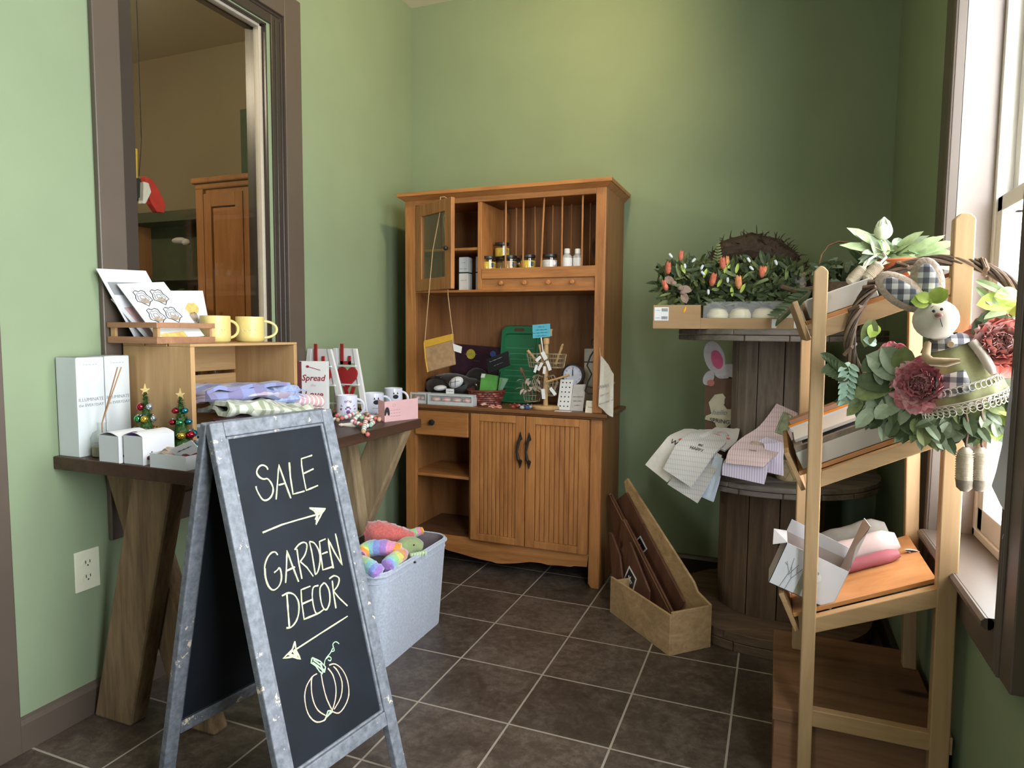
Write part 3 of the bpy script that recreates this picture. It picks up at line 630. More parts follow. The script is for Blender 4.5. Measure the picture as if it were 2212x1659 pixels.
for k in range(6):
    b = MB(); a = 2*math.pi*k/6+.4; b.lathe((SPC.x+.27*math.cos(a), SPC.y+.27*math.sin(a), 1.1735), [(.012, 0), (.012, .004), (.006, .008)], 10); b.build('bolt', IRON, SP)
# ---- ladder display shelf at the window
LD = thing('display_ladder', 'folding birch display rack with three tilted shelves in front of the window', 'shelf', (1.54, -1.03, 0))
YN0, YN1, YB0, YB1 = -1.25, -1.217, -.86, -.83
def upright(x0t, x0b, w, y0, y1, zt, m, zb=0):
    z = zt; P = [(x0b-w/2, y0, zb), (x0b+w/2, y0, zb), (x0t+w/2, y0, z-.012), (x0t+w/2-.010, y0, z-.001), (x0t, y0, z), (x0t-w/2+.010, y0, z-.001), (x0t-w/2, y0, z-.012)]
    return MB().prism(P, (0, y1-y0, 0)).build('leg', m, LD, bevel=.003)
upright(1.396, 1.408, .031, YN0, YN1, 1.317, BIRCHZ); upright(1.675, 1.690, .040, YN0, YN1, 1.423, BIRCHZ)
upright(1.386, 1.398, .031, YB0, YB1, 1.158, BIRCHZ, .2135); upright(1.655, 1.690, .034, YB0, YB1, 1.30, BIRCHZ, .2135)
def rail4(p, y0=YN0+.003, y1=YN1-.003, name='side_rail'):
    P = [py(u, v, -1.25) for u, v in p]; P = [(q.x, y0, q.z) for q in P]
    MB().prism(P, (0, y1-y0, 0)).build(name, BIRCHX, LD, bevel=.002); MB().prism([(q[0], YB0+.003, q[2]) for q in P], (0, y1-y0-.003, 0)).build(name, BIRCHX, LD, bevel=.002)
rail4([(1784, 690), (1784, 727), (2072, 630), (2072, 593)])
rail4([(1775, 1019), (1771, 1054), (2050, 958), (2050, 924)])
rail4([(1762, 1335), (1760, 1369), (2030, 1313), (2030, 1271)])
def rz_(u1, v1, u2, v2):
    a = py(u1, v1, -1.25); c = py(u2, v2, -1.25); return a, c
SHV = []
for (u1, v1, u2, v2) in ((1784, 690, 2072, 593), (1775, 1019, 2050, 924), (1762, 1335, 2030, 1271)):
    a, c = rz_(u1, v1, u2, v2); d = (c-a); d.y = 0; sl = d.z/d.x; dv = d.normalized(); nv = Vector((-dv.z, 0, dv.x))
    p0 = Vector((1.372, 0, a.z + (1.372-a.x)*sl)); p1 = Vector((1.672, 0, a.z + (1.672-a.x)*sl)); SHV.append((p0, p1, dv, nv, sl))
    # shelf board, lying inside the frame on top of the rails
    MB().prism([Vector((p.x, YN1+.001, p.z)) + nv*o for p, o in ((p0, .001), (p1, .001), (p1, .011), (p0, .011))], (0, YB0-YN1+.0+.0, 0)).build('shelf', PLYX, LD, bevel=.001)
    # retaining lip in front, square to the shelf and reaching past the rails
    lipb = p0 - dv*.013
    MB().prism([Vector((q.x, YN1+.001, q.z)) for q in (lipb - nv*.035, lipb - nv*.035 + dv*.012, lipb + nv*.065 + dv*.012, lipb + nv*.065)], (0, YB0+.03-YN1+.02, 0)).build('lip', BIRCHX, LD, bevel=.002)
    print('shelf', p0, p1, sl)
a, c = rz_(1750, 1535, 2072, 1605); MB().prism([(a.x-.01, YN0+.004, a.z), (1.714, YN0+.004, a.z), (1.714, YN0+.004, a.z-.042), (a.x-.01, YN0+.004, a.z-.042)], (0, .024, 0)).build('stretcher', BIRCHX, LD, bevel=.002)
# ---- chest under the ladder
CT = thing('wooden_chest', 'reddish brown pine chest on the floor beneath the display rack', 'chest', (1.52, -.96, 0))
CHW = wood('red_pine', (.32, .165, .085, 1), (.15, .07, .035, 1), 'x', 9, .6, .5, .1, knots=True)
MB().box((1.335, -1.208, .0), (1.712, -.74, .178)).build('body', CHW, CT, bevel=.003); MB().box((1.331, -1.212, .178), (1.713, -.735, .213)).build('lid', CHW, CT, bevel=.002)
# ---- magazine-style oak box with signs
KB = thing('oak_file_box', 'oak box with one tall sloping side on the floor between hutch and spool', 'box', (.90, -.40, 0))
Fc, Lc, Rc = pz(1445, 1418, 0), pz(1317, 1322, 0), pz(1521, 1390, 0); dl = (Lc-Fc); ds = (Rc-Fc); dl.z = ds.z = 0; LL, LS = dl.length, ds.length; dl.normalize(); ds = (ds - dl*ds.dot(dl)); ds.normalize(); KR = None
OAKG = wood('grained_oak_box', (.56, .37, .19, 1), (.30, .175, .08, 1), 'x', 16, .6, .6, .15)
def kb(l, s, z): return Fc + dl*l + ds*s + Vector((0, 0, z))
def kbox(mb, l0, l1, s0, s1, z0, z1): return mb.add([kb(l, s, z) for z in (z0, z1) for l, s in ((l0, s0), (l1, s0), (l1, s1), (l0, s1))], [(0,3,2,1),(4,5,6,7),(0,1,5,4),(1,2,6,5),(2,3,7,6),(3,0,4,7)])
b = MB(); kbox(b, 0, LL, 0, .010, 0, .152); b.build('front_side', OAKG, KB, bevel=.002)
b = MB(); kbox(b, 0, .010, .010, LS-.010, 0, .160); b.build('end_board', OAKG, KB, bevel=.002)
b = MB(); kbox(b, LL-.012, LL, .010, LS-.010, 0, .135); b.build('end_board', OAKG, KB, bevel=.002)
b = MB(); kbox(b, .010, LL-.012, .010, LS-.010, .004, .012); b.build('base', OAKG, KB)
b = MB(); b.prism([kb(0, LS-.010, 0), kb(LL, LS-.010, 0), kb(LL+.19, LS-.010, .495), kb(LL+.165, LS-.010, .515), kb(.10, LS-.010, .215), kb(.075, LS-.010, .185), kb(.0, LS-.010, .163)], ds*.010); b.build('tall_side', OAKG, KB, bevel=.002)
# ================================================================ THINGS ON THE CONSOLE TABLE
TZ = .797; CT_Z = 1.114
def quadslab(mb, TL, TR, BR, BL, th, mi=0):        # flat sheet with thickness, given its four corners
    TL, TR, BR, BL = (Vector(p) for p in (TL, TR, BR, BL)); n = (TR-TL).cross(BL-TL).normalized()
    n = n if n.dot(CAM-TL) > 0 else -n
    vs = [p - n*th*k for k in (0, 1) for p in (TL, TR, BR, BL)]
    return mb.add(vs, [(0,1,2,3),(7,6,5,4),(0,4,5,1),(1,5,6,2),(2,6,7,3),(3,7,4,0)], mi)
def surf(TL, TR, BR, BL, s, t, o=.001):            # point on that sheet, s right 0..1, t down 0..1
    TL, TR, BR, BL = (Vector(p) for p in (TL, TR, BR, BL)); n = (TR-TL).cross(BL-TL).normalized()
    n = n if n.dot(CAM-TL) > 0 else -n
    return (TL*(1-s)+TR*s)*(1-t) + (BL*(1-s)+BR*s)*t + n*o
INK = plain('dark_ink', (.03, .03, .035, 1), .7, .2, .1); GREYINK = plain('grey_ink', (.25, .26, .27, 1), .7, .2, .1)
REDINK = plain('wine_red_ink', (.27, .035, .05, 1), .7, .2, .1)
# --- paper tray on the crate
TR = thing('slatted_tray', 'small slatted wooden tray of art prints on top of the pine crate', 'tray', (-.45, -1.455, CT_Z))
TRW = wood('reddish_tray_wood', (.42, .22, .12, 1), (.25, .12, .06, 1), 'x', 16, .6)
tx0, tx1, ty0, ty1 = -.556, -.352, -1.566, -1.352
for za, zb in ((CT_Z, CT_Z+.020), (CT_Z+.046, CT_Z+.062)):
    for a, c in (((tx0, ty0), (tx1, ty0+.007)), ((tx0, ty1-.007), (tx1, ty1)), ((tx0, ty0+.007), (tx0+.007, ty1-.007)), ((tx1-.007, ty0+.007), (tx1, ty1-.007))):
        MB().box((a[0], a[1], za), (c[0], c[1], zb)).build('rail', TRW, TR, bevel=.001)
for cx, cy in ((tx0+.015, ty0+.0115), (tx1-.015, ty0+.0115), (tx0+.015, ty1-.0115), (tx1-.015, ty1-.0115)):
    MB().box((cx-.009, cy-.0045, CT_Z), (cx+.009, cy+.0045, CT_Z+.062)).build('post', PINEZ, TR)
MB().box((tx0+.007, ty0+.007, CT_Z+.001), (tx1-.007, ty1-.007, CT_Z+.005)).build('bottom', TRW, TR)
PAPER = plain('print_paper', (.76, .76, .79, 1), .55, .3, .02, 5); SKETCH = plain('warm_sketch_wash', (.44, .35, .27, 1), .7, .2, .3, 60)
PINKP = plain('pink_wash', (.66, .42, .42, 1), .7, .2, .2, 40); YELP = plain('yellow_wash', (.72, .50, .16, 1), .7, .2, .2, 60); GREENP = plain('sage_wash', (.26, .29, .17, 1), .7, .2, .3, 40)
def print_card(name, label, TL, TR_, BR, BL, art, th=.0025):
    b = MB(); quadslab(b, TL, TR_, BR, BL, th, 0); art(b, lambda s, t, o=.001: surf(TL, TR_, BR, BL, s, t, o))
    o = b.build(name, [PAPER, INK, SKETCH, PINKP, YELP, GREENP, GREYINK]); return tag(o, label, 'art print', 'art prints in the slatted tray')
def patch(b, S, s0, s1, t0, t1, mi, k=12, blob=True):
    c = ((s0+s1)/2, (t0+t1)/2); pts = [S(c[0]+(s1-s0)/2*math.cos(2*math.pi*j/k)*(1+.15*math.sin(j*2.3)), c[1]+(t1-t0)/2*math.sin(2*math.pi*j/k)*(1+.15*math.cos(j*3.1)), .0012) for j in range(k)] if blob else [S(s0, t0), S(s1, t0), S(s1, t1), S(s0, t1)]
    b.add(pts, [tuple(range(len(pts)))], mi)
def art1(b, S):
    patch(b, S, .06, .94, .18, .36, 6, blob=False); patch(b, S, .25, .8, .45, .68, 2); patch(b, S, .15, .85, .74, .93, 5, blob=False)
def art2(b, S):
    for cs, ct in ((.30, .26), (.66, .26), (.30, .58), (.66, .58)):
        for r, rr in ((.15, .0012), (.10, .001), (.05, .001)): b.tube([S(cs+r*math.cos(a)*(1+.18*math.sin(5*a)), ct+r*.85*math.sin(a)*(1+.18*math.sin(5*a)), .0008) for a in [2*math.pi*k/16 for k in range(16)]], rr, 4, 1 if r > .12 else 6, closed=True)
        patch(b, S, cs-.09, cs+.09, ct+.01, ct+.11, 2)
    patch(b, S, .10, .62, .88, .99, 4, blob=False)
def art3(b, S):
    patch(b, S, .35, .75, .25, .50, 4); patch(b, S, .42, .68, .44, .64, 2)
    for k in range(6): b.tube([S(.1+.13*k, .98), S(.25+.1*k, .66)], .0012, 4, 1)
def art4(b, S): patch(b, S, .1, .9, .1, .9, 3, blob=False)
def mkcard(u0, v0, u1, v1, xt, ub, vb, xb):       # a print facing the room, leaning back towards the window
    TL = px(u0, v0, xt); TRr = px(u1, v1, xt); BL = px(ub, vb, xb); BL.z = CT_Z+.006; return TL, TRr, BL + (TRr-TL), BL
q = mkcard(208, 580, 315, 585, -.552, 296, 738, -.475); print_card('art_print', 'tallest white print, standing furthest left in the slatted tray', *q, art1)
q = mkcard(240, 645, 326, 640, -.535, 322, 738, -.43); print_card('art_print', 'pink-tinted print half hidden behind the print of four round drawings', *q, art4)
q = mkcard(368, 628, 438, 628, -.540, 388, 735, -.475); print_card('art_print', 'white print with a yellow flower pot at right in the tray', *q, art3)
q = mkcard(253, 613, 354, 609, -.520, 346, 735, -.372); print_card('art_print', 'white print with four round line drawings at front of the tray', *q, art2)
# --- yellow mugs
def mug(name, label, loc, r, h, mats, hang, group, cat='mug', hr=.5, hx=1.0):
    t = thing(name, label, cat, loc, 0, group)
    L = Vector(loc); MB().lathe(L, [(r*.86, 0), (r*.97, .006), (r, .02), (r, h-.004), (r*.985, h), (r*.93, h-.003), (r*.92, .01), (0, .008)], 28, capt=False).build('cup', mats, t, smooth=True, ang=50)
    d = Vector((math.cos(hang), math.sin(hang), 0)); P = []
    for k in range(13):
        a = math.radians(-90+180*k/12); P.append(L + d*(r*.98 + r*hx*.72*math.cos(a)) + Vector((0, 0, h*.5 + h*.33*math.sin(a))))
    MB().tube([L + d*(r*.9) + Vector((0, 0, h*.17))]+P+[L + d*(r*.9) + Vector((0, 0, h*.83))], h*.055, 8).build('handle', mats, t, smooth=True); return t
YELM = plain('butter_yellow_glaze', (.74, .60, .22, 1), .35, .5, .05, 30, bmp=.05); EMB = plain('pale_yellow_relief', (.80, .70, .36, 1), .4, .5, .05, 30)
mg = mug('mug', 'butter yellow mug with its handle to the right, standing on the pine crate', (-.41, -1.140, CT_Z), .0475, .088, YELM, math.radians(50), 'yellow mugs on the crate', hx=1.25)
mg2 = mug('mug', 'butter yellow mug half hidden behind the slatted tray on the pine crate', (-.43, -1.275, CT_Z), .0475, .088, YELM, math.radians(75), 'yellow mugs on the crate')
for m_, wd in ((mg, 'cozy'), (mg2, 'cozy')):
    L = Vector(m_.location); dd_ = (Vector((CAM.x, CAM.y, 0))-Vector((L.x, L.y, 0))).normalized(); sd = Vector((0, 0, 1)).cross(dd_)
    b = MB()
    for i, ch in enumerate('love'):
        a = (i-1.5)*.33; n_ = dd_*math.cos(a)+sd*math.sin(a); b.text(ch, L + n_*.0478 + Vector((0, 0, .032)), sd*math.cos(a)-dd_*math.sin(a), (0, 0, 1), .03, depth=.0006)
    b.build('relief_lettering', EMB, m_)
# --- tall white diffuser cartons
BOXW = plain('white_carton', (.62, .66, .66, 1), .5, .35, .04, 8)
def carton(label, x0, x1, y0, y1, h):
    t = thing('diffuser_carton', label, 'box', ((x0+x1)/2, (y0+y1)/2, TZ), 0, 'white cartons at the end of the table')
    MB().box((x0, y0, TZ), (x1, y1, TZ+h)).build('carton', BOXW, t, bevel=.0015)
    b = MB(); yc = (y0+y1)/2; e = (0, 1, 0)
    b.text('ILLUMINATE', (x1+.0004, yc, TZ+h*.560), e, (0, 0, 1), .0135, 0, .0003); b.text('the EVERYDAY', (x1+.0004, yc, TZ+h*.505), e, (0, 0, 1), .0115, 0, .0003)
    for k in range(3): b.text(('warm woods', 'reed diffuser', '100 ml')[k], (x1+.0004, y1-.006, TZ+.045-.012*k), e, (0, 0, 1), .005, 0, .0003, align='RIGHT')
    b.text('HOME FRAGRANCE', (x1+.0004, yc, TZ+h*.925), e, (0, 0, 1), .006, 0, .0003); b.build('lettering', GREYINK, t)
    MB().box((x0-.0005, y0+.004, TZ+h), (x1-.002, y1-.002, TZ+h+.0015)).build('lid_flap', plain('grey_flap', (.35, .37, .35, 1), .6) if 'grey_flap' not in MATS else MATS['grey_flap'], t)
carton('tall white diffuser carton at the very end of the table', -.573, -.490, -1.712, -1.630, .278)
carton('tall white diffuser carton squeezed between its twin and the pine crate', -.556, -.489, -1.628, -1.550, .280)
# --- reed diffuser
RD = thing('reed_diffuser', 'clear glass reed diffuser with two tan reeds before the tall cartons', 'diffuser', (-.452, -1.672, TZ)); L = Vector(RD.location)
CLEAR = glassy('clear_glass', (.93, .95, .93, 1), .25)
MB().lathe(L, [(.026, 0), (.028, .006), (.028, .055), (.022, .068), (.011, .075), (.011, .094), (.013, .096)], 24, capt=False).build('bottle', CLEAR, RD, smooth=True)
MB().lathe(L, [(.025, .003), (.026, .03)], 20).build('oil', film('fragrance_oil', (.6, .55, .42, 1), .5), RD, smooth=True)
REED = wood('reed', (.50, .30, .16, 1), (.40, .22, .11, 1), 'z', 20, .7)
e1, e2 = py(262, 793, -1.665), py(254, 793, -1.66)
for e in (e1, e2): MB().tube([L + Vector((0, 0, .01)), L+Vector((.003, 0, .095)), e], .0017, 6).build('reed', REED, RD)
# --- white cookie boxes with arched lids
def archbox(label, x0, x1, y0, y1, h, extra=None):
    t = thing('gift_box', label, 'box', ((x0+x1)/2, (y0+y1)/2, TZ), 0, 'white gift boxes on the table end')
    MB().box((x0, y0, TZ), (x1-.001, y1, TZ+h)).build('tray', BOXW, t, bevel=.001)
    P = []
    for k in range(9):
        s = k/8; P.append((x0+(x1-x0)*s, y0-.0008, TZ+h + .010*math.sin(math.pi*s)))
    b = MB(); b.slab([Vector(p) for p in P], (0, (y1-y0)+.0016, 0), .0015)
    b.box((x1-.001, y0-.001, TZ), (x1+.0008, y1, TZ+h)); b.build('lid', plain('bright_white_card', (.82, .82, .84, 1), .5, .3, .02) if 'bright_white_card' not in MATS else MATS['bright_white_card'], t)
    b = MB(); b.ball((x1+.001, y0+.02, TZ+.018), (.0012, .010, .006)); b.ball((x1+.001, y0+.026, TZ+.03), (.0012, .003, .004)); b.build('printed_mark', plain('plum_print', (.14, .05, .06, 1), .6) if 'plum_print' not in MATS else MATS['plum_print'], t)
    return t
g1 = archbox('white gift box with an arched lid at left of the white pair by the diffuser', -.395, -.318, -1.724, -1.632, .072)
g2 = archbox('white gift box with a violet ribbon, beside the low white tray', -.308, -.236, -1.718, -1.62, .076)
RIB = plain('violet_ribbon', (.10, .025, .16, 1), .4, .5, .1)
MB().slab([(-.295, -1.716, TZ+.080), (-.285, -1.7195, TZ+.083), (-.270, -1.7195, TZ+.088), (-.262, -1.716, TZ+.0885)], (0, .02, -.012), .0015).build('ribbon', RIB, g2)
# --- low white tray of sachets
LT = thing('card_tray', 'low white card tray full of tagged sachets beside the chalkboard', 'tray', (-.13, -1.68, TZ)); x0, x1, y0, y1 = -.205, -.078, -1.724, -1.62
for a, c in (((x0, y0, TZ), (x1, y1, TZ+.003)), ((x0, y0, TZ+.003), (x1, y0+.0025, TZ+.037)), ((x0, y1-.0025, TZ+.003), (x1, y1, TZ+.037)), ((x0, y0+.0025, TZ+.003), (x0+.0025, y1-.0025, TZ+.037)), ((x1-.0025, y0+.0025, TZ+.003), (x1, y1-.0025, TZ+.037))):
    MB().box(a, c).build('wall' if a[2] > TZ else 'base', BOXW, LT)
BAGT = plain('linen_sachet', (.42, .34, .30, 1), .9, .1, .2, 60, fuzz=.3); REDV = plain('dark_red_velvet', (.16, .012, .016, 1), .9, .1, .2, 60, fuzz=.6); TWINE = plain('jute_twine', (.50, .38, .22, 1), .9, .1, .2, 80)
for (cx, cy, cz, lab, mt) in ((-.170, -1.69, .028, 'beige linen sachet tied with twine at left in the low white tray', BAGT), (-.150, -1.655, .034, 'beige linen sachet at the back of the low white tray', BAGT), (-.108, -1.68, .030, 'dark red velvet sachet with a white label in the low tray', REDV)):
    t = thing('sachet', lab, 'sachet', (cx, cy, TZ+.004), 0, 'sachets in the low white tray'); c = Vector((cx, cy, TZ+cz))
    MB().ball(c, (.028, .024, .022), n=14).build('pouch', mt, t, smooth=True)
    if mt is REDV:
        a = Vector((cx-.040, cy-.03, TZ+.048)); e = Vector((.075, .0, .03)); f = Vector((.018, .012, -.028))
        b = MB(); quadslab(b, a+e*.0+Vector((0, 0, .0)), a+e, a+e+f, a+f, .001); b.build('label_card', WHITEC, t)
        b = MB(); ex_ = e.normalized(); b.text('sugar scrub', a+e*.5+f*.5+Vector((0, -.001, .0008)), ex_, -f, .010, 0, .0003); b.build('lettering', INK, t)
    else:
        b = MB(); b.tube([c + Vector((.02*math.cos(a), .016*math.sin(a), .014+.006*math.sin(3*a))) for a in [2*math.pi*k/18 for k in range(18)]], .0015, 5, closed=True); b.tube([c+Vector((.0, -.02, .01)), c+Vector((-.02, -.03, .006)), c+Vector((.01, -.034, .012)), c+Vector((.03, -.03, .006))], .0015, 5); b.build('twine', TWINE, t)
# --- bottle brush trees with baubles
PINEG = plain('tinsel_green', (.06, .14, .03, 1), .7, .3, .4, 90); GOLD = plain('gold_glitter', (.75, .55, .22, 1), .25, .6, .2, 200, metal=.7)
BAUB = [plain('bauble_'+n_, c, .08, .8, .03, 5, metal=.85) for n_, c in (('teal', (.03, .25, .33, 1)), ('red', (.45, .02, .04, 1)), ('gold', (.72, .48, .06, 1)), ('silver', (.6, .66, .7, 1)), ('green', (.05, .35, .12, 1)))]
def xmastree(label, loc, h, r, seed, cols):
    rnd = random.Random(seed); t = thing('miniature_christmas_tree', label, 'ornament', loc, 0, 'bauble trees before the crate'); L = Vector(loc)
    b = MB(); b.lathe(L, [(.002, .0), (.002, h*.9)], 6)
    b.lathe(L, [(r*.6, h*.10), (r*.42, h*.4), (r*.2, h*.7), (.002, h*.93)], 10)
    for k in range(1500):
        z = rnd.uniform(.10, .95)**1.1; a = rnd.uniform(0, 6.28); rr = r*(1-z)**.8*rnd.uniform(.8, 1.15)+.005
        p = L + Vector((0, 0, h*z)); d = Vector((math.cos(a), math.sin(a), rnd.uniform(-.3, .35))); s_ = d.cross(Vector((0, 0, 1))).normalized()*.0022
        b.add([p-s_, p+s_, p + d*rr], [(0, 1, 2)])
    b.build('branches', PINEG, t); MB().lathe(L, [(r*.45, 0), (r*.45, .004), (r*.2, .008), (.003, .012)], 14).build('base', BAUB[1], t, smooth=True)
    i = 0
    for z, n_ in ((.14, 7), (.34, 7), (.54, 5), (.72, 3)):
        for k in range(n_):
            a = 2*math.pi*k/n_ + z*3; rb = .0135-.003*(z > .5); c = L + Vector((math.cos(a)*r*(1.06-z), math.sin(a)*r*(1.06-z), h*z))
            bb_ = MB().ball(c, (rb, rb, rb*(.8 if seed == 2 else 1.05)), n=12).build('bauble', BAUB[cols[i % len(cols)]], t, smooth=True)
            MB().lathe(c + Vector((0, 0, rb*.8)), [(.003, 0), (.003, .004)], 8).build('cap', BAUB[3], bb_); i += 1
    S_ = []; c = L + Vector((0, 0, h*.97)); fd = (CAM-c); fd.z = 0; fd.normalize(); sd = fd.cross(Vector((0, 0, 1)))
    for k in range(10): a = math.pi*k/5 + math.pi/2; rr = .014 if k % 2 == 0 else .006; S_.append(c + sd*rr*math.cos(a) + Vector((0, 0, rr*math.sin(a)*(1.5 if k == 0 else 1))) + fd*.0015)
    MB().prism(S_, -fd*.003).build('star', GOLD, t)
xmastree('bauble-covered little tree with gold and silver balls, nearer the white cartons', (-.375, -1.592, TZ), .190, .040, 1, (3, 2, 1, 3, 4, 2))
xmastree('little tree with teal, red and green baubles, nearer the chalkboard', (-.262, -1.572, TZ), .180, .042, 2, (0, 3, 1, 4, 0, 2, 1))
# --- folded textiles
def towel(label, mat, c, Lx, Wy, layers, th, rz, h0, group='folded towels by the crate', name='folded_towel', wob=.004, tilt=0, roll=0, fringe=None, seed=0):
    P = []; z = th/2
    for k in range(layers):
        xs = [-Lx/2 + Lx*j/8 for j in range(9)]
        if k % 2: xs = xs[::-1]
        for x in xs: P.append(Vector((x, 0, z)))
        if k < layers-1:
            xe = xs[-1]; s_ = 1 if xe > 0 else -1
            P.append(Vector((xe + s_*th*.55, 0, z + th*.55))); z += th*1.08
    R = Matrix.Rotation(rz, 3, 'Z') @ Matrix.Rotation(tilt, 3, 'Y') @ Matrix.Rotation(roll, 3, 'X'); c = Vector(c)
    P2 = [c + R @ (p + Vector((0, -Wy/2, 0))) for p in P]
    b = MB(); b.slab(P2, R @ Vector((0, Wy, 0)), th*.82, nw=8, wob=wob, seed=seed+.37)
    t = thing(name, label, 'towel', c, 0, group); b.build('cloth', mat, t, smooth=True, ang=60)
    if fringe:
        f = MB(); rr = random.Random(seed)
        for k in range(90):
            q = rr.uniform(-1, 1); zz = rr.uniform(0, z); a = c + R @ Vector((Lx/2*q, Wy/2, zz)); f.tube([a, a + R @ Vector((rr.uniform(-.01, .01), .02, rr.uniform(-.004, .006))), a + R @ Vector((rr.uniform(-.016, .016), .04, rr.uniform(-.018, -.002)))], .0011, 3)
        f.build('fringe', fringe, t)
    return t
BLUEP = stripes('blue_plaid_cloth', (.55, .53, .66, 1), (.27, .30, .52, 1), 0, 12, .35, c3=(.88, .74, .74, 1), axis3=1, freq3=10, duty3=.5)
BLUEF = plain('blue_fringe_yarn', (.34, .42, .68, 1), .9, .1, .3, 90, fuzz=.4); GREENW = stripes('green_white_cloth', (.72, .74, .64, 1), (.42, .45, .34, 1), 1, 30, .42, c3=(.82, .84, .76, 1), axis3=0, freq3=26, duty3=.4)
GREYB = plain('grey_blue_cloth', (.44, .46, .56, 1), .9, .1, .08, 60, fuzz=.4); REDC = plain('raspberry_cloth', (.45, .10, .13, 1), .9, .1, .3, 60, fuzz=.3)
PINKS = stripes('pink_white_stripe_cloth', (.66, .42, .42, 1), (.80, .74, .72, 1), 1, 46, .35)
towel('grey-blue towel, bottom of the heap in front of the crate', GREYB, (-.235, -1.395, TZ), .17, .24, 3, .012, .1, 0, wob=.005, seed=1)
towel('grey-blue towel with an open rolled edge near the bauble tree', GREYB, (-.235, -1.40, TZ+.042), .15, .20, 3, .010, -.12, 0, wob=.006, seed=2)
towel('raspberry red cloth sandwiched between the grey-blue towels', REDC, (-.215, -1.375, TZ+.075), .13, .13, 2, .008, .15, 0, wob=.006, seed=3)
towel('green and white checked towel lying over the heap', GREENW, (-.205, -1.345, TZ+.100), .17, .28, 2, .016, -.30, 0, wob=.026, roll=-.12, seed=4)
towel('blue and pink plaid scarf folded on top of the heap inside the crate', BLUEP, (-.335, -1.32, TZ+.136), .20, .34, 3, .015, -.05, 0, wob=.022, roll=-.02, fringe=None, seed=5)
towel('blue scarf end with long fringe hanging beside the pink towel', BLUEF, (-.29, -1.16, TZ+.05), .13, .10, 8, .014, -.25, 0, wob=.014, fringe=BLUEF, seed=6)
towel('pink towel, flat at the bottom beside the fringed scarf', PINKS, (-.25, -1.09, TZ), .15, .17, 6, .012, .2, 0, wob=.008, seed=7)
# rolled pink towel with white stripes
t = thing('rolled_towel', 'rolled pink towel with white end stripes in front of the love sign', 'towel', (-.25, -1.05, TZ+.08)); b = MB()
a0, a1 = px(618, 862, -.25), px(690, 868, -.235); ax = (a1-a0).normalized(); s1_ = ax.cross(Vector((0, 0, 1))).normalized(); u1_ = s1_.cross(ax)
P = []
for k in range(44):
    a = k*.42; r_ = .005+.0007*k; P.append(a0 + s1_*r_*math.cos(a) + u1_*r_*math.sin(a)*.8)
b.slab(P, a1-a0, .0022, nw=6); b.build('cloth', PINKS, t, smooth=True)
# --- white signs
SL = thing('spread_love_sign', 'white block sign reading Spread the Love behind the folded towels', 'sign', (-.47, -.85, TZ))
a = py(646, 780, -.86); c = py(706, 779, -.83); c.z = a.z; bl = Vector((a.x, a.y, TZ)); br = Vector((c.x, c.y, TZ))
b = MB(); quadslab(b, a, c, br, bl, .022); b.build('block', WHITEC, SL, bevel=.001)
ex_ = (c-a).normalized(); n_ = ex_.cross(Vector((0, 0, 1))); n_ = n_ if n_.dot(CAM-a) > 0 else -n_; H_ = a.z-TZ; mid = (a+c)/2; mid.z = TZ
b = MB(); W_ = (c-a).length
for tx, zz, sz in (('Spread', .68, .034), ('Love', .40, .040)): b.text(tx, mid + Vector((0, 0, H_*zz)) + n_*.0006, ex_, (0, 0, 1), sz, 0, .0006, shear=.25, bold=.0004)
b.text('sunshine', mid + ex_*.012 + Vector((0, 0, H_*.13)) + n_*.0006, ex_, (0, 0, 1), .018, 0, .0005, shear=.2)
p = mid + Vector((0, 0, H_*.88)) + n_*.001; b.tube([p-ex_*.022+Vector((0, 0, .008)), p+ex_*.03-Vector((0, 0, .006))], .0012, 5); b.ball(p-ex_*.022+Vector((0, 0, .008)), (.007, .002, .005), basis(ex_, n_, (0, 0, 1)))
b.build('lettering', REDINK, SL)
b = MB(); b.text('the', mid + Vector((0, 0, H_*.585)) + n_*.0006, ex_, (0, 0, 1), .016, 0, .0005, shear=.2); b.build('small_lettering', plain('blush_ink', (.62, .45, .47, 1), .7), SL)
# dark red sign behind, showing at its left
t = thing('wooden_sign', 'dark red wooden sign with a white band, left of the love sign', 'sign', (-.50, -.90, TZ)); p0_ = py(627, 781, -.90); p1_ = py(650, 780, -.88)
b = MB(); quadslab(b, (p0_.x, p0_.y, p0_.z), (p1_.x, p1_.y, p0_.z), (p1_.x, p1_.y, TZ), (p0_.x, p0_.y, TZ), .012); b.build('board', plain('deep_maroon', (.10, .018, .018, 1), .6), t)
p2_ = py(630, 781, -.904); p3_ = py(635, 781, -.903); b = MB(); quadslab(b, p2_, p3_, (p3_.x, p3_.y, TZ), (p2_.x, p2_.y, TZ), .003); b.build('white_band', WHITEC, t)
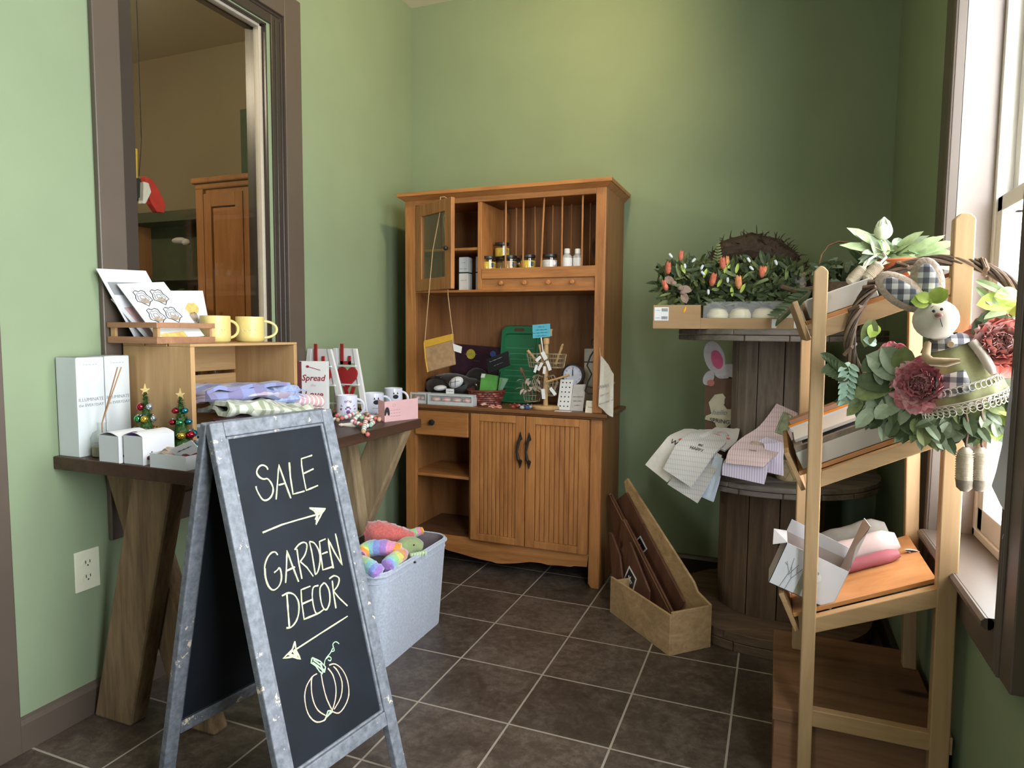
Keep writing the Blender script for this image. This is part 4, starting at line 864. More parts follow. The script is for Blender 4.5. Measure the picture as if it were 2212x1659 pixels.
# LOVE easel letters
def love_easel(label, ul, ur, vt, vb, y, ulb, urb):
    TL, TRr = py(ul, vt, y), py(ur, vt, y); BL, BR = py(ulb, vb, y), py(urb, vb, y); BL.z = BR.z = TZ; TRr.z = TL.z
    t = thing('love_sign', label, 'sign', ((BL.x+BR.x)/2, y, TZ), 0, 'white easel signs with red letters')
    n_ = Vector((0, -1, 0)); S_ = lambda s, tt, o=0: (TL*(1-s)+TRr*s)*(1-tt) + (BL*(1-s)+BR*s)*tt + n_*o
    def bar(mb, s0, s1, t0, t1, o0, o1, mi=0):
        vs = [S_(s, q_, o) for o in (o0, o1) for s, q_ in ((s0, t0), (s1, t0), (s1, t1), (s0, t1))]; mb.add(vs, [(0,3,2,1),(4,5,6,7),(0,1,5,4),(1,2,6,5),(2,3,7,6),(3,0,4,7)], mi)
    b = MB(); bar(b, 0, .16, 0, 1, -.006, .006); bar(b, .84, 1, 0, 1, -.006, .006); bar(b, .16, .84, 0, .22, -.004, .002)
    bar(b, .16, .84, .42, .56, -.006, -.002); b.build('frame', WHITEC, t, bevel=.001)
    for q_ in (.25, .53, .80): bb_ = MB(); bar(bb_, .1, .9, q_, q_+.018, -.002, .016); bb_.build('shelf', WHITEC, t)
    RED = MATS.get('red_glitter_wood') or plain('red_glitter_wood', (.34, .022, .022, 1), .5, .5, .25, 180)
    b = MB(); c1 = S_(.50, .24, .008); sc = (BL-TL).length*.20; b.box((c1.x-.45*sc, c1.y-.003, c1.z), (c1.x-.2*sc, c1.y+.003, c1.z+1.55*sc)); b.box((c1.x-.45*sc, c1.y-.003, c1.z), (c1.x+.45*sc, c1.y+.003, c1.z+.25*sc)); b.box((c1.x+.25*sc, c1.y-.003, c1.z), (c1.x+.45*sc, c1.y+.003, c1.z+.65*sc)); b.build('letter', RED, t)
    hp_ = []; c2 = S_(.52, .42, .008)
    for k in range(28):
        a = 2*math.pi*k/28; hp_.append((c2.x + .055*sc*16*math.sin(a)**3*1.05, c2.y-.003, c2.z + .060*sc*(13*math.cos(a)-5*math.cos(2*a)-2*math.cos(3*a)-math.cos(4*a))))
    MB().prism(hp_, (0, .006, 0)).build('heart', RED, t)
    c3 = S_(.50, .80, .008); w = .75*sc; hh = 1.15*sc
    MB().prism([(c3.x-w*.75, c3.y-.003, c3.z+hh), (c3.x-w*.35, c3.y-.003, c3.z+hh), (c3.x, c3.y-.003, c3.z+hh*.4), (c3.x+w*.35, c3.y-.003, c3.z+hh), (c3.x+w*.75, c3.y-.003, c3.z+hh), (c3.x+w*.2, c3.y-.003, c3.z), (c3.x-w*.2, c3.y-.003, c3.z)], (0, .006, 0)).build('letter', RED, t)
love_easel('white easel sign with red heart, partly hidden by the Spread the Love sign', 666, 716, 753, 885, -.66, 648, 752)
love_easel('white easel sign with red heart, standing free above the mugs', 721, 771, 752, 878, -.60, 724, 796)
# --- white mugs
WHM = plain('white_glaze', (.72, .74, .86, 1), .2, .6, .02, 10); PURP = plain('purple_print', (.20, .06, .25, 1), .5)
def wmug(label, p, hang, deco):
    t = mug('mug', label, (p.x, p.y, TZ), .042, .095, WHM, hang, 'white printed mugs'); L = Vector(t.location); fd = (CAM-L); fd.z = 0; fd.normalize(); sd = Vector((0, 0, 1)).cross(fd); b = MB()
    def at_(a, z): n2 = fd*math.cos(a)+sd*math.sin(a); return L+n2*.0425+Vector((0, 0, z)), n2, sd*math.cos(a)-fd*math.sin(a)
    if deco == 'dog':
        for i, ch in enumerate('MY DOG IS'):
            a = -.62+i*.155; th_ = (i-4)*.33; q_, n2, e = at_(.1+.62*math.sin(th_), .030+.040*math.cos(th_)); b.text(ch, q_, (e*math.cos(th_)-Vector((0, 0, 1))*math.sin(th_)), (Vector((0, 0, 1))*math.cos(th_)+e*math.sin(th_)), .012, 0, .0005, bold=.0003)
        for dx, dz, r_ in ((0, .030, .008), (-.2, .043, .0035), (-.07, .049, .0038), (.07, .049, .0038), (.2, .043, .0035)): q_, n2, e = at_(.1+dx, dz); b.ball(q_, (r_, .0008, r_), basis(e, n2, (0, 0, 1)))
    else:
        q_, n2, e = at_(.25, .058); b.ball(q_, (.013, .0008, .010), basis(e, n2, (0, 0, 1))); 
        for dx in (-.2, .2): q_, n2, e = at_(.25+dx, .070); b.prism([q_-e*.004, q_+e*.004, q_+Vector((0, 0, .010))], n2*.0008)
        q_, n2, e = at_(.25, .030); b.text(deco, q_, e, (0, 0, 1), .010, 0, .0005)
    b.build('printed_design', PURP if deco == 'dog' else INK, t); return t
wmug('white mug with a purple paw print and dog slogan, leftmost of the white mugs', pz(750, 903, TZ), math.radians(20), 'dog')
wmug('white mug printed with a black cat, directly behind the pink card', pz(808, 896, TZ), math.radians(40), 'cat mom')
wmug('white mug with its handle toward the hutch, furthest back of the white mugs', pz(850, 882, TZ), math.radians(10), 'meow')
# --- pink card with bow
PC = thing('earring_card', 'pink folded card with black bunny-ear clips at the table corner', 'card', (-.13, -.62, TZ))
PINKC = plain('pink_card', (.70, .42, .42, 1), .6, .3, .04)
a, c = pz(831, 912, TZ), pz(903, 904, TZ); h_ = .085; e0 = pz(817, 908, TZ)
b = MB(); quadslab(b, a+Vector((0, 0, h_-.004)), c+Vector((0, 0, h_)), c, a, .0015); quadslab(b, e0+Vector((0, 0, h_)), a+Vector((0, 0, h_-.004)), a, e0, .0015); b.build('card', PINKC, PC)
b = MB(); ex_ = (c-a).normalized(); n_ = ex_.cross(Vector((0, 0, 1))); n_ = n_ if n_.dot(CAM-a) > 0 else -n_
for q_, ra in ((.004, .25), (.016, -.2)):
    cc = a + ex_*q_ + Vector((0, 0, .042)) + n_*.003; R_ = basis(ex_, n_, (0, 0, 1)) @ Matrix.Rotation(ra, 3, 'Y'); b.ball(cc, (.0055, .0015, .018), R_, 12)
b.build('ear_clip', INK, PC)
b = MB(); cr_ = a + ex_*.045 + Vector((0, 0, h_*.75)) + n_*.0006; b.tube([cr_+ex_*.006*math.cos(t_)+Vector((0, 0, .006*math.sin(t_))) for t_ in [2*math.pi*k/12 for k in range(12)]], .0006, 4, closed=True)
for k in range(3): b.text('enjoy every day', a + ex_*.05 + Vector((0, 0, h_*(.5-.14*k))) + n_*.0004, ex_, (0, 0, 1), .008, 0, .0003)
b.build('lettering', plain('rose_ink', (.52, .25, .27, 1), .7), PC)
# --- bead garlands
BCOL = [plain('bead_'+n_, c, .45, .4, .04, 5) for n_, c in (('coral', (.55, .14, .12, 1)), ('white', (.78, .76, .74, 1)), ('peach', (.68, .40, .27, 1)), ('pink', (.70, .30, .28, 1)), ('mint', (.32, .50, .36, 1)), ('wood', (.46, .30, .17, 1)))]
TASS = plain('cotton_tassel', (.74, .68, .56, 1), .95, .1, .08, 90, fuzz=.4)
def garland(label, pts, seq, seed, tass):
    t = thing('bead_garland', label, 'garland', pts[len(pts)//2], 0, 'bead garlands on the table edge'); P = []
    for i in range(len(pts)-1):
        a, c = Vector(pts[i]), Vector(pts[i+1]); k_ = max(1, int((c-a).length/.0165)); P += [a.lerp(c, j/k_) for j in range(k_)]
    for i, p in enumerate(P): MB().ball(p + Vector((0, 0, .0088)), .0088, n=10).build('bead', BCOL[seq[i % len(seq)]], t, smooth=True)
    MB().tube([p+Vector((0, 0, .0085)) for p in P], .001, 4).build('cord', TWINE, t)
    for (p, d) in tass:
        p, d = Vector(p), Vector(d); d = d.normalized(); b = MB(); b.tube([p, p+d*.008, p+d*.016, p+d*.04, p+d*.062], [.003, .006, .005, .009, .012], 10); rr = random.Random(seed)
        for k in range(24): s_ = Vector((rr.uniform(-1, 1), rr.uniform(-1, 1), rr.uniform(-.3, .8)))*.010; b.tube([p+d*.016, p+d*.045+s_*.7, p+d*.07+s_], .0012, 3)
        b.build('tassel', TASS, t)
def tp(u, v, dz=0): p = pz(u, v, TZ); p.z += dz; return p
rgg = random.Random(3)
def meander(pts, per=2, jit=5):
    out = []
    for (u, v, dz) in pts:
        out.append(tp(u+rgg.uniform(-jit, jit)*.6, v+rgg.uniform(-jit, jit)*.4, dz))
    return out
garland('coral, pink and white bead garland heaped in front of the paw mug', meander([(712,898,.0),(728,893,.004),(745,889,.006),(762,888,.008),(778,890,.006),(795,893,.004),(812,898,0),(822,903,0),(818,910,0),(803,909,.006),(788,905,.012),(770,903,.014),(752,901,.014),(736,903,.010),(722,907,.006)]), (0, 1, 2, 0, 1, 5, 0, 1, 2), 1, ((tp(735,900,.018), (.5, .15, -.05)), (tp(800,905,.012), (.9, .35, -.06))))
garland('mint, white and coral bead garland spilling over the table edge', meander([(716,912,.006),(730,915,.008),(748,912,.014),(764,909,.018),(780,912,.014),(794,914,.006),(806,918,0),(800,924,0),(786,926,.002),(774,922,.006),(760,920,.010),(770,914,.020),(790,919,.012)]) + [Vector((-.040, -1.00, TZ-.004)), Vector((-.033, -.985, TZ-.016)), Vector((-.033, -.965, TZ-.022))], (4, 1, 5, 0, 1, 3, 1, 0, 1, 4, 1), 2, ((tp(732,922,.008), (1, .55, -.03)), (tp(722,930,.006), (.1, -.3, -.05))))
t = thing('ribbon_bow', 'small white knotted bow in front of the pink card', 'bow', tp(835, 905)); c = tp(835, 903, .008); b = MB()
for a in (.2, 1.9, 3.3, 5.0): b.tube([c, c+Vector((.012*math.cos(a), .012*math.sin(a), .010)), c+Vector((.026*math.cos(a), .026*math.sin(a), .0))], [.003, .006, .002], 6)
b.build('bow', TASS, t)
# --- wall outlet
OT = thing('wall_outlet', 'cream double wall outlet under the table end on the left wall', 'outlet', (WL, -1.642, .44)); OC = plain('cream_plastic', (.70, .70, .52, 1), .4, .5, .02)
MB().box((WL, -1.683, .381), (WL+.006, -1.607, .502)).build('cover_plate', OC, OT, bevel=.002)
for zz in (.463, .420):
    r_ = MB().lathe((WL+.006, -1.645, zz), [(.0165, 0), (.0165, .0016)], 20, R=basis((0, 1, 0), (0, 0, 1), (1, 0, 0)), sy=.85).build('receptacle', OC, OT)
    b = MB()
    for yy in (-.0065, .0065): b.box((WL+.0075, -1.645+yy-.0012, zz-.001), (WL+.0081, -1.645+yy+.0012, zz+.008))
    b.ball((WL+.0078, -1.645, zz-.007), (.0006, .0025, .0025)); b.build('slots', INK, r_)
# ================================================================ THINGS IN THE HUTCH
HZ = .800; LZ = 1.442
JG = glassy('jar_glass', (.95, .95, .93, 1), .25); BLK = plain('black_lid', (.015, .014, .013, 1), .35, .5, .05)
FILL = {n_: plain(n_+'_fill', c, .5, .4, .2, 60) for n_, c in (('yellow', (.70, .50, .04, 1)), ('amber', (.42, .25, .08, 1)), ('white', (.74, .74, .74, 1)))}
def jar(label, p, fill, r=.037, h=.070):
    t = thing('candle_jar', label, 'jar', p, 0, 'jars on the plate rack'); L = Vector(p)
    MB().lathe(L, [(r*.9, 0), (r, .004), (r, h*.76), (r*.88, h*.83)], 22, capt=False).build('glass', JG, t, smooth=True)
    MB().lathe(L, [(r*.88, .003), (r*.93, .008), (r*.93, h*.62), (0, h*.62)], 20).build('contents', FILL[fill], t, smooth=True)
    MB().lathe(L, [(r*.9, h*.82), (r*.94, h*.83), (r*.94, h*.99), (r*.9, h)], 20).build('lid', BLK, t, smooth=True)
    fd = (CAM-L); fd.z = 0; fd.normalize(); sd = Vector((0, 0, 1)).cross(fd); b = MB()
    n2 = (fd*math.cos(.5)+sd*math.sin(.5)); b.ball(L+n2*r*1.0+Vector((0, 0, h*.40)), (.011, .0012, .011), basis(sd, n2, (0, 0, 1)), 12); b.build('label_mark', BLK if fill != 'white' else WHITEC, t); return t
for x, y, z, f, lab in ((.018, -.045, 0, 'yellow', 'yellow candle jar at the left end of the front row'), (.125, -.045, 0, 'amber', 'amber candle jar, second in the front row'), (.218, -.045, 0, 'yellow', 'yellow candle jar, third in the front row'),
                        (.322, -.04, 0, 'white', 'jar of white sweets with a black lid'), (.062, .02, 0, 'amber', 'jar carrying the upper jar, half hidden in the second row'),
                        (.060, .02, .0605, 'yellow', 'yellow candle jar standing on top of another jar'), (.105, .055, .0, 'yellow', 'yellow jar behind the amber one, at the back of the rack'), (.095, .085, .0605, 'amber', 'small dark jar behind the topmost yellow jar')):
    if z and y > .05: MB_ = 0; z = 0; y = .13
    jar(lab, (x, y, LZ+(.0705 if z else 0)), f)
def pillbottle(label, p):
    t = thing('spray_bottle', label, 'bottle', p, 0, 'white-capped bottles on the plate rack'); L = Vector(p)
    MB().lathe(L, [(.020, 0), (.023, .003), (.023, .058), (.012, .068), (.010, .072)], 18).build('bottle', film('clear_plastic', (.75, .78, .78, 1), .5) if 'clear_plastic' not in MATS else MATS['clear_plastic'], t, smooth=True)
    MB().lathe(L, [(.0234, .012), (.0234, .050)], 18, capb=False, capt=False).build('label', WHITEC, t, smooth=True); MB().lathe(L, [(.013, .070), (.013, .090), (.011, .092)], 16).build('cap', WHITEC, t, smooth=True)
pillbottle('front bottle with a white cap and white label', (.408, -.05, LZ)); pillbottle('bottle just right of and behind the front one, white cap', (.452, -.03, LZ)); 
for k, (xa, xb) in enumerate(((-.142, -.093), (-.052, -.018))):
    t = thing('tea_tin', ('white tin nearer the glazed door in the narrow compartment', 'white tin against the divider in the narrow compartment')[k], 'tin', ((xa+xb)/2, .0, 1.353), 0, 'white tins in the narrow compartment')
    MB().box((xa, -.04, 1.353), (xb, .01, 1.515)).build('tin', WHITEC, t, bevel=.002); MB().box((xa-.0006, -.0406, 1.437), (xb+.0006, .0106, 1.443)).build('band', INK, t)
    b = MB(); 
    for i, w_ in enumerate(('tea', 'herbal', 'no. 5')): b.text(w_, ((xa+xb)/2, -.0405, 1.485-.03*i if i < 2 else 1.40), (1, 0, 0), (0, 0, 1), .014 if xb-xa > .04 else .010, 0, .0003)
    b.build('lettering', GREYINK, t)
t = thing('glass_votive', 'small clear glass votive behind the glazed door of the hutch', 'glass', (-.27, .06, 1.353)); L = Vector(t.location)
MB().lathe(L, [(.022, 0), (.030, .01), (.034, .055), (.031, .055), (.027, .012), (0, .008)], 20, capt=False).build('glass', CLEAR, t, smooth=True)
# crossbody purse hanging from the glazed door
PU = thing('crossbody_purse', 'tan crossbody purse with a mustard flap hanging by its strap from the glazed hutch door', 'purse', (-.29, -.26, 1.12))
TANL = plain('tan_leather', (.38, .235, .12, 1), .6, .3, .2, 40, bmp=.2); MUST = plain('mustard_leather', (.60, .33, .035, 1), .5, .4, .06, 30)
YP = -.255; c4 = [py(u, v, YP) for u, v in ((915, 737), (977, 722), (982, 788), (923, 804))]
ext = Vector((0, .016, 0)); n4 = 1
MB().prism([p + Vector((0, .001, 0)) for p in c4], ext).build('body', TANL, PU, bevel=.004)
fl = [py(u, v, YP-.002) for u, v in ((915, 736), (976, 721), (977, 735), (916, 752))]; MB().prism(fl, (0, .020, 0)).build('flap', MUST, PU, bevel=.002)
MB().tube([py(u, v, YP-.001) for u, v in ((916, 740), (919, 775), (924, 804))], .0035, 6).build('piping', MUST, PU)
topz = 1.768
da = py(943, 432, YP)
s1 = [c4[0] + Vector((.002, .008, 0)), py(926, 640, -.235), py(935, 540, -.225), Vector((da.x-.004, -.215, 1.70)), Vector((da.x, -.218, topz)), Vector((da.x+.012, -.20, topz+.004)), Vector((da.x+.03, -.18, topz-.01)), py(958, 470, -.17), py(963, 530, -.17), py(968, 640, -.20), c4[1] + Vector((-.002, .008, 0))]
MB().tube(s1, .0024, 6).build('strap', plain('pale_leather_cord', (.42, .27, .14, 1), .6, .3, .1), PU, smooth=True)
q_ = [py(u, v, YP-.003) for u, v in ((978, 742), (998, 749), (996, 763), (980, 758))]; b = MB(); quadslab(b, *q_, .001); b.build('price_tag', WHITEC, PU)
# planet poster
PO = thing('planet_puzzle', 'dark purple planet poster box leaning against the hutch back', 'poster', (-.05, .2, HZ)); YQ = .195
q_ = [py(975, 742, YQ), py(1092, 752, YQ), py(1092, 860, YQ), py(975, 860, YQ)]; q_[2].z = q_[3].z = HZ
b = MB(); quadslab(b, *q_, .02); b.build('box', plain('night_purple_print', (.035, .012, .022, 1), .4, .4, .35, 12), PO)
for (u, v, r_, c, nm) in ((1017, 765, .026, (.52, .42, .04, 1), 'yellow'), (1065, 765, .017, (.06, .10, .30, 1), 'blue')):
    b = MB(); b.lathe(py(u, v, YQ-.0015), [(r_, 0), (r_*.98, .0008)], 24, R=basis((1, 0, 0), (0, 0, 1), (0, -1, 0))); b.build(nm+'_planet', plain(nm+'_planet_print', c, .5, .3, .25, 90), PO)
b = MB(); a = py(1017, 765, YQ-.003); b.tube([a+Vector((-.035, 0, 0)), a+Vector((.035, 0, 0))], .0012, 4); b.text('planets', py(1030, 781, YQ-.001), (1, 0, 0), (0, 0, 1), .010, 0, .0003); b.build('print_detail', GREYINK, PO)
# green tray
GT = thing('green_tray', 'green rounded plastic gardening tray with a handle slot leaning in the hutch', 'tray', (.16, .17, HZ)); GRN = plain('green_plastic', (.018, .16, .065, 1), .3, .6, .08, 6)
x0, x1 = py(1080, 780, .15).x, py(1163, 780, .15).x; zt = py(1120, 703, .17).z
def rr2(x0, x1, z0, z1, r, y): return [Vector((cx+r*math.cos(math.radians(a0+15*k)), y, cz+r*math.sin(math.radians(a0+15*k)))) for cx, cz, a0 in ((x1-r, z1-r, 0), (x0+r, z1-r, 90), (x0+r, z0+r, 180), (x1-r, z0+r, 270)) for k in range(7)]
tl = .17; 
def lean(P): return [Vector((p.x, p.y + (p.z-HZ)*tl, p.z)) for p in P]
o1 = rr2(x0, x1, HZ, zt, .035, .120); i1 = rr2(x0+.012, x1-.012, HZ+.012, zt-.04, .03, .120)
b = MB(); loft(b, [lean(o1), lean([p+Vector((0, -.016, 0)) for p in rr2(x0+.004, x1-.004, HZ+.004, zt-.004, .033, .120)]), lean([p+Vector((0, -.016, 0)) for p in i1]), lean([p+Vector((0, -.004, 0)) for p in rr2(x0+.018, x1-.018, HZ+.018, zt-.046, .028, .120)])], True, True)
b.build('tray', GRN, GT, smooth=True, ang=50); b = MB(); xm = (x0+x1)/2
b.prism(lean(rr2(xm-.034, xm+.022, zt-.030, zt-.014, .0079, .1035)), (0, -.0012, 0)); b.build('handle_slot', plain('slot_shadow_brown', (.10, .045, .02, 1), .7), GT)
b = MB()
for k in range(9): z = HZ+.05+.028*k; b.add(lean([Vector((x0+.03, .1145, z)), Vector((x1-.03, .1145, z)), Vector((x1-.03, .1145, z+.0022)), Vector((x0+.03, .1145, z+.0022))]), [(0, 1, 2, 3)])
b.build('grid_marks', plain('pale_green_print', (.12, .34, .18, 1), .5), GT)
# red woven basket
RB = thing('woven_basket', 'small dark red woven basket holding green packets in the hutch', 'basket', (-.008, .0, HZ)); L = Vector((-.008, .0, HZ)); WV = plain('dark_red_willow', (.14, .028, .018, 1), .5, .5, .25, 60); WV2 = plain('red_willow_light', (.30, .085, .055, 1), .5, .5, .25, 60)
R0, R1, HBs = .066, .092, .072; b = MB(); b2 = MB()
for j in range(7):
    for i in range(22):
        a = 2*math.pi*(i+.5*(j % 2))/22; r_ = R0+(R1-R0)*j/6; z = .006+.0105*j; d = Vector((math.cos(a), math.sin(a), 0)); tt = Vector((-math.sin(a), math.cos(a), 0))
        (b if (i+j) % 3 else b2).ball(L + d*r_ + Vector((0, 0, z)), (.015, .0045, .0058), basis(tt, d, (0, 0, 1)), 8)
b.lathe(L, [(R0*.97, 0), (R0*.97, .004), (R1*.93, HBs), (R1*.90, HBs), (R0*.9, .006), (0, .006)], 24, capt=False); b.tube([L+Vector((R1*1.02*math.cos(2*math.pi*k/30), R1*1.02*math.sin(2*math.pi*k/30), HBs)) for k in range(30)], .005, 8, closed=True)
w_ = b.build('weave', WV, RB, smooth=True); b2.build('light_strands', WV2, w_, smooth=True)
PKG = plain('green_packet', (.10, .33, .06, 1), .3, .6, .2, 20); PKL = film('pale_green_film', (.35, .55, .40, 1), .6, .15)
for k, (u0, v0, u1, v1, yy, mt, lab) in enumerate(((1040, 806, 1076, 812, -.005, PKG, 'green seed packet leaning left in the red basket'), (1054, 812, 1084, 818, .012, PKG, 'green seed packet in the middle of the red basket'), (1076, 815, 1098, 818, .03, PKL, 'clear green packet at right in the red basket'))):
    a, c = py(u0, v0, yy), py(u1, v1, yy); b = MB(); quadslab(b, a, c, (min(c.x-.008, .045), yy-.008, HZ+.035), (a.x-.012, yy-.008, HZ+.035), .006); o = b.build('seed_packet', mt, bevel=.001); tag(o, lab, 'packet', 'green packets in the red basket')
    if k == 0: b = MB(); quadslab(b, a+Vector((.002, -.0008, -.003)), a+Vector((.022, -.0008, -.003)), a+Vector((.018, -.003, -.022)), a+Vector((-.003, -.003, -.022)), .0005); b.build('label', WHITEC, o)
t = thing('slate_tag', 'black slate tag with chalk writing sticking up from the red basket', 'sign', (.0, -.03, HZ)); YT = -.045
q_ = [py(u, v, YT) for u, v in ((1049, 777), (1099, 757), (1103, 788), (1055, 808))]; b = MB(); b.prism(q_, (0, .005, 0)); b.build('slate', plain('black_slate', (.006, .006, .007, 1), .35, .5, .1), t, bevel=.003)
e_ = (q_[1]-q_[0]).normalized(); b = MB(); m_ = (q_[0]+q_[2])/2 + Vector((0, -.0008, 0)); b.text('Coasters', m_+Vector((-.01, 0, .008)), e_, Vector((-e_.z, 0, e_.x)), .018, 0, .0003, shear=.3); b.text('set of four', m_-Vector((-.002, 0, .012)), e_, Vector((-e_.z, 0, e_.x)), .010, 0, .0003); b.build('lettering', GREYINK, t)
MB().tube([py(1080, 803, YT+.003), py(1076, 830, -.02), (py(1074, 845, 0).x, -.01, HZ+.02)], .003, 6).build('stake', IRON, t)
# black bags and white caps
BAGB = plain('black_fabric', (.013, .012, .012, 1), .6, .4, .3, 30, fuzz=.3)
t = thing('black_tote', 'black tote bag with a shiny trim slumped behind the white mask packs', 'bag', (-.23, .06, HZ)); b = MB(); c = Vector((-.235, .06, HZ+.072))
b.ball(c, (.14, .085, .072), n=22); b.ball(c+Vector((.10, .02, -.01)), (.08, .07, .06), n=18); b.build('body', BAGB, t, smooth=True)
b = MB(); P = [c + Vector((-.10+.21*k/12, -.075-.012*math.sin(k), .035+.02*math.sin(k*.5))) for k in range(13)]; b.tube(P, .006, 8); b.tube([c + Vector((.15+.025*math.cos(a), -.05, -.0+.025*math.sin(a))) for a in [2*math.pi*k/14 for k in range(14)]], .007, 8, closed=True); b.build('trim', plain('gloss_black_trim', (.02, .02, .022, 1), .12, .8, .05), t, smooth=True)
t = thing('black_pouch', 'upright black pouch behind the purse in the hutch', 'bag', (-.16, .15, HZ)); MB().ball((-.13, .15, HZ+.085), (.075, .035, .085), n=18).build('body', BAGB, t, smooth=True)
CAPW = plain('white_cotton', (.66, .66, .66, 1), .85, .15, .05, 50, fuzz=.3)
for k, (u, v, lab) in enumerate(((985, 826, 'white mesh cap pack on top of the macaron boxes'), (951, 838, 'white cap pack lying at left over the macaron boxes'))):
    p = py(u, v, -.055); t = thing('cap_pack', lab, 'cap', p, 0, 'white cap packs'); b = MB(); b.ball(p, ((.040, .03, .026), (.034, .03, .014))[k], Matrix.Rotation(-.5 if k == 0 else -.1, 3, 'Y'), 18); b.build('cap', CAPW, t, smooth=True)
    if k == 0:
        b = MB()
        for o_ in (-.012, .012): b.tube([p+Vector((o_, -.031, .024)), p+Vector((o_*1.1, -.034, -.02))], .0012, 4)
        b.tube([p+Vector((-.034, -.03, -.004)), p+Vector((.034, -.03, .01))], .0012, 4); b.build('strap', INK, t)
        q_ = py(972, 845, -.09); b = MB(); b.box((q_.x-.022, q_.y, q_.z-.012), (q_.x+.022, q_.y+.001, q_.z+.012)); b.text('cap club', (q_.x, q_.y-.0004, q_.z-.003), (1, 0, 0), (0, 0, 1), .009, 1, .0002); b.build('tag', [WHITEC, INK], t)
# macaron boxes
MACG = plain('pale_marble_card', (.55, .58, .57, 1), .4, .4, .1, 20); MACP = plain('pink_macaron', (.55, .24, .20, 1), .7, .2, .1, 80); MACC = plain('cream_filling', (.75, .70, .62, 1), .7)
def macbox(label, u0, u1, y, n_):
    x0, x1 = py(u0, 870, y).x, py(u1, 870, y).x; t = thing('macaron_box', label, 'box', ((x0+x1)/2, y+.02, HZ), 0, 'macaron boxes on the hutch counter'); z1 = HZ+.054
    MB().box((x0, y, HZ), (x1, y+.048, HZ+.006)).box((x0, y, HZ+.006), (x0+.008, y+.048, z1)).box((x1-.008, y, HZ+.006), (x1, y+.048, z1)).box((x0+.008, y+.044, HZ+.006), (x1-.008, y+.048, z1)).box((x0+.008, y, HZ+.006), (x1-.008, y+.004, HZ+.017)).box((x0+.008, y, z1-.009), (x1-.008, y+.004, z1)).box((x0+.008, y+.004, z1-.003), (x1-.008, y+.044, z1)).build('carton', MACG, t, bevel=.001)
    MB().box((x0+.008, y+.001, HZ+.017), (x1-.008, y+.002, z1-.009)).build('window_film', film('clear_film', (.9, .9, .9, 1), .15, .1) if 'clear_film' not in MATS else MATS['clear_film'], t)
    w = (x1-x0-.02)/n_
    for k in range(n_):
        c = Vector((x0+.010+w*(k+.5), y+.024, HZ+.026)); o = thing('macaron', 'pink macaron behind the window of a macaron box', 'macaron', c, 0, 'pink macarons in the '+('left' if n_ == 2 else 'right')+' macaron box')
        o['label'] = ('leftmost', 'second', 'third', 'rightmost')[k if n_ == 4 else k*3] + ' pink macaron seen through the window of the ' + ('smaller left' if n_ == 2 else 'longer right') + ' macaron box'
        MB().lathe(c, [(w*.30, -.010), (w*.42, -.007), (w*.43, -.001)], 14).lathe(c, [(w*.43, .004), (w*.42, .009), (w*.28, .013)], 14).build('shells', MACP, o, smooth=True); MB().lathe(c, [(w*.40, -.001), (w*.40, .004)], 14).build('filling', MACC, o)
macbox('pale marbled macaron box with four pink macarons, in front of the black tote', 923, 1021, -.125, 4); macbox('pale marbled macaron box partly hidden behind the pink card', 886, 921, -.112, 2)
# utensil carousel
UC = thing('utensil_carousel', 'wooden utensil carousel with wire baskets and white tags on the hutch counter', 'rack', (.32, -.06, HZ)); L = Vector((.318, -.06, HZ)); PALEW = wood('pale_beech', (.58, .38, .18, 1), (.42, .25, .10, 1), 'z', 20, .55)
b = MB(); b.lathe(L, [(.062, 0), (.065, .003), (.065, .012), (.058, .017)], 30, sy=.7); b.build('base', PALEW, UC, smooth=True)
MB().lathe(L, [(.012, .016), (.010, .05), (.013, .10), (.010, .16), (.012, .24), (.010, .30), (.014, .302), (.015, .325), (.012, .33)], 16).build('post', PALEW, UC, smooth=True)
WIREM = plain('beige_wire', (.38, .31, .20, 1), .4, .5, .1, metal=.3)
def wirebasket(c, r, h, name='wire_basket', m=WIREM):
    b = MB(); c = Vector(c); N = 16
    for zz, rr in ((0, r*.75), (h*.35, r*.84), (h*.68, r*.92), (h, r)): b.tube([c+Vector((rr*math.cos(2*math.pi*k/N), rr*math.sin(2*math.pi*k/N), zz)) for k in range(N)], .0015, 5, closed=True)
    for k in range(N): a = 2*math.pi*k/N; b.tube([c+Vector((r*.1*math.cos(a), r*.1*math.sin(a), 0)), c+Vector((r*.75*math.cos(a), r*.75*math.sin(a), 0)), c+Vector((r*math.cos(a), r*math.sin(a), h))], .0011, 4)
    return b.build(name, m, UC)
wirebasket(L+Vector((-.045, 0, .195)), .048, .062); wirebasket(L+Vector((.050, .0, .195)), .046, .062); wirebasket(L+Vector((-.085, .05, .03)), .050, .085); wirebasket(L+Vector((.0, .055, .06)), .045, .06)
rr_ = random.Random(5); UTW = [PALEW, wood('walnut_utensil', (.20, .10, .05, 1), (.09, .045, .025, 1), 'z', 20, .5)]
def utensil(label, a, c, r, bowl, m, grp='wooden utensils on the carousel', nm='wooden_utensil'):
    a, c = Vector(a), Vector(c); b = MB(); b.tube([a, a.lerp(c, .6), c], [r, r*.8, r*1.1], 8)
    if bowl: d = (c-a).normalized(); s_ = d.orthogonal().normalized(); b.ball(c+d*bowl*.7, (bowl*.6, bowl*.25, bowl), basis(s_, d.cross(s_), d), 12)
    o = b.build(nm, m, smooth=True); o.data.transform(Matrix.Translation(-a)); o.location = a; return tag(o, label, 'utensil', grp)
utensil('pale wooden handle rising at left out of the carousel', L+Vector((-.035, .0, .21)), L+Vector((-.085, -.02, .272)), .007, 0, UTW[0]); utensil('short thick pale rolling pin end beside the blue note', L+Vector((.016, .0, .34)), L+Vector((.018, .0, .372)), .012, 0, UTW[0])
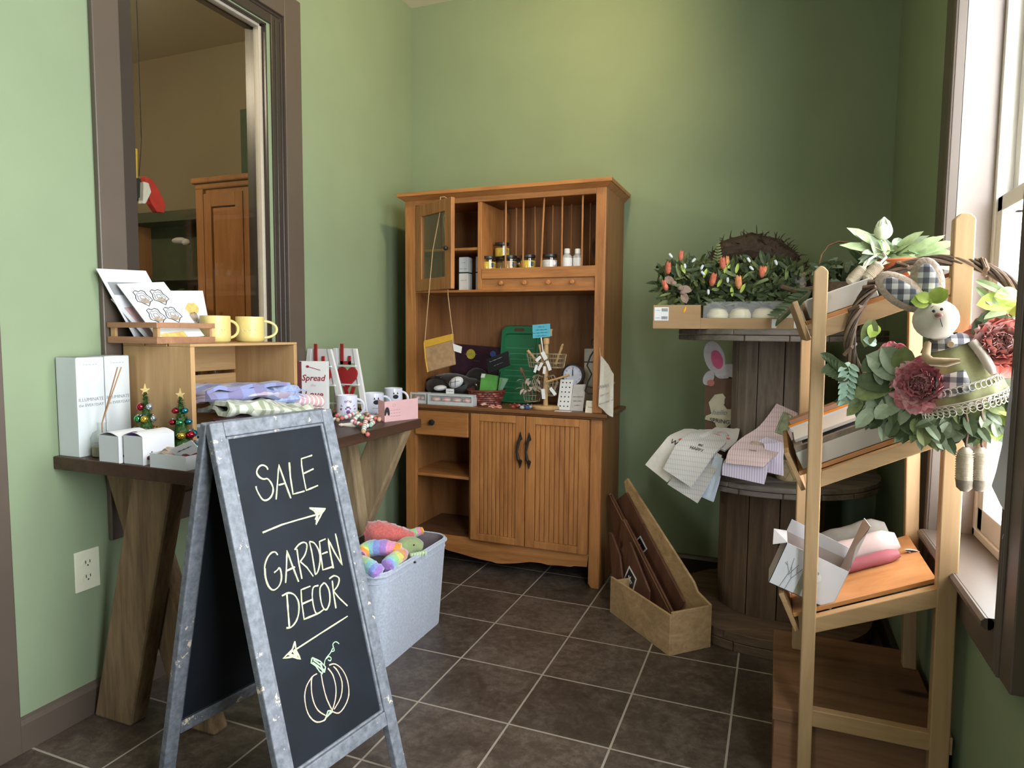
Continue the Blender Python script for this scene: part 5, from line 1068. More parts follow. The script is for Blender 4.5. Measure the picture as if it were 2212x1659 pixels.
utensil('dark wooden spatula behind the blue note stake', L+Vector((-.02, .03, .22)), L+Vector((-.035, .03, .34)), .006, .012, UTW[1]); utensil('pale wooden utensil leaning right in the carousel basket', L+Vector((.045, .0, .21)), L+Vector((.078, -.01, .29)), .006, .010, UTW[0])
utensil('long pale spoon reaching right toward the clock', L+Vector((.015, -.04, .13)), L+Vector((.125, -.045, .165)), .0055, 0, UTW[0]); utensil('dark wooden spoon leaning at the left of the carousel', L+Vector((-.08, .04, .05)), L+Vector((-.118, .01, .165)), .005, .017, UTW[1])
utensil('pale whisk handle between the carousel baskets', L+Vector((-.01, -.02, .21)), L+Vector((-.02, -.04, .30)), .005, 0, UTW[0])
for (dx, dz, ang, ln, w) in ((.005, .25, -.5, .038, .020), (-.012, .20, .5, .040, .013), (.028, .205, -.35, .045, .015), (.012, .185, .1, .034, .013), (-.03, .19, .3, .035, .012), (.004, .075, -.1, .046, .017), (.055, .09, -.7, .040, .015), (-.02, .235, .8, .03, .014)):
    b = MB(); c = L+Vector((dx, -.055+.01*math.sin(dx*300), dz)); u_ = Vector((math.sin(ang), 0, math.cos(ang))); s_ = Vector((u_.z, 0, -u_.x))
    quadslab(b, c+u_*ln/2-s_*w/2, c+u_*ln/2+s_*w/2, c-u_*ln/2+s_*w/2, c-u_*ln/2-s_*w/2, .0012)
    b.tube([c+u_*ln/2, L+Vector((0, -.012, dz+ln*.8))], .0006, 3); b.build('white_tag', WHITEC, UC)
b = MB()
for k in range(9):
    a = k*.7; p0 = L+Vector((.012*math.cos(a), .012*math.sin(a)-.01, .15)); d = Vector((math.cos(a), math.sin(a)*.6, 0))
    b.tube([p0, p0+d*.03+Vector((0, 0, .01)), p0+d*.05-Vector((0, 0, .02)), p0+d*.035-Vector((0, 0, .06)), p0+d*.01-Vector((0, 0, .07))], .0018, 5)
b.build('hanging_rings', WIREM, UC)
bf = MB(); 
for k in range(26): a = rr_.uniform(0, 6.28); q = rr_.uniform(.01, .045); c = L+Vector((-.085+q*math.cos(a), .03+q*math.sin(a), rr_.uniform(.08, .14))); bf.leaf(c, (math.cos(a), math.sin(a)-.4, rr_.uniform(-.2, .9)), (0, 0, 1), .035, .018, .6)
o = bf.build('burlap_flowers', BAGT); tag(o, 'burlap and olive fabric flowers filling the lower left wire basket', 'flowers')
NB = thing('blue_note', 'bright blue handwritten note on a stick above the carousel', 'note', (.30, -.05, 1.2)); YN = -.075
q_ = [py(u, v, YN) for u, v in ((1150, 702), (1188, 699), (1189, 727), (1151, 731))]; b = MB(); quadslab(b, *q_, .0015); b.build('card', plain('sky_blue_card', (.10, .42, .56, 1), .6, .2, .03), NB)
e_ = (q_[1]-q_[0]).normalized(); b = MB()
for i, w_ in enumerate(('TOOLS', 'from local', 'carpenter Ben', '& friends')): b.text(w_, (q_[0]+q_[1])/2 + Vector((0, -.0006, -.015-.0135*i)), e_, Vector((-e_.z, 0, e_.x)), .0125, 0, .0002)
b.build('lettering', INK, NB)
MB().tube([py(1169, 729, YN+.002), py(1173, 760, -.065)], .0035, 6).build('stick', WHITEC, NB)
# clock
CK = thing('desk_clock', 'round desk clock with a dark rim and white face beside the carousel', 'clock', (.47, .03, HZ)); cc = py(1238, 810, .0); R_ = basis((1, 0, 0), (0, 0, 1), (0, -1, 0))
cc.z = max(cc.z, HZ+.05)
MB().lathe(cc, [(.051, -.03), (.053, .0), (.053, .012), (.045, .012), (.045, .004), (0, .004)], 32, R=R_, capt=False).build('case', plain('dark_bronze', (.03, .02, .012, 1), .35, .6, .1, metal=.5), CK, smooth=True)
fc = MB().lathe(cc, [(.0455, .004), (.0455, .0052)], 32, R=R_).build('face', plain('clock_face', (.62, .64, .74, 1), .4), CK)
b = MB(); b.beam(cc+Vector((0, -.0065, -.004)), cc+Vector((0, -.0065, .034)), .002, .001, (0, 1, 0)); b.beam(cc+Vector((0, -.0075, -.004)), cc+Vector((.0, -.0075, .024)), .004, .001, (0, 1, 0)); b.build('hand', INK, fc)
b = MB()
for k in range(12): a = math.pi/2-2*math.pi*(k+1)/12; b.text(str(k+1), cc+Vector((.036*math.cos(a), -.006, .036*math.sin(a)-.003)), (1, 0, 0), (0, 0, 1), .010, 0, .0002)
b.build('numerals', INK, fc); 
MB().box((cc.x-.025, -.012, HZ), (cc.x+.025, .03, cc.z-.045)).build('foot', MATS['dark_bronze'], CK)
# stud earring cards, small signs
def leancard(name, label, cat, uv, y, mat, art, grp=None, th=.004):
    q_ = [py(u, v, y) for u, v in uv]; q_[2].z = q_[3].z = HZ; q_[0].y = q_[1].y = y+.02; t = thing(name, label, cat, ((q_[2].x+q_[3].x)/2, y, HZ), 0, grp); b = MB(); quadslab(b, *q_, th); b.build('card', mat, t); b = MB(); art(b, lambda s, tt, o=.0012: surf(*q_, s, tt, o), q_); b.build('printed_marks', INK, t); return t
def aearr(b, S_, q_):
    for i in range(3):
        for j in range(6): b.ball(S_(.22+.28*i, .10+.155*j), .0032, n=8)
leancard('earring_card', 'white card with three columns of dark studs, left of the script plaque', 'card', ((1208, 820), (1236, 821), (1232, 874), (1203, 874)), -.055, WHITEC, aearr)
def ascript(b, S_, q_):
    e_ = (q_[1]-q_[0]).normalized(); f_ = (q_[0]-q_[3]).normalized()
    for i, w_ in enumerate(('say yes', 'to new', 'days')): b.text(w_, S_(.5, .5+.16*i), e_, f_, .014, 0, .0003, shear=.3)
leancard('script_plaque', 'pale plaque with dark script between stud card and tall panel', 'plaque', ((1236, 831), (1263, 831), (1259, 876), (1232, 876)), -.06, plain('pale_greige_card', (.50, .48, .46, 1), .6), ascript)
def anone(b, S_, q_): b.tube([S_(.2, .02), S_(.8, .02)], .001, 4)
TP = thing('tall_plaque', 'tall narrow off-white panel behind the black iron stand in the hutch', 'plaque', (.50, .06, HZ)); a, c = py(1263, 753, .06), py(1291, 752, .06); MB().box((a.x, .055, HZ), (c.x, .072, a.z)).build('panel', plain('off_white_board', (.52, .50, .46, 1), .6), TP, bevel=.002)
leancard('price_card', 'small cream card with red print at the foot of the iron stand', 'card', ((1264, 866), (1292, 868), (1293, 882), (1264, 880)), -.105, plain('cream_card', (.70, .62, .52, 1), .6), lambda b, S_, q_: b.text('handmade', S_(.5, .6), (q_[1]-q_[0]).normalized(), (0, 0, 1), .010, 0, .0003))
# iron stand
IS = thing('iron_stand', 'black wrought iron hook stand at the right end of the hutch counter', 'stand', (.53, -.05, HZ)); b = MB(); Y_ = -.065
w_ = lambda pts, r=.004: b.tube([py(u, v, Y_) for u, v in pts], r, 8)
xb_ = py(1291, 860, Y_).x; b.tube([(xb_, Y_, HZ), (xb_, Y_, py(1291, 745, Y_).z), tuple(py(1288, 715, Y_))], .0055, 8)
w_([(1284, 752), (1276, 745), (1278, 735), (1288, 728), (1292, 738), (1288, 752)], .0035); w_([(1288, 750), (1275, 770), (1268, 790), (1278, 808), (1270, 825), (1264, 845), (1270, 850), (1288, 850)], .0035); w_([(1262, 782), (1290, 782)], .003)
w_([(1266, 834), (1290, 840)], .003); b.lathe((xb_-.02, Y_+.01, HZ), [(.045, 0), (.045, .004), (.01, .007)], 20, sy=.7); b.build('frame', IRON, IS, smooth=True)
# linen towel hanging at the right post
t = thing('tea_towel', 'cream tea towel with grey script hanging at the right post of the hutch', 'towel', (.60, -.16, 1.05)); Y_ = -.145
P = [py(1296, 770, Y_), py(1306, 778, Y_), py(1322, 803, Y_)]
W0 = [Vector((py(u, v, Y_).x, Y_+.010*math.sin(i*1.3), py(u, v, Y_).z)) for i, (u, v) in enumerate(((1297, 768), (1303, 776), (1313, 788), (1321, 800), (1327, 808)))]
W1 = [Vector((py(u, v, Y_).x, Y_-.004+.010*math.sin(i*1.3+.5), py(u, v, Y_).z)) for i, (u, v) in enumerate(((1293, 877), (1301, 884), (1309, 892), (1318, 898), (1325, 901)))]
b = MB(); vs = []; fs = []; n_ = len(W0)
for o_ in (0, .003):
    for j in range(7):
        for i in range(n_): vs.append(W0[i].lerp(W1[i], j/6) + Vector((0, o_ + .004*math.sin(j*.8+i), 0)))
for j in range(6):
    for i in range(n_-1): a = j*n_+i; fs.append((a, a+1, a+n_+1, a+n_)); k_ = 7*n_; fs.append((k_+a, k_+a+n_, k_+a+n_+1, k_+a+1))
rim = [j*n_ for j in range(7)] + [6*n_+i for i in range(1, n_)] + [j*n_+n_-1 for j in range(5, -1, -1)] + [i for i in range(n_-2, 0, -1)]
for i in range(len(rim)): a, c = rim[i], rim[(i+1) % len(rim)]; fs.append((a, c, c+7*n_, a+7*n_))
b.add(vs, fs); b.build('cloth', plain('cream_linen', (.60, .56, .48, 1), .9, .1, .06, 90, fuzz=.3), t, smooth=True)
b = MB(); b.tube([W0[0]+Vector((0, .0, 0)), Vector((xb_+.004, -.075, py(1290, 735, -.07).z))], .002, 5); b.build('hanging_loop', TWINE, t)
b = MB()
for i, w_2 in enumerate(('Welcome', 'to our', 'kitchen')): b.text(w_2, W0[2].lerp(W1[2], .45+.17*i)+Vector((.002*i, -.008, 0)), Vector((.9, 0, .35)), Vector((-.3, 0, .9)), .020, 0, .0004, shear=.3)
b.build('lettering', GREYINK, t)
# little wrapped trinkets along the counter edge
TRI = [film('wrapped_'+n_, c, .85, .15) for n_, c in (('red', (.35, .06, .05, 1)), ('blue', (.07, .10, .28, 1)), ('clear', (.5, .5, .52, 1)), ('pink', (.60, .25, .20, 1)))]
for u, v, r_, m_, lab in ((1108, 873, .012, 0, 'dark red wrapped trinket nearest the basket'), (1118, 866, .013, 0, 'red wrapped trinket between basket and carousel'), (1128, 874, .012, 2, 'clear wrapped trinket left of the carousel base'), (1139, 879, .013, 1, 'blue wrapped trinket at the carousel base'), (1146, 868, .012, 2, 'clear wrapped trinket behind the blue one')):
    p = py(u, v, -.11 if v > 870 else -.07); p.z = HZ+r_*.7; t = thing('wrapped_trinket', lab, 'trinket', p, 0, 'wrapped trinkets on the counter edge'); b = MB(); b.ball(p, (r_, r_*.8, r_*.7), n=8); 
    for k in range(5): a = k*1.3; b.add([p+Vector((0, 0, r_*.4)), p+Vector((r_*1.7*math.cos(a), r_*1.3*math.sin(a), r_*1.1)), p+Vector((r_*1.7*math.cos(a+.5), r_*1.3*math.sin(a+.5), r_*.8))], [(0, 1, 2)])
    b.build('wrapper', TRI[m_], t)
HT = plain('coral_hair_tie', (.62, .27, .20, 1), .8)
for u, lab in ((1062, 'coral hair tie loop on the counter nearer the red basket'), (1076, 'coral hair tie loop on the counter nearer the trinkets')):
    p = py(u, 876, -.118); p.z = HZ+.004; t = thing('hair_tie', lab, 'hair tie', p, 0, 'coral hair ties'); b = MB(); b.tube([p+Vector((.015*math.cos(a), .012*math.sin(a), .002*math.sin(3*a))) for a in [2*math.pi*k/20 for k in range(20)]], .0035, 6, closed=True); b.tube([p+Vector((.009*math.cos(a)+.004, .007*math.sin(a), .007)) for a in [2*math.pi*k/16 for k in range(16)]], .003, 6, closed=True); b.build('loop', HT, t, smooth=True)
p = py(1045, 874, -.118); b = MB(); quadslab(b, p+Vector((-.018, 0, .002)), p+Vector((.0, .012, .008)), p+Vector((.018, -.006, .003)), p+Vector((0, -.018, -.002)), .001); o = b.build('paper_scrap', plain('peach_paper', (.70, .55, .45, 1), .8)); o.location.z = 0; tag(o, 'peach paper label lying in front of the red basket', 'label')
p = py(1220, 879, -.11); p.z = HZ; MBx = MB().box((p.x-.045, -.125, HZ+.0005), (p.x+.03, -.095, HZ+.002)); tag(MBx.build('paper_slip', WHITEC), 'white paper slip flat on the counter before the stud card', 'paper')
# ================================================================ SPOOL, RACK, WREATH, TOYS
ST, SM = 1.1735, .622     # top and middle tier heights
def leafmat(n_, a, c, rough=.6): 
    m, n, b = base_mat(n_, rough, .3); f = tex_noise(n, coords(n), 40, 4, .6); n.links.new(ramp(n, f, [(.3, a), (.7, c)]), b.inputs['Base Color']); b.inputs['Subsurface Weight'].default_value = .0; return m
LF = [leafmat('deep_green_leaf', (.035, .055, .022, 1), (.08, .11, .045, 1)), leafmat('olive_leaf', (.12, .15, .05, 1), (.22, .26, .10, 1)), leafmat('sage_velvet_leaf', (.19, .24, .15, 1), (.34, .40, .27, 1)), leafmat('pale_lambs_ear', (.27, .37, .17, 1), (.46, .56, .30, 1)), leafmat('bright_lime_leaf', (.28, .42, .06, 1), (.50, .60, .14, 1)), leafmat('mint_succulent', (.26, .42, .32, 1), (.48, .62, .50, 1))]
TWIG = plain('dark_twig', (.055, .035, .022, 1), .8, .3, .4, 60, bmp=.3); TWIG2 = plain('brown_vine', (.14, .09, .055, 1), .7, .3, .35, 60, bmp=.3)
# --- cardboard and wood tray along the front of the top tier
BT = thing('long_crate_tray', 'long shallow wooden tray with a barcode label on the top tier of the spool', 'tray', (1.15, -.33, ST)); YF = -.425
xl, xm_, xr = py(1411, 670, YF).x, py(1514, 670, YF).x, 1.50
KRAFT = wood('kraft_thin_wood', (.42, .27, .14, 1), (.30, .18, .085, 1), 'x', 8, .7, .3, .05)
h1 = .088; z0 = ST+.001
b = MB(); b.box((xl, YF, z0), (xm_, YF+.003, z0+h1)); b.box((xl, YF+.003, z0), (xl+.003, YF+.20, z0+h1)); b.build('end_panel', KRAFT, BT, bevel=.001)
b = MB(); b.box((xm_, YF+.001, z0), (xr, YF+.010, z0+.040)); b.build('front_rail', KRAFT, BT, bevel=.001); MB().box((xl+.003, YF+.003, z0-.0005), (xr, YF+.20, z0+.003)).build('bottom', KRAFT, BT); MB().box((xl+.003, YF+.197, z0+.003), (xr, YF+.2, z0+h1)).build('back_panel', KRAFT, BT)
b = MB(); b.box((xl+.005, YF-.001, z0+.030), (xl+.058, YF, z0+.080), 0)
for k in range(9): b.box((xl+.032+.0026*k, YF-.0014, z0+.064), (xl+.0333+.0026*k, YF-.001, z0+.076), 1); b.box((xl+.032+.0026*k, YF-.0014, z0+.035), (xl+.0333+.0026*k, YF-.001, z0+.046), 1)
b.text('9142', (xl+.018, YF-.0011, z0+.066), (1, 0, 0), (0, 0, 1), .010, 1, .0002); b.text('6107', (xl+.018, YF-.0011, z0+.037), (1, 0, 0), (0, 0, 1), .010, 1, .0002); b.build('barcode_label', [WHITEC, INK], BT)
b = MB(); q_ = py(1479, 669, YF-.001); b.ball(q_, (.0045, .0012, .013), Matrix.Rotation(.3, 3, 'Y'), 8); b.build('orange_mark', plain('orange_mark', (.75, .32, .02, 1), .6), BT)
for u_, w in ((1672, .016), (1722, .022)): q_ = py(u_, 700, YF); MB().box((q_.x-w/2, YF-.0008, z0+.004), (q_.x+w/2, YF+.001, z0+.036)).build('price_sticker', WHITEC, BT)
WAX = plain('cream_wax', (.74, .66, .42, 1), .45, .4, .04, 20); PLASTIC = film('pack_plastic', (.80, .80, .78, 1), .22, .12)
pk = thing('candle_pack', 'clear plastic pack of cream ball candles in the long tray on the spool', 'pack', (1.25, YF+.03, z0)); MB().box((xm_+.006, YF+.012, z0+.004), (1.47, YF+.105, z0+.100)).build('wrap', PLASTIC, pk, bevel=.004)
for k, u_ in enumerate((1552, 1596, 1642, 1688, 1722)):
    q_ = py(u_, 675, YF+.044); c = Vector((xm_+.055+.080*k, YF+.058, z0+.042)); o = MB().lathe(c, [(.028, -.036), (.038, -.018), (.039, .012), (.030, .030), (.010, .037)], 24).build('ball_candle', WAX, pk, smooth=True)
# --- flower garland heaped in the tray
rg = random.Random(11)
FG = thing('flower_garland', 'garland of coral tulip buds and dark leaves piled on the long tray', 'flowers', (1.12, -.35, ST+.02))
bs = [MB() for _ in LF]; stem = MB()
for k in range(760):
    u_ = rg.uniform(1422, 1735); top = 556 + 22*abs(math.sin(u_*.021)); v_ = rg.uniform(max(560, top), 660); yy = rg.uniform(-.41, -.24)
    p = py(u_, v_, yy); 
    if p.z < ST+.03: p.z = ST+.03
    d = Vector((rg.uniform(-1, 1), rg.uniform(-.9, .2), rg.uniform(-.3, 1.1))); bs[rg.choice((0, 0, 0, 0, 1, 1, 0))].leaf(p, d, (rg.uniform(-.5, .5), -1, .6), rg.uniform(.030, .062), rg.uniform(.011, .022), rg.uniform(-.3, .5))
for k in range(60):
    p = py(rg.uniform(1430, 1720), rg.uniform(570, 640), rg.uniform(-.4, -.28)); q_ = p + Vector((rg.uniform(-.04, .04), rg.uniform(-.03, .03), rg.uniform(.01, .05))); stem.tube([p, (p+q_)/2+Vector((0, 0, .006)), q_], .0013, 4)
for (u_, v_) in ((1582, 640), (1600, 632), (1565, 590), (1575, 580), (1590, 590), (1520, 600), (1550, 620), (1480, 590)):
    bs[4].leaf(py(u_, v_, -.42), (rg.uniform(-.5, .8), -.2, 1), (0, -1, .3), .035, .013, .2)
# fern frond
fb = py(1548, 600, -.36); ft = py(1552, 524, -.36)
for k in range(12):
    t_ = k/12; p = fb.lerp(ft, t_)
    for s_ in (-1, 1): bs[1].leaf(p, (s_, 0, .45), (0, -1, 0), .030*(1-t_)+.006, .007, .3)
stem.tube([fb, ft], .0012, 4)
nm = ('dark_leaves', 'olive_leaves', 'sage_leaves', 'pale_leaves', 'lime_leaves', 'mint_leaves')
for i, b in enumerate(bs):
    if b.v: b.build(nm[i], LF[i], FG)['kind'] = 'stuff'
so = stem.build('stems', LF[1], FG); so['kind'] = 'stuff'
CORAL = plain('coral_petal', (.62, .17, .10, 1), .6, .3, .25, 60); ORANGE = plain('orange_petal', (.75, .33, .14, 1), .6, .3, .2, 60); WPET = plain('white_bud', (.74, .78, .78, 1), .6, .3, .05)
def bud(root, p, r, d, mt, name='tulip_bud'):
    b = MB(); d = Vector(d).normalized(); s_ = d.orthogonal().normalized(); t_ = d.cross(s_)
    b.ball(p+d*r*.9, (r*.62, r*.62, r*1.15), basis(s_, t_, d), 10)
    for k in range(5): a = 2*math.pi*k/5; o_ = s_*math.cos(a)+t_*math.sin(a); b.leaf(p+o_*r*.2, d*1.0+o_*.45, -o_, r*2.3, r*1.1, -.35)
    return b.build(name, mt, root, smooth=True)
for (u_, v_, s_, m_) in ((1470, 562, 1, CORAL), (1443, 590, 1.2, CORAL), (1440, 626, 1.1, CORAL), (1562, 580, 1.2, CORAL), (1570, 570, .8, ORANGE), (1537, 616, 1.3, CORAL), (1596, 622, 1.3, ORANGE), (1646, 598, 1.1, CORAL), (1650, 590, .7, ORANGE)):
    bud(FG, py(u_, v_, -.425), .0150*s_, (rg.uniform(-.4, .4), -.3, 1), m_)
for (u_, v_) in ((1452, 556), (1495, 566), (1514, 582), (1522, 594), (1572, 610), (1627, 583), (1620, 566), (1530, 636), (1480, 580), (1678, 572)): bud(FG, py(u_, v_, -.43), .0078, (rg.uniform(-1, 1), -.3, 1), WPET, 'white_bud')
b = MB()
for (c_, d_) in (((1455, 612), (-.5, 0, .4)), ((1470, 622), (.8, 0, -.2)), ((1475, 632), (.3, 0, -.8))):
    p = py(c_[0], c_[1], -.43); b.leaf(p, d_, (0, -1, .3), .042, .030, .2)
    b.ball(p, (.012, .008, .010), n=10)
b.build('burlap_bow', plain('brown_burlap', (.27, .19, .145, 1), .9, .1, .25, 120), FG, smooth=True)
# --- dark moss and twig wreath behind
TWR = thing('moss_wreath', 'dark brown moss and twig wreath standing behind the flower garland', 'wreath', (1.2, -.15, ST+.0)); yw = -.16
path = [py(u_, v_, yw) for u_, v_ in ((1490, 612), (1530, 572), (1572, 545), (1620, 535), (1668, 545), (1700, 565), (1730, 590), (1752, 618))]; path[0].z = ST+.022; path[-1].z = ST+.022; path[1].z -= .03; path[-2].z -= .03
b = MB(); b.tube(path, [.022, .038, .052, .058, .056, .048, .036, .022], 12); 
for k in range(1100):
    i = rg.uniform(0, len(path)-1.001); p = path[int(i)].lerp(path[int(i)+1], i % 1); r_ = .022+.036*math.sin(math.pi*i/7); o_ = Vector((rg.gauss(0, 1), rg.gauss(0, 1), rg.gauss(0, 1))).normalized()*r_*rg.uniform(.6, 1.05)
    d = Vector((rg.uniform(-1, 1), rg.uniform(-1, 1), rg.uniform(-.5, 1))).normalized()*rg.uniform(.012, .034); d = d*1.5; b.tube([p+o_, p+o_+d*.5+Vector((0, 0, .006)), p+o_+d], [.0030, .0022, .0006], 3)
o = b.build('moss_and_twigs', TWIG, TWR); o['kind'] = 'stuff'
# clear bag with dried flowers and dark leaves at the right of the tier
CB = thing('dried_flower_bag', 'clear bag of beige dried flowers at the right end of the long tray', 'bag', py(1722, 640, -.36)); c = py(1724, 612, -.36); MB().ball(c, (.030, .03, .042), n=14).build('bag', PLASTIC, CB, smooth=True)
b = MB()
for k in range(30): p = c+Vector((rg.uniform(-.02, .02), rg.uniform(-.02, .02), rg.uniform(-.03, .03))); b.leaf(p, (rg.uniform(-1, 1), rg.uniform(-1, 1), rg.uniform(-1, 1)), (0, -1, 0), .02, .012, .4)
b.build('dried_petals', plain('dusty_beige_petal', (.42, .32, .22, 1), .8, .2, .3, 60), CB)
EB = thing('eucalyptus_branch', 'dark green leafy branch drooping over the right end of the long tray', 'branch', py(1740, 640, -.45)); b = MB(); a, c = py(1752, 630, -.45), py(1682, 690, -.47); b.tube([a, a.lerp(c, .5)+Vector((0, 0, .01)), c], .0025, 5); b.build('twig', TWIG2, EB); b = MB()
for k in range(22): p = a.lerp(c, k/22)+Vector((0, 0, .008)); d = (c-a).normalized(); b.leaf(p, d+Vector((0, rg.uniform(-.5, .3), (.8 if k % 2 else -.8))), (0, -1, .2), .045, .013, .3)
b.build('leaves', LF[0], EB)
MB1 = MB(); MB1.tube([py(1690, 620, -.40), py(1722, 630, -.43), py(1760, 622, -.45)], .010, 8); tag(MB1.build('bark_stick', TWIG2), 'short brown bark stick lying over the right end of the tray', 'stick')
# --- middle tier
BY = -.14
BN = thing('bunny_sign', 'wooden cutout bunny sign reading hello SPRING beside the spool drum', 'sign', (py(1555, 900, -.14).x, -.14, SM)); bnm = {k_: plain('bunny_'+k_, c, .7, .2, .1, 30) for k_, c in (('white', (.46, .43, .45, 1)), ('pink', (.52, .10, .20, 1)), ('brown', (.13, .075, .05, 1)), ('cream', (.52, .47, .34, 1)), ('rose', (.45, .17, .15, 1)))}
def cut(name, uv, o_, mt, th=.006):
    P = [py(u_, v_, BY-o_) for u_, v_ in uv]; return MB().prism(P, (0, th, 0)).build(name, bnm[mt], BN)
def ell(cx, cy, rx, ry, rot=0, n=20): return [(cx+rx*math.cos(a)*math.cos(rot)-ry*math.sin(a)*math.sin(rot), cy+rx*math.cos(a)*math.sin(rot)+ry*math.sin(a)*math.cos(rot)) for a in [2*math.pi*k/n for k in range(n)]]
ux = lambda x: 1380+x*.2411; vy = lambda y: 720+y*.2411
body = [(585, 700), (590, 560), (585, 470), (600, 400), (680, 340), (760, 300), (850, 275), (880, 330), (868, 420), (862, 560), (860, 700), (852, 780), (850, 862), (600, 862), (590, 790)]
P_ = [(ux(x), vy(y)) for x, y in body]; c = cut('body', P_, 0, 'brown', .008)
xa_, xb_ = py(1526, 925, BY).x, py(1586, 925, BY).x; MB().prism([(xa_, BY, SM), (xb_, BY, SM), (xb_, BY, SM+.16), (xa_, BY, SM+.16)], (0, .0075, 0)).build('lower_body', bnm['brown'], BN)
cut('ear', ell(ux(678), vy(215), 22, 36, -.28), .001, 'white'); cut('ear_lining', ell(ux(700), vy(235), 12, 21, -.3), .004, 'pink', .003)
cut('ear', ell(ux(625), vy(400), 11, 17, .5), .004, 'white', .004); cut('head', ell(ux(800), vy(345), 30, 17, -.1), .003, 'white', .004); cut('bow', ell(ux(645), vy(445), 8, 7), .006, 'rose', .004); cut('cheek', ell(ux(770), vy(430), 24, 12, .1), .003, 'brown', .004)
cut('patch', [(ux(x), vy(y)) for x, y in ((625, 620), (680, 550), (750, 540), (790, 590), (760, 640), (790, 680), (855, 680), (850, 790), (800, 830), (780, 850), (700, 855), (680, 800), (590, 770), (600, 740), (650, 720))], .004, 'cream', .004)
cut('paw', ell(ux(820), vy(610), 13, 14), .006, 'brown', .004)
b = MB(); b.text('hello', py(ux(720), vy(730), BY-.006), (1, 0, .03), (0, 0, 1), .030, 0, .0003, shear=.3); b.build('lettering', GREYINK, BN)
b = MB(); b.text('SPRING', py(ux(722), vy(803), BY-.006), (1, 0, -.08), (.08, 0, 1), .024, 0, .0003); b.build('lettering', INK, BN)
MB().box((xa_+.01, BY+.0076, SM), (xb_-.01, BY+.04, SM+.02)).build('stand_foot', bnm['brown'], BN)
# towels
def ruled(name, label, cat, st, mats, th=.006, group=None, sub=4, amp=.004, seed=0, mi=0, extra=None):
    Lp, Rp = [], []
    for (ul, vl, ur, vr, yl, yr) in st: Lp.append(py(ul, vl, yl)); Rp.append(py(ur, vr, yr))
    def dens(P):
        Q = []
        for i in range(len(P)-1):
            p0, p1, p2, p3 = P[max(i-1, 0)], P[i], P[i+1], P[min(i+2, len(P)-1)]
            for k in range(sub): t_ = k/sub; Q.append(.5*((2*p1)+(p2-p0)*t_+(2*p0-5*p1+4*p2-p3)*t_*t_+(3*p1-3*p2+p3-p0)*t_**3))
        return Q+[P[-1]]
    Lp, Rp = dens(Lp), dens(Rp); N, K = len(Lp), 9; top = []; bot = []
    for i in range(N):
        d = (Lp[min(i+1, N-1)]-Lp[max(i-1, 0)]); w = Rp[i]-Lp[i]; nn = d.cross(w).normalized()
        if nn.dot(CAM-Lp[i]) < 0: nn = -nn
        for k in range(K):
            q = Lp[i].lerp(Rp[i], k/(K-1)) + nn*amp*noise.noise(Vector((k*.6, i*.25, seed+.5))); top.append(q+nn*th/2); bot.append(q-nn*th/2)
    fs = []; n0 = N*K
    for i in range(N-1):
        for k in range(K-1): a, c_, e, f = i*K+k, i*K+k+1, (i+1)*K+k+1, (i+1)*K+k; fs += [(a, c_, e, f), (n0+f, n0+e, n0+c_, n0+a)]
        fs += [(i*K, (i+1)*K, n0+(i+1)*K, n0+i*K), ((i+1)*K+K-1, i*K+K-1, n0+i*K+K-1, n0+(i+1)*K+K-1)]
    for k in range(K-1): fs += [(k+1, k, n0+k, n0+k+1), ((N-1)*K+k, (N-1)*K+k+1, n0+(N-1)*K+k+1, n0+(N-1)*K+k)]
    t = thing(name, label, cat, Lp[0], 0, group); MB().add(top+bot, fs).build('cloth', mats, t, smooth=True, ang=60)
    if extra:
        b = MB(); extra(b, lambda s, q, o_=.001: Lp[min(N-1, int(q*(N-1)))].lerp(Rp[min(N-1, int(q*(N-1)))], s) + ((Lp[min(N-1, int(q*(N-1))+1)]-Lp[max(0, int(q*(N-1))-1)]).cross(Rp[min(N-1, int(q*(N-1)))]-Lp[min(N-1, int(q*(N-1)))]).normalized()*1)*((th/2+o_) * (1 if ((Lp[min(N-1, int(q*(N-1))+1)]-Lp[max(0, int(q*(N-1))-1)]).cross(Rp[0]-Lp[0])).dot(CAM-Lp[0]) > 0 else -1)))
        b.build('printed_pattern', [INK, CORAL, SKETCH, GREENP], t)
    return t
RIBW = stripes('ribbed_white_cotton', (.66, .63, .60, 1), (.50, .48, .46, 1), 0, 150, .4, c3=(.9, .9, .9, 1), axis3=2, freq3=60, duty3=.3); RIBP = stripes('ribbed_pink_cotton', (.66, .52, .50, 1), (.52, .38, .37, 1), 0, 130, .4, c3=(.93, .90, .90, 1), axis3=2, freq3=60, duty3=.3); RIBL = stripes('ribbed_lilac_cotton', (.66, .60, .72, 1), (.48, .42, .50, 1), 0, 120, .4)
OFFW = plain('off_white_cotton', (.66, .62, .57, 1), .9, .1, .05, 80, fuzz=.3)
def frame(S_): 
    n_ = 1; return S_
def txt(b, S_, words, s0, q0, dq, size, mi=0):
    for i, w_ in enumerate(words):
        o_ = S_(s0, q0+dq*i); e = (S_(min(1, s0+.2), q0+dq*i)-S_(s0-.2, q0+dq*i)).normalized(); f = (S_(s0, q0+dq*i-.12)-S_(s0, q0+dq*i+.12)); f = (f-e*f.dot(e)).normalized(); b.text(w_, o_, e, f, size, mi, .0003)
def dec1(b, S_):
    txt(b, S_, ('Welcome',), .55, .66, 0, .030)
    for k in range(6): p = S_(.35+.06*k, .45); b.ball(p, (.010, .004, .008), n=8, mi=1)
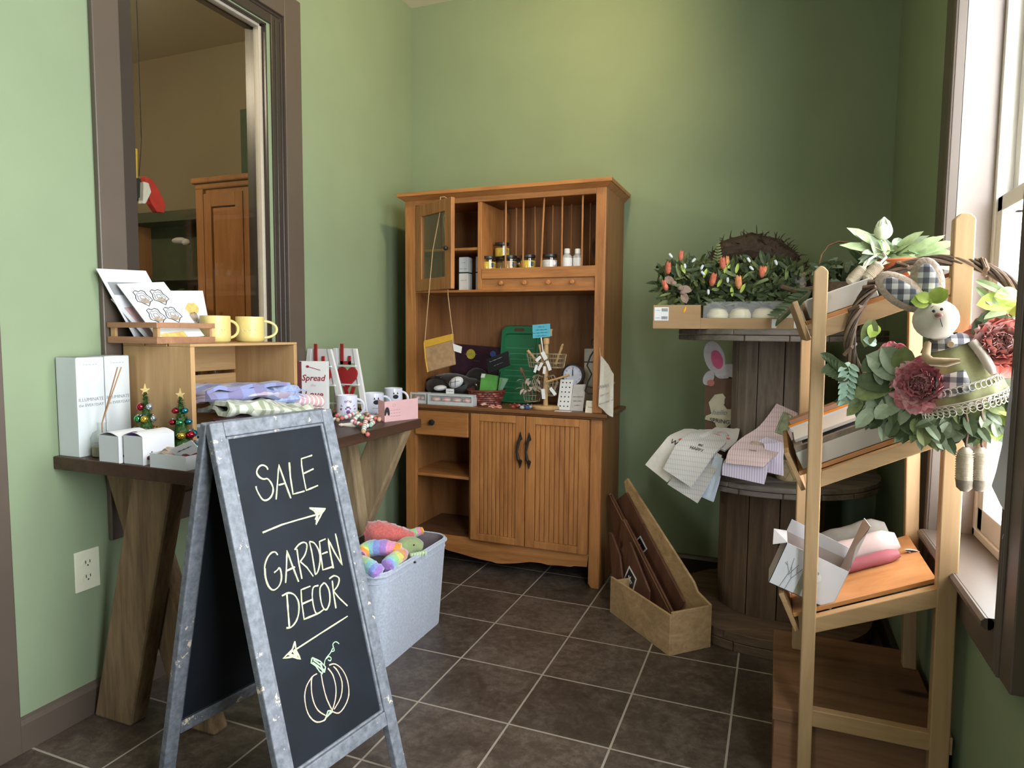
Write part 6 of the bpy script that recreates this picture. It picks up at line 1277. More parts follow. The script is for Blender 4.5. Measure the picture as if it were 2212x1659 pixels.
ruled('tea_towel', 'off-white towel with coral print at far left edge of the middle tier', 'towel', ((1478, 928, 1552, 930, -.20, -.24), (1448, 940, 1530, 962, -.32, -.36), (1430, 960, 1500, 995, -.38, -.43), (1394, 1004, 1441, 1042, -.40, -.45)), OFFW, group='towels draped over the middle tier', seed=1, extra=dec1)
ruled('tea_towel', 'grey-white ribbed towel hanging lowest over the tier edge', 'towel', ((1512, 955, 1560, 985, -.42, -.47), (1490, 985, 1545, 1020, -.45, -.50), (1442, 1046, 1507, 1087, -.46, -.51)), RIBW, group='towels draped over the middle tier', seed=2)
ruled('tea_towel', 'pale blue-white towel corner hanging right of the lowest towel', 'towel', ((1545, 985, 1562, 990, -.48, -.50), (1530, 1030, 1555, 1035, -.49, -.51), (1512, 1072, 1541, 1084, -.49, -.51)), plain('pale_blue_cotton', (.58, .66, .78, 1), .9, .1, .06, 60, fuzz=.3), group='towels draped over the middle tier', seed=3)
def dec2(b, S_): txt(b, S_, ('BE', 'HAPPY'), .55, .62, .10, .018)
ruled('tea_towel', 'ribbed white towel lettered BE HAPPY, on top of the draped towels', 'towel', ((1512, 930, 1565, 934, -.24, -.26), (1488, 940, 1568, 958, -.35, -.38), (1462, 962, 1540, 985, -.44, -.49), (1433, 1013, 1493, 1053, -.47, -.52)), RIBW, th=.008, group='towels draped over the middle tier', seed=4, extra=dec2)
def dec3(b, S_):
    for k in range(5): p = S_(.3+.1*k, .5); b.ball(p, (.012, .003, .005), n=8, mi=1)
    b.tube([S_(.3, .4), S_(.5, .3), S_(.7, .4), S_(.5, .5), S_(.3, .4)], .002, 4, 2)
ruled('tea_towel', 'off-white towel with striped carrot print behind the BE HAPPY towel', 'towel', ((1545, 924, 1598, 928, -.20, -.24), (1525, 936, 1590, 955, -.30, -.33), (1500, 948, 1566, 975, -.38, -.44)), OFFW, group='towels draped over the middle tier', seed=5, extra=dec3)
ruled('tea_towel', 'lilac-white ribbed towel underneath the pink one', 'towel', ((1655, 945, 1700, 960, -.42, -.44), (1580, 985, 1665, 990, -.50, -.53), (1563, 1000, 1660, 1010, -.53, -.55), (1560, 1026, 1651, 1046, -.535, -.555)), RIBL, group='pink towels on the middle tier', seed=6)
ruled('tea_towel', 'lilac-white ribbed towel folded at right under the pink one', 'towel', ((1650, 960, 1700, 955, -.47, -.46), (1656, 990, 1692, 985, -.51, -.50), (1658, 1020, 1693, 1028, -.515, -.505)), RIBL, group='pink towels on the middle tier', seed=7)
def dec4(b, S_):
    b.tube([S_(.45, .12), S_(.8, .10), S_(.78, .28), S_(.5, .30), S_(.45, .12)], .004, 5, 3); patchp = [S_(.45, .12), S_(.8, .10), S_(.78, .28), S_(.5, .30)]; b.add(patchp, [(0, 1, 2, 3)], 3); b.add([S_(.25, .5), S_(.9, .42), S_(.95, .55), S_(.3, .62)], [(0, 1, 2, 3)], 2); txt(b, S_, ('hop',), .5, .74, 0, .016)
ruled('tea_towel', 'pink ribbed towel with a leaf print leaning up against the drum', 'towel', ((1677, 872, 1722, 893, -.31, -.30), (1640, 922, 1712, 950, -.36, -.37), (1600, 950, 1690, 972, -.44, -.46), (1574, 975, 1668, 990, -.525, -.545), (1568, 1001, 1650, 1009, -.545, -.565)), RIBP, th=.009, group='pink towels on the middle tier', seed=8, extra=dec4)
CBK = thing('straw_basket', 'small cream quilted straw basket behind the rack leg on the middle tier', 'basket', (1.385, -.42, SM)); c = pz(1706, 1040, SM); c.y += .045; L = Vector((c.x, c.y, SM)); b = MB(); b.lathe(L, [(.045, 0), (.050, .01), (.052, .05), (.050, .078), (.046, .078), (.046, .008), (0, .008)], 24, capt=False)
CRW = plain('cream_straw', (.58, .47, .28, 1), .7, .2, .15, 60); b.build('body', CRW, CBK, smooth=True); b = MB()
for k in range(10):
    a = 2*math.pi*k/10
    for s_ in (-1, 1): b.tube([L+Vector((.0525*math.cos(a+s_*j*.12), .0525*math.sin(a+s_*j*.12), .006+.0135*j)) for j in range(6)], .0012, 4)
b.build('stitching', plain('straw_stitch', (.40, .30, .16, 1), .8), CBK)
t = thing('woven_tray', 'low dark brown woven tray edge behind the draped towels', 'tray', (1.12, -.08, SM)); b = MB(); b.lathe((1.12, -.09, SM), [(.11, 0), (.125, .03), (.121, .03), (.106, .004), (0, .004)], 28, capt=False); b.build('body', TWIG2, t, smooth=True)
# --- box with K signs
def kpl(u_, v_, s):
    d = ray(u_, v_); P0 = Fc+ds*s; t_ = (P0-CAM).dot(ds)/d.dot(ds); return CAM+d*t_
DKW = wood('walnut_sign', (.15, .065, .038, 1), (.055, .022, .014, 1), 'z', 14, .5, .5, .05); EDG = wood('sign_edge', (.42, .25, .13, 1), (.28, .15, .07, 1), 'z', 14, .6)
def ksign(label, uv, s, dia=None, edge=None):
    P = [kpl(u_, v_, s) for u_, v_ in uv]
    for p in P: p.z = max(p.z, .014)
    t = thing('walnut_sign', label, 'sign', P[-1], 0, 'walnut signs in the oak box'); MB().prism(P, ds*.009).build('board', DKW, t, bevel=.001)
    if edge: a, c_ = kpl(edge[0][0], edge[0][1], s), kpl(edge[1][0], edge[1][1], s); c_.z = max(c_.z, .016); MB().beam(a+ds*.0045, c_+ds*.0045, .005, .0095, ds).build('edge_band', EDG, t)
    if dia:
        Q = [kpl(u_, v_, s-.001) for u_, v_ in dia]; c_ = sum(Q, Vector())/4; b = MB(); b.prism(Q, ds*.001, 0); b.prism([c_+(q-c_)*.80-ds*.0006 for q in Q], ds*.001, 1)
        e = dl*-1; up_ = (Q[0]-Q[2]).normalized(); b.text('K', c_-ds*.0009-up_*.012, e, up_, .036, 0, .0005, bold=.0006); b.tube([c_-ds*.001+up_*.012-e*.010, c_-ds*.001-up_*.014-e*.006, c_-ds*.001-up_*.018+e*.001], .0014, 4, 0); b.build('emblem', [WHITEC, BLK], t)
ksign('largest walnut sign with a diamond K emblem against the tall sloping side', ((1325, 1085), (1352, 1064), (1477, 1300), (1452, 1350), (1390, 1320)), LS-.024, dia=((1383, 1157), (1398, 1186), (1381, 1204), (1362, 1178)))
ksign('narrow walnut sign tip standing highest at the far left of the oak box', ((1312, 1070), (1320, 1067), (1362, 1150), (1420, 1300), (1380, 1330), (1340, 1240)), LS-.045, edge=((1316, 1067), (1352, 1140)))
ksign('walnut sign with a pale long edge in the middle of the oak box', ((1343, 1126), (1350, 1122), (1452, 1322), (1440, 1360), (1360, 1340), (1330, 1200)), LS-.068, edge=((1347, 1123), (1448, 1324)))
ksign('short walnut sign with a diamond K emblem at the front of the oak box', ((1350, 1174), (1360, 1171), (1402, 1278), (1398, 1340), (1350, 1330), (1328, 1205)), LS-.100, dia=((1359, 1222), (1375, 1251), (1366, 1283), (1347, 1250)))
ksign('small notched walnut sign at the front left corner of the oak box', ((1315, 1150), (1320, 1152), (1338, 1200), (1345, 1262), (1340, 1300), (1322, 1255)), LS-.122)
# --- things on the rack's shelves
def onshelf(i, l, y, h=.0115): p0, p1, dv, nv, sl = SHV[i]; return p0 + dv*l + nv*h + Vector((0, y, 0))
def shelfbox(mb, i, l0, l1, y0, y1, h0, h1, mi=0):
    vs = [onshelf(i, l, y, h) for h in (h0, h1) for l, y in ((l0, y0), (l1, y0), (l1, y1), (l0, y1))]; return mb.add(vs, [(0,3,2,1),(4,5,6,7),(0,1,5,4),(1,2,6,5),(2,3,7,6),(3,0,4,7)], mi)
GW = plain('greyish_white_board', (.44, .41, .37, 1), .6, .3, .06, 12)
YS = YN1+.004
t = thing('boxed_frame', 'greyish white shallow box lying on the top shelf of the rack', 'box', onshelf(0, .1, -1.1)); shelfbox(MB(), 0, .012, .165, YS, -.95, .0120, .058).build('box', GW, t, bevel=.002); shelfbox(MB(), 0, .02, .16, YS+.01, -.96, .0585, .060).build('lid', WHITEC, t)
t = thing('framed_print', 'shallow white box frame with dark grey weathered rim on the middle shelf of the rack', 'frame', onshelf(1, .1, -1.1)); shelfbox(MB(), 1, .012, .275, YS, -.93, .0120, .056).build('box', GW, t, bevel=.002)
b = MB()
for q_ in ((.014, .272, YS+.002, YS+.022), (.014, .272, -.95, -.932), (.014, .034, YS+.022, -.95), (.252, .272, YS+.022, -.95)): shelfbox(b, 1, *q_, .0565, .068)
b.build('rim', GREYW, t); shelfbox(MB(), 1, .034, .252, YS+.022, -.95, .057, .059).build('print', WHITEC, t)
t = thing('orange_box', 'orange-edged white box standing behind the grey rim frame', 'box', onshelf(1, .1, -.9)); shelfbox(MB(), 1, .014, .25, -.928, -.868, .0120, .082).build('box', WHITEC, t); shelfbox(MB(), 1, .013, .251, -.929, -.867, .082, .088).build('lid', plain('orange_card', (.75, .25, .02, 1), .5), t)
t = thing('white_pad', 'white paper pad lying over the grey rimmed frame', 'pad', onshelf(1, .1, -1.0)); shelfbox(MB(), 1, .02, .24, -1.14, -.94, .0685, .076).build('sheets', WHITEC, t)
t = thing('birch_lid', 'thin reddish wooden board leaning behind the white pad', 'board', onshelf(1, .1, -.86)); shelfbox(MB(), 1, .02, .26, -.927, -.87, .0885, .100).build('board', wood('reddish_board', (.40, .22, .14, 1), (.28, .14, .08, 1), 'x', 12), t)
# open printed box on the lowest shelf
OB = thing('open_carton', 'open white printed carton with a snowy tree picture tipped over the lowest shelf', 'box', py(1745, 1260, -1.15)); TLb, TRb, BRb, BLb = (py(u_, v_, -1.208) for u_, v_ in ((1700, 1172), (1833, 1235), (1793, 1318), (1660, 1258))); dy = Vector((0, .105, 0))
CW = plain('carton_white', (.70, .69, .72, 1), .55, .3, .03, 6); CWI = plain('carton_inside', (.55, .47, .45, 1), .7, .2, .06, 20)
b = MB(); quadslab(b, TLb, TRb, BRb, BLb, .0015); b.build('front_panel', CW, OB)
b = MB(); b.add([BLb, BRb, BRb+dy, BLb+dy, BLb+Vector((0, 0, .0015)), BRb+Vector((0, 0, .0015)), BRb+dy+Vector((0, 0, .0015)), BLb+dy+Vector((0, 0, .0015))], [(0,3,2,1),(4,5,6,7),(0,1,5,4),(1,2,6,5),(2,3,7,6),(3,0,4,7)]); b.build('base_panel', CW, OB)
up_ = (TLb-BLb).normalized(); ri_ = (TRb-TLb).normalized(); 
for nm_, a, c_ in (('side_panel', TLb, BLb), ('side_panel', TRb, BRb)):
    MB().prism([a, c_, c_+dy, a+dy], ri_*.0015).build(nm_, CWI, OB)
MB().prism([TLb+dy, TRb+dy, BRb+dy, BLb+dy], (0, .0015, 0)).build('back_panel', CWI, OB)
MB().prism([TRb, TRb+dy, TRb+dy+py(1888, 1140, -1.208)-TRb-Vector((.012, .02, .0)), py(1888, 1140, -1.208)-Vector((.008, 0, -.002)), py(1850, 1180, -1.208)], ri_*.0015).build('flap', CWI, OB)
MB().prism([TLb+dy, TRb+dy, TRb+dy+up_*.03, TLb+dy+up_*.035], (0, .0015, 0)).build('flap', CW, OB); MB().prism([TLb, TLb+dy, TLb+dy-ri_*.03-up_*.01, TLb-ri_*.028-up_*.02], up_*.0015).build('flap', CW, OB)
b = MB(); S_ = lambda s, q, o_=.001: surf(TLb, TRb, BRb, BLb, s, q, o_)
for P in ([(.17, .98), (.22, .55), (.20, .25)], [(.22, .6), (.12, .38)], [(.22, .65), (.30, .35)], [(.26, .98), (.28, .7), (.38, .4)], [(.28, .7), (.22, .45)], [(.33, .55), (.30, .42)], [(.15, .45), (.10, .42)]): b.tube([S_(*q) for q in P], .0008, 4, 0)
b.add([S_(.40, .02), S_(.50, .02), S_(.50, .98), S_(.40, .98)], [(0, 1, 2, 3)], 1)
for cs, ct, r_, mi in ((.46, .45, .010, 2), (.60, .45, .014, 3), (.61, .56, .010, 2), (.60, .36, .006, 0)): b.ball(S_(cs, ct, .0), (r_, .0012, r_), n=12, mi=mi)
b.build('printed_scene', [GREYINK, plain('taupe_print', (.36, .33, .25, 1), .6), plain('straw_yellow_print', (.55, .42, .14, 1), .6), WHITEC], OB)
def roll(label, i, l0, l1, y, r, mt, sy=1, h=.0115, cat='packet', nm='wrapped_packet', grp='wrapped packets on the lowest shelf'):
    a, c_ = onshelf(i, l0, y, h+r*.9), onshelf(i, l1, y, h+r*.9); d = (c_-a).normalized(); s_ = Vector((0, 1, 0)); u_ = d.cross(s_); b = MB(); N = 9; rings = []
    for k in range(N+1):
        rr = r*(1 if 0 < k < N else .6)*(1+.05*math.sin(k*2)); p = a.lerp(c_, k/N); rings.append([p+s_*rr*sy*math.cos(2*math.pi*j/14)+u_*rr*math.sin(2*math.pi*j/14) for j in range(14)])
    loft(b, rings, True, True); t = thing(nm, label, cat, a, 0, grp); b.build('wrap', mt, t, smooth=True); return t
ROSE = plain('rose_candle_wrap', (.36, .11, .13, 1), .5, .4, .1, 12); BLUSH = plain('blush_paper', (.58, .46, .43, 1), .6, .3, .06, 12); GREYC = plain('grey_green_cloth', (.20, .185, .155, 1), .85, .15, .12, 30)
roll('long rose-pink wrapped candle nearest the front of the lowest shelf', 2, .075, .285, -1.035, .017, ROSE)
t = roll('blush paper packet with a twisted end behind the rose candle', 2, .06, .295, -.985, .036, BLUSH, .7); e_ = onshelf(2, .30, -1.0, .02); b = MB()
for k in range(7): b.leaf(e_, (1, rg.uniform(-.6, .2), rg.uniform(-.5, .3)), (0, 0, 1), .035, .010, .2)
b.build('twisted_end', BLUSH, t)
roll('folded grey-green cloth packet at the back of the lowest shelf', 2, .04, .285, -.915, .045, GREYC, .8)
# plant pot and leaves on the top shelf
PP = thing('potted_plant', 'pale velvety leaved plant with a white bud in a terracotta bowl on the top shelf', 'plant', onshelf(0, .17, -.90)); c = py(1945, 575, -.95); TC = plain('terracotta', (.38, .11, .045, 1), .6, .3, .1, 20)
b = MB(); b.lathe(c-Vector((0, 0, .03)), [(.035, 0), (.062, .035), (.068, .042), (.064, .046), (.03, .030)], 26); b.build('bowl', TC, PP, smooth=True)
b2 = MB(); b3 = MB()
def lv(mb, a, t_, w, y0_, y1_, curl=.2): p, q = py(a[0], a[1], y0_), py(t_[0], t_[1], y1_); d = q-p; mb.leaf(p, d, (-.1, -1, .5), d.length, w*1.2, curl)
for a, t_, w in (((1915, 545), (1843, 487), .026), ((1915, 548), (1826, 520), .024), ((1920, 545), (1860, 500), .022), ((1930, 545), (1985, 498), .022), ((1935, 545), (1998, 505), .018), ((1935, 550), (1972, 520), .022), ((1950, 550), (2030, 507), .026), ((1960, 556), (2062, 515), .026), ((1965, 552), (2060, 540), .028), ((1955, 560), (2010, 560), .026), ((1900, 548), (1870, 540), .020), ((1985, 545), (2040, 560), .02), ((1900, 560), (1888, 515), .02), ((1990, 560), (2060, 575), .024), ((1960, 570), (1985, 600), .022), ((1895, 580), (1912, 610), .02)): lv(b2 if w > .021 else b3, a, t_, w, -.98, -1.03)
for k in range(60):
    a = (rg.uniform(1890, 1990), rg.uniform(540, 560)); t_ = (a[0]+rg.uniform(-60, 70), a[1]+rg.uniform(-45, 12)); lv(rg.choice((b2, b3, b3)), a, t_, rg.uniform(.012, .022), rg.uniform(-1.0, -.92), rg.uniform(-1.03, -.90))
b2.build('pale_leaves', LF[3], PP); b3.build('sage_leaves', LF[2], PP)
p = py(1908, 500, -1.0); b = MB(); b.ball(p, (.022, .022, .022), n=16)
for k in range(6): a = k*1.05; o_ = Vector((math.cos(a), math.sin(a), 0)); b.leaf(p-Vector((0, 0, .020))+o_*.010, Vector((0, 0, 1))+o_*.55, -o_, .046, .038, -.75)
b.build('flower_bud', plain('cream_white_petal', (.66, .72, .52, 1), .6, .2, .05), PP, smooth=True); MB().tube([p-Vector((0, 0, .018)), c], .003, 6).build('stem', LF[3], PP)
# jute wrapped doll legs dangling over the shelf
def bootp(root, p, q, r, m1, m2, name='jute_boot'):
    p, q = Vector(p), Vector(q); d = (q-p).normalized(); L_ = (q-p).length; b = MB(); b.tube([p, p+d*L_*.08, p+d*L_*.25, p+d*L_*.72, p+d*L_*.92, q], [r*.35, r*.8, r, r, r*.85, r*.35], 14)
    for k in range(12):
        c_ = p+d*L_*(.12+.055*k); s_ = d.orthogonal().normalized(); t_ = d.cross(s_); b.tube([c_+(s_*math.cos(a)+t_*math.sin(a))*r*1.03 for a in [2*math.pi*j/14 for j in range(14)]], r*.06, 4, closed=True)
    o = b.build(name, m1, root, smooth=True)
    if m2: MB().tube([p+d*L_*.73, p+d*L_*.92, q+d*.0006], [r*1.05, r*.92, r*.45], 14).build('toe', m2, o, smooth=True)
    return o
JUTE = plain('cream_jute', (.52, .45, .34, 1), .9, .1, .2, 90, bmp=.3); JUT2 = plain('grey_jute_toe', (.26, .22, .17, 1), .9, .1, .2, 90, bmp=.3)
DL = thing('dangling_doll', 'pair of cream jute-wrapped doll boots dangling over the top shelf edge', 'doll', py(1870, 600, -1.12)); 
bootp(DL, py(1868, 578, -1.12), py(1832, 612, -1.13), .0135, JUTE, None); bootp(DL, py(1902, 568, -1.12), py(1868, 604, -1.13), .0135, JUTE, None)
b = MB(); b.tube([py(1868, 578, -1.12), py(1878, 560, -1.10), py(1892, 552, -1.08)], .003, 6); b.tube([py(1902, 568, -1.12), py(1914, 556, -1.08), py(1908, 546, -1.06)], .003, 6); b.build('cord_legs', JUTE, DL)
# hooped basket handle behind the first rack leg
HB_ = thing('hoop_basket', 'brown hooped handle of a basket rising behind the left rack leg', 'basket', py(1795, 640, -.40)); P = [py(u_, v_, -.40) for u_, v_ in ((1768, 610), (1768, 580), (1775, 550), (1790, 530), (1812, 521), (1838, 524), (1862, 545), (1872, 585), (1872, 612))]
b = MB(); 
b.slab([p for p in P], (0, .02, 0), .004); b.build('handle', wood('bent_ash', (.38, .20, .09, 1), (.25, .12, .05, 1), 'x', 14, .5), HB_, smooth=True)
c = (P[0]+P[-1])/2; zb_ = .0; MB().lathe((c.x, c.y+.01, 0), [(.060, ST), (.085, c.z-.0), (.080, c.z-.0), (.057, ST+.01), (0, ST+.01)], 20, capt=False).build('body', TWIG2, HB_, smooth=True)
b2 = MB(); b3 = MB()
for k in range(70):
    a = (rg.uniform(1775, 1870), rg.uniform(565, 625)); t_ = (a[0]+rg.uniform(-30, 35), a[1]+rg.uniform(-40, 15)); lv(rg.choice((b2, b3)), a, t_, rg.uniform(.012, .022), rg.uniform(-.46, -.36), rg.uniform(-.50, -.38))
b2.build('sage_leaves', LF[2], HB_); b3.build('dark_leaves', LF[0], HB_)
# --- wreath with bunny on the near frame of the rack
WT = thing('bunny_wreath', 'grapevine wreath with peonies and a gingham bunny doll hanging on the rack', 'wreath', py(2020, 730, -1.26)); wc = py(2022, 730, -1.245); WRx, WRz = .174, .172
def wpt(a, dr=0, off=0): return wc + Vector(((WRx+dr)*math.cos(a), -.055+ .06*(.5+.5*math.sin(a))+off, (WRz+dr)*math.sin(a)))
def wy(a): return -.055+.06*(.5+.5*math.sin(a))
for k in range(7):
    ph = k*.9; b = MB(); P = []
    for j in range(72): a = 2*math.pi*j/72; P.append(wpt(a, .009*math.cos(5*a+ph), .009*math.sin(5*a+ph)))
    b.tube(P, .0042 if k < 4 else .003, 6, closed=True); b.build('vine', TWIG2 if k % 2 else TWIG, WT, smooth=True)
for k in range(12): a = rg.uniform(0, 6.28); p = wpt(a); MB().tube([wpt(a, -.012, .006), wpt(a+.05, .0, -.014), wpt(a+.12, .014, -.006), wpt(a+.18, .004, .012)], .0045, 6).build('vine_wrap', TWIG2, WT, smooth=True)
YW = -1.315
def wl(a, t_, wpx, mi, curl=.15, y0_=YW+.01, y1_=YW-.015):
    p = py(1700+a[0]*.3858, 440+a[1]*.3858, y0_); q = py(1700+t_[0]*.3858, 440+t_[1]*.3858, y1_); d = q-p; LW_[mi].leaf(p, d, (.0, -1, .3), d.length*1.03, wpx*.3858*.00165, curl, seg=7)
LW_ = [MB() for _ in LF]
for a, t_, w, mi in (((640, 960), (465, 850), 105, 2), ((640, 950), (545, 810), 85, 2), ((640, 940), (660, 812), 75, 1), ((600, 980), (388, 1075), 85, 1), ((640, 1010), (392, 985), 80, 0), ((640, 1060), (452, 1170), 105, 2), ((660, 1080), (535, 1240), 110, 2), ((700, 1120), (580, 1300), 85, 0), ((740, 1130), (640, 1300), 70, 0), ((960, 1130), (1050, 1250), 85, 1), ((930, 1160), (825, 1310), 100, 2), ((970, 1170), (900, 1330), 95, 2), ((1080, 1150), (1080, 1315), 85, 4), ((1140, 1110), (1180, 1320), 90, 4), ((1150, 1090), (1235, 1075), 70, 1), ((1190, 930), (1215, 1050), 85, 2), ((1285, 540), (1085, 555), 75, 4), ((1280, 610), (1085, 640), 60, 0), ((1285, 640), (1110, 670), 90, 3), ((1290, 500), (1180, 510), 50, 4), ((480, 650), (440, 790), 55, 1), ((500, 680), (470, 740), 45, 4), ((500, 780), (440, 760), 40, 5), ((620, 1150), (740, 1290), 80, 0), ((820, 1100), (700, 1180), 70, 0), ((860, 1120), (760, 1240), 60, 0), ((800, 1130), (940, 1180), 60, 0), ((520, 860), (430, 930), 60, 0), ((560, 1000), (500, 930), 60, 2), ((1200, 1100), (1290, 1180), 80, 4), ((1120, 640), (1060, 740), 60, 0), ((1060, 430), (1245, 500), 30, 3), ((1060, 470), (1200, 590), 28, 3), ((1230, 620), (1290, 560), 50, 4), ((1240, 1060), (1300, 1010), 50, 2)):
    wl(a, t_, w, mi)
for j in range(7):
    y_ = 890+32*j
    for s_ in (-1, 1): wl((352-3*j, y_+(10 if s_ > 0 else 0)), (352-3*j+s_*(52-3*j)-6, y_+42), 20, 5)
for j in range(6):
    for s_ in (-1, 1): wl((330-10*j, 930-15*j+40), (300-20*j, 940-10*j+s_*50), 36, 0)
for k in range(150):
    a = rg.uniform(math.pi*1.22, math.pi*1.95); p = wpt(a, rg.uniform(-.01, .035), rg.uniform(-.03, .0)); o_ = Vector((math.cos(a), 0, math.sin(a))); LW_[rg.choice((0, 0, 0, 1, 2, 2))].leaf(p, o_*rg.uniform(.3, 1)+Vector((rg.uniform(-.8, .8), rg.uniform(-.7, .1), rg.uniform(-.6, .3))), (0, -1, .3), rg.uniform(.030, .055), rg.uniform(.018, .034), rg.uniform(0, .4))
for k in range(60):
    a = rg.uniform(-.25, .55); p = wpt(a, rg.uniform(-.01, .03), rg.uniform(-.02, .01)); LW_[rg.choice((0, 1, 4, 2))].leaf(p, Vector((rg.uniform(-.6, 1), rg.uniform(-.6, .1), rg.uniform(-.8, .8))), (0, -1, .3), rg.uniform(.03, .06), rg.uniform(.012, .02), .2)
for i, b in enumerate(LW_):
    if b.v: b.build(nm[i], LF[i], WT)
def peony(root, p, R_, d, mts, name='peony', seed=0):
    rr = random.Random(seed); d = Vector(d).normalized(); s_ = d.orthogonal().normalized(); t_ = d.cross(s_); b = MB()
    for ring, (n_, rad, tilt, L_) in enumerate(((7, .10, .15, .75), (9, .20, .38, .85), (10, .30, .65, .95), (11, .38, .95, 1.0), (11, .42, 1.30, 1.0), (9, .45, 1.65, .95))):
        for k in range(n_):
            a = 2*math.pi*(k+.5*(ring % 2))/n_+rr.uniform(-.15, .15); o_ = s_*math.cos(a)+t_*math.sin(a); tg_ = d.cross(o_)
            base = p - d*R_*.25 + o_*R_*rad*.5; ax_ = d*math.cos(tilt)+o_*math.sin(tilt); nn = (o_*math.cos(tilt)-d*math.sin(tilt)); W = R_*.62; H = R_*L_; vs = []; fs = []; nu, nv_ = 6, 4
            for j in range(nv_+1):
                for i in range(nu+1):
                    q = i/nu*2-1; w_ = W*math.sin(math.pi*(.18+.62*j/nv_))*.85; ruf = .08*R_*math.sin(q*9+k+ring)*(j/nv_)**2
                    vs.append(base + ax_*(H*j/nv_*(1-.12*q*q)) + tg_*q*w_ - nn*(.35*w_*q*q) - nn*(.22*H*(j/nv_)**2)*(1 if tilt < 1 else -.4) + nn*ruf + ax_*abs(ruf)*.5)
            for j in range(nv_):
                for i in range(nu): a_ = j*(nu+1)+i; fs.append((a_, a_+1, a_+nu+2, a_+nu+1))
            b.add(vs, fs, 0 if ring < 2 or rr.random() < .35 else 1)
    b.ball(p-d*R_*.1, R_*.28, n=10, mi=0)
    return b.build(name, mts, root, smooth=True, ang=80)
PE1 = [plain('dusty_rose_petal', (.82, .42, .44, 1), .7, .2, .25, 50), plain('wine_rose_petal', (.66, .22, .25, 1), .7, .2, .3, 50)]; PE2 = [plain('pale_coral_petal', (.88, .50, .46, 1), .7, .2, .2, 50), plain('bright_coral_petal', (.82, .25, .20, 1), .7, .2, .25, 50)]
peony(WT, py(1988, 832, YW-.02), .052, (-.35, -1, .15), PE1, seed=3); peony(WT, py(2158, 746, YW-.01), .058, (-.1, -1, .25), PE2, seed=4); peony(WT, py(1932, 770, YW+.06), .03, (.2, -1, .3), PE1, seed=5)
# bunny doll
BD = Vector
GING = stripes('grey_gingham', (.62, .60, .57, 1), (.19, .19, .21, 1), 0, 44, .5, c3=(.42, .42, .46, 1), axis3=2, freq3=44, duty3=.5, fuzz=.1); BCR = plain('cream_felt', (.60, .55, .46, 1), .9, .1, .05, 60, fuzz=.4); OLV = plain('olive_linen_dress', (.27, .27, .13, 1), .9, .1, .12, 90, fuzz=.3); OAT = plain('oatmeal_boucle', (.40, .31, .24, 1), .95, .1, .25, 160, bmp=.6, fuzz=.5); LACE = plain('ivory_lace', (.58, .55, .46, 1), .9, .1, .1, 90)
Yb = -1.345; hd = py(2021, 690, Yb); R0_ = .042
# torso and head as one continuous body
ax0, ax1 = py(2040, 730, Yb+.02), py(2082, 862, Yb+.03); d_ = (ax1-ax0).normalized()
neck = ax0; b = MB(); b.ball(hd, (R0_*1.02, R0_*.95, R0_*.98), n=22); b.tube([hd-Vector((0, 0, .02)), neck, ax0.lerp(ax1, .3), ax0.lerp(ax1, .9)], [.02, .018, .03, .045], 14); body_ = b.build('bunny_body', BCR, WT, smooth=True)
b = MB(); b.ball(py(2017, 672, Yb-.0405), .0032, n=8); b.ball(py(2034, 668, Yb-.041), .0032, n=8); b.tube([py(2031, 688, Yb-.0425), py(2033, 696, Yb-.042), py(2036, 706, Yb-.037)], .0007, 4); b.tube([py(2011, 665, Yb-.037), py(2017, 661, Yb-.037)], .0006, 4); b.build('face', INK, body_); MB().ball(py(2028, 681, Yb-.044), (.0075, .005, .0055), n=12).build('nose', plain('pink_brown_nose', (.28, .14, .12, 1), .8), body_, smooth=True)
def ear(p, q, w, name='ear'):
    d = (q-p); L_ = d.length; d.normalize(); s_ = d.cross(Vector((0, -1, 0))).normalized(); f_ = s_.cross(d); c_ = p.lerp(q, .5)
    o = MB().ball(c_, (w, .010, L_*.5), basis(s_, f_, d), 20).build(name, OAT, body_, smooth=True); f_ = f_ if f_.y < 0 else -f_
    MB().ball(c_+f_*.0065, (w*.62, .0055, L_*.38), basis(s_, -f_, d), 16).build('ear_lining', GING, WT, smooth=True)
ear(py(2006, 668, Yb+.004), py(1894, 594, Yb-.005), .031); ear(py(2012, 662, Yb+.01), py(1994, 556, Yb), .032)
b = MB(); kb_ = py(2008, 650, Yb-.022)
for e in ((1972, 650), (2044, 628)): q = py(e[0], e[1], Yb-.03); d = q-kb_; b.leaf(kb_, d, (0, -1, .2), d.length*1.1, .036, .1); b.leaf(kb_+Vector((0, -.003, .002)), d+Vector((0, -.006, .012)), (0, -1, .2), d.length*.9, .026, .2)
b.ball(kb_, .007, n=10); b.build('bow', LF[4], WT, smooth=True)
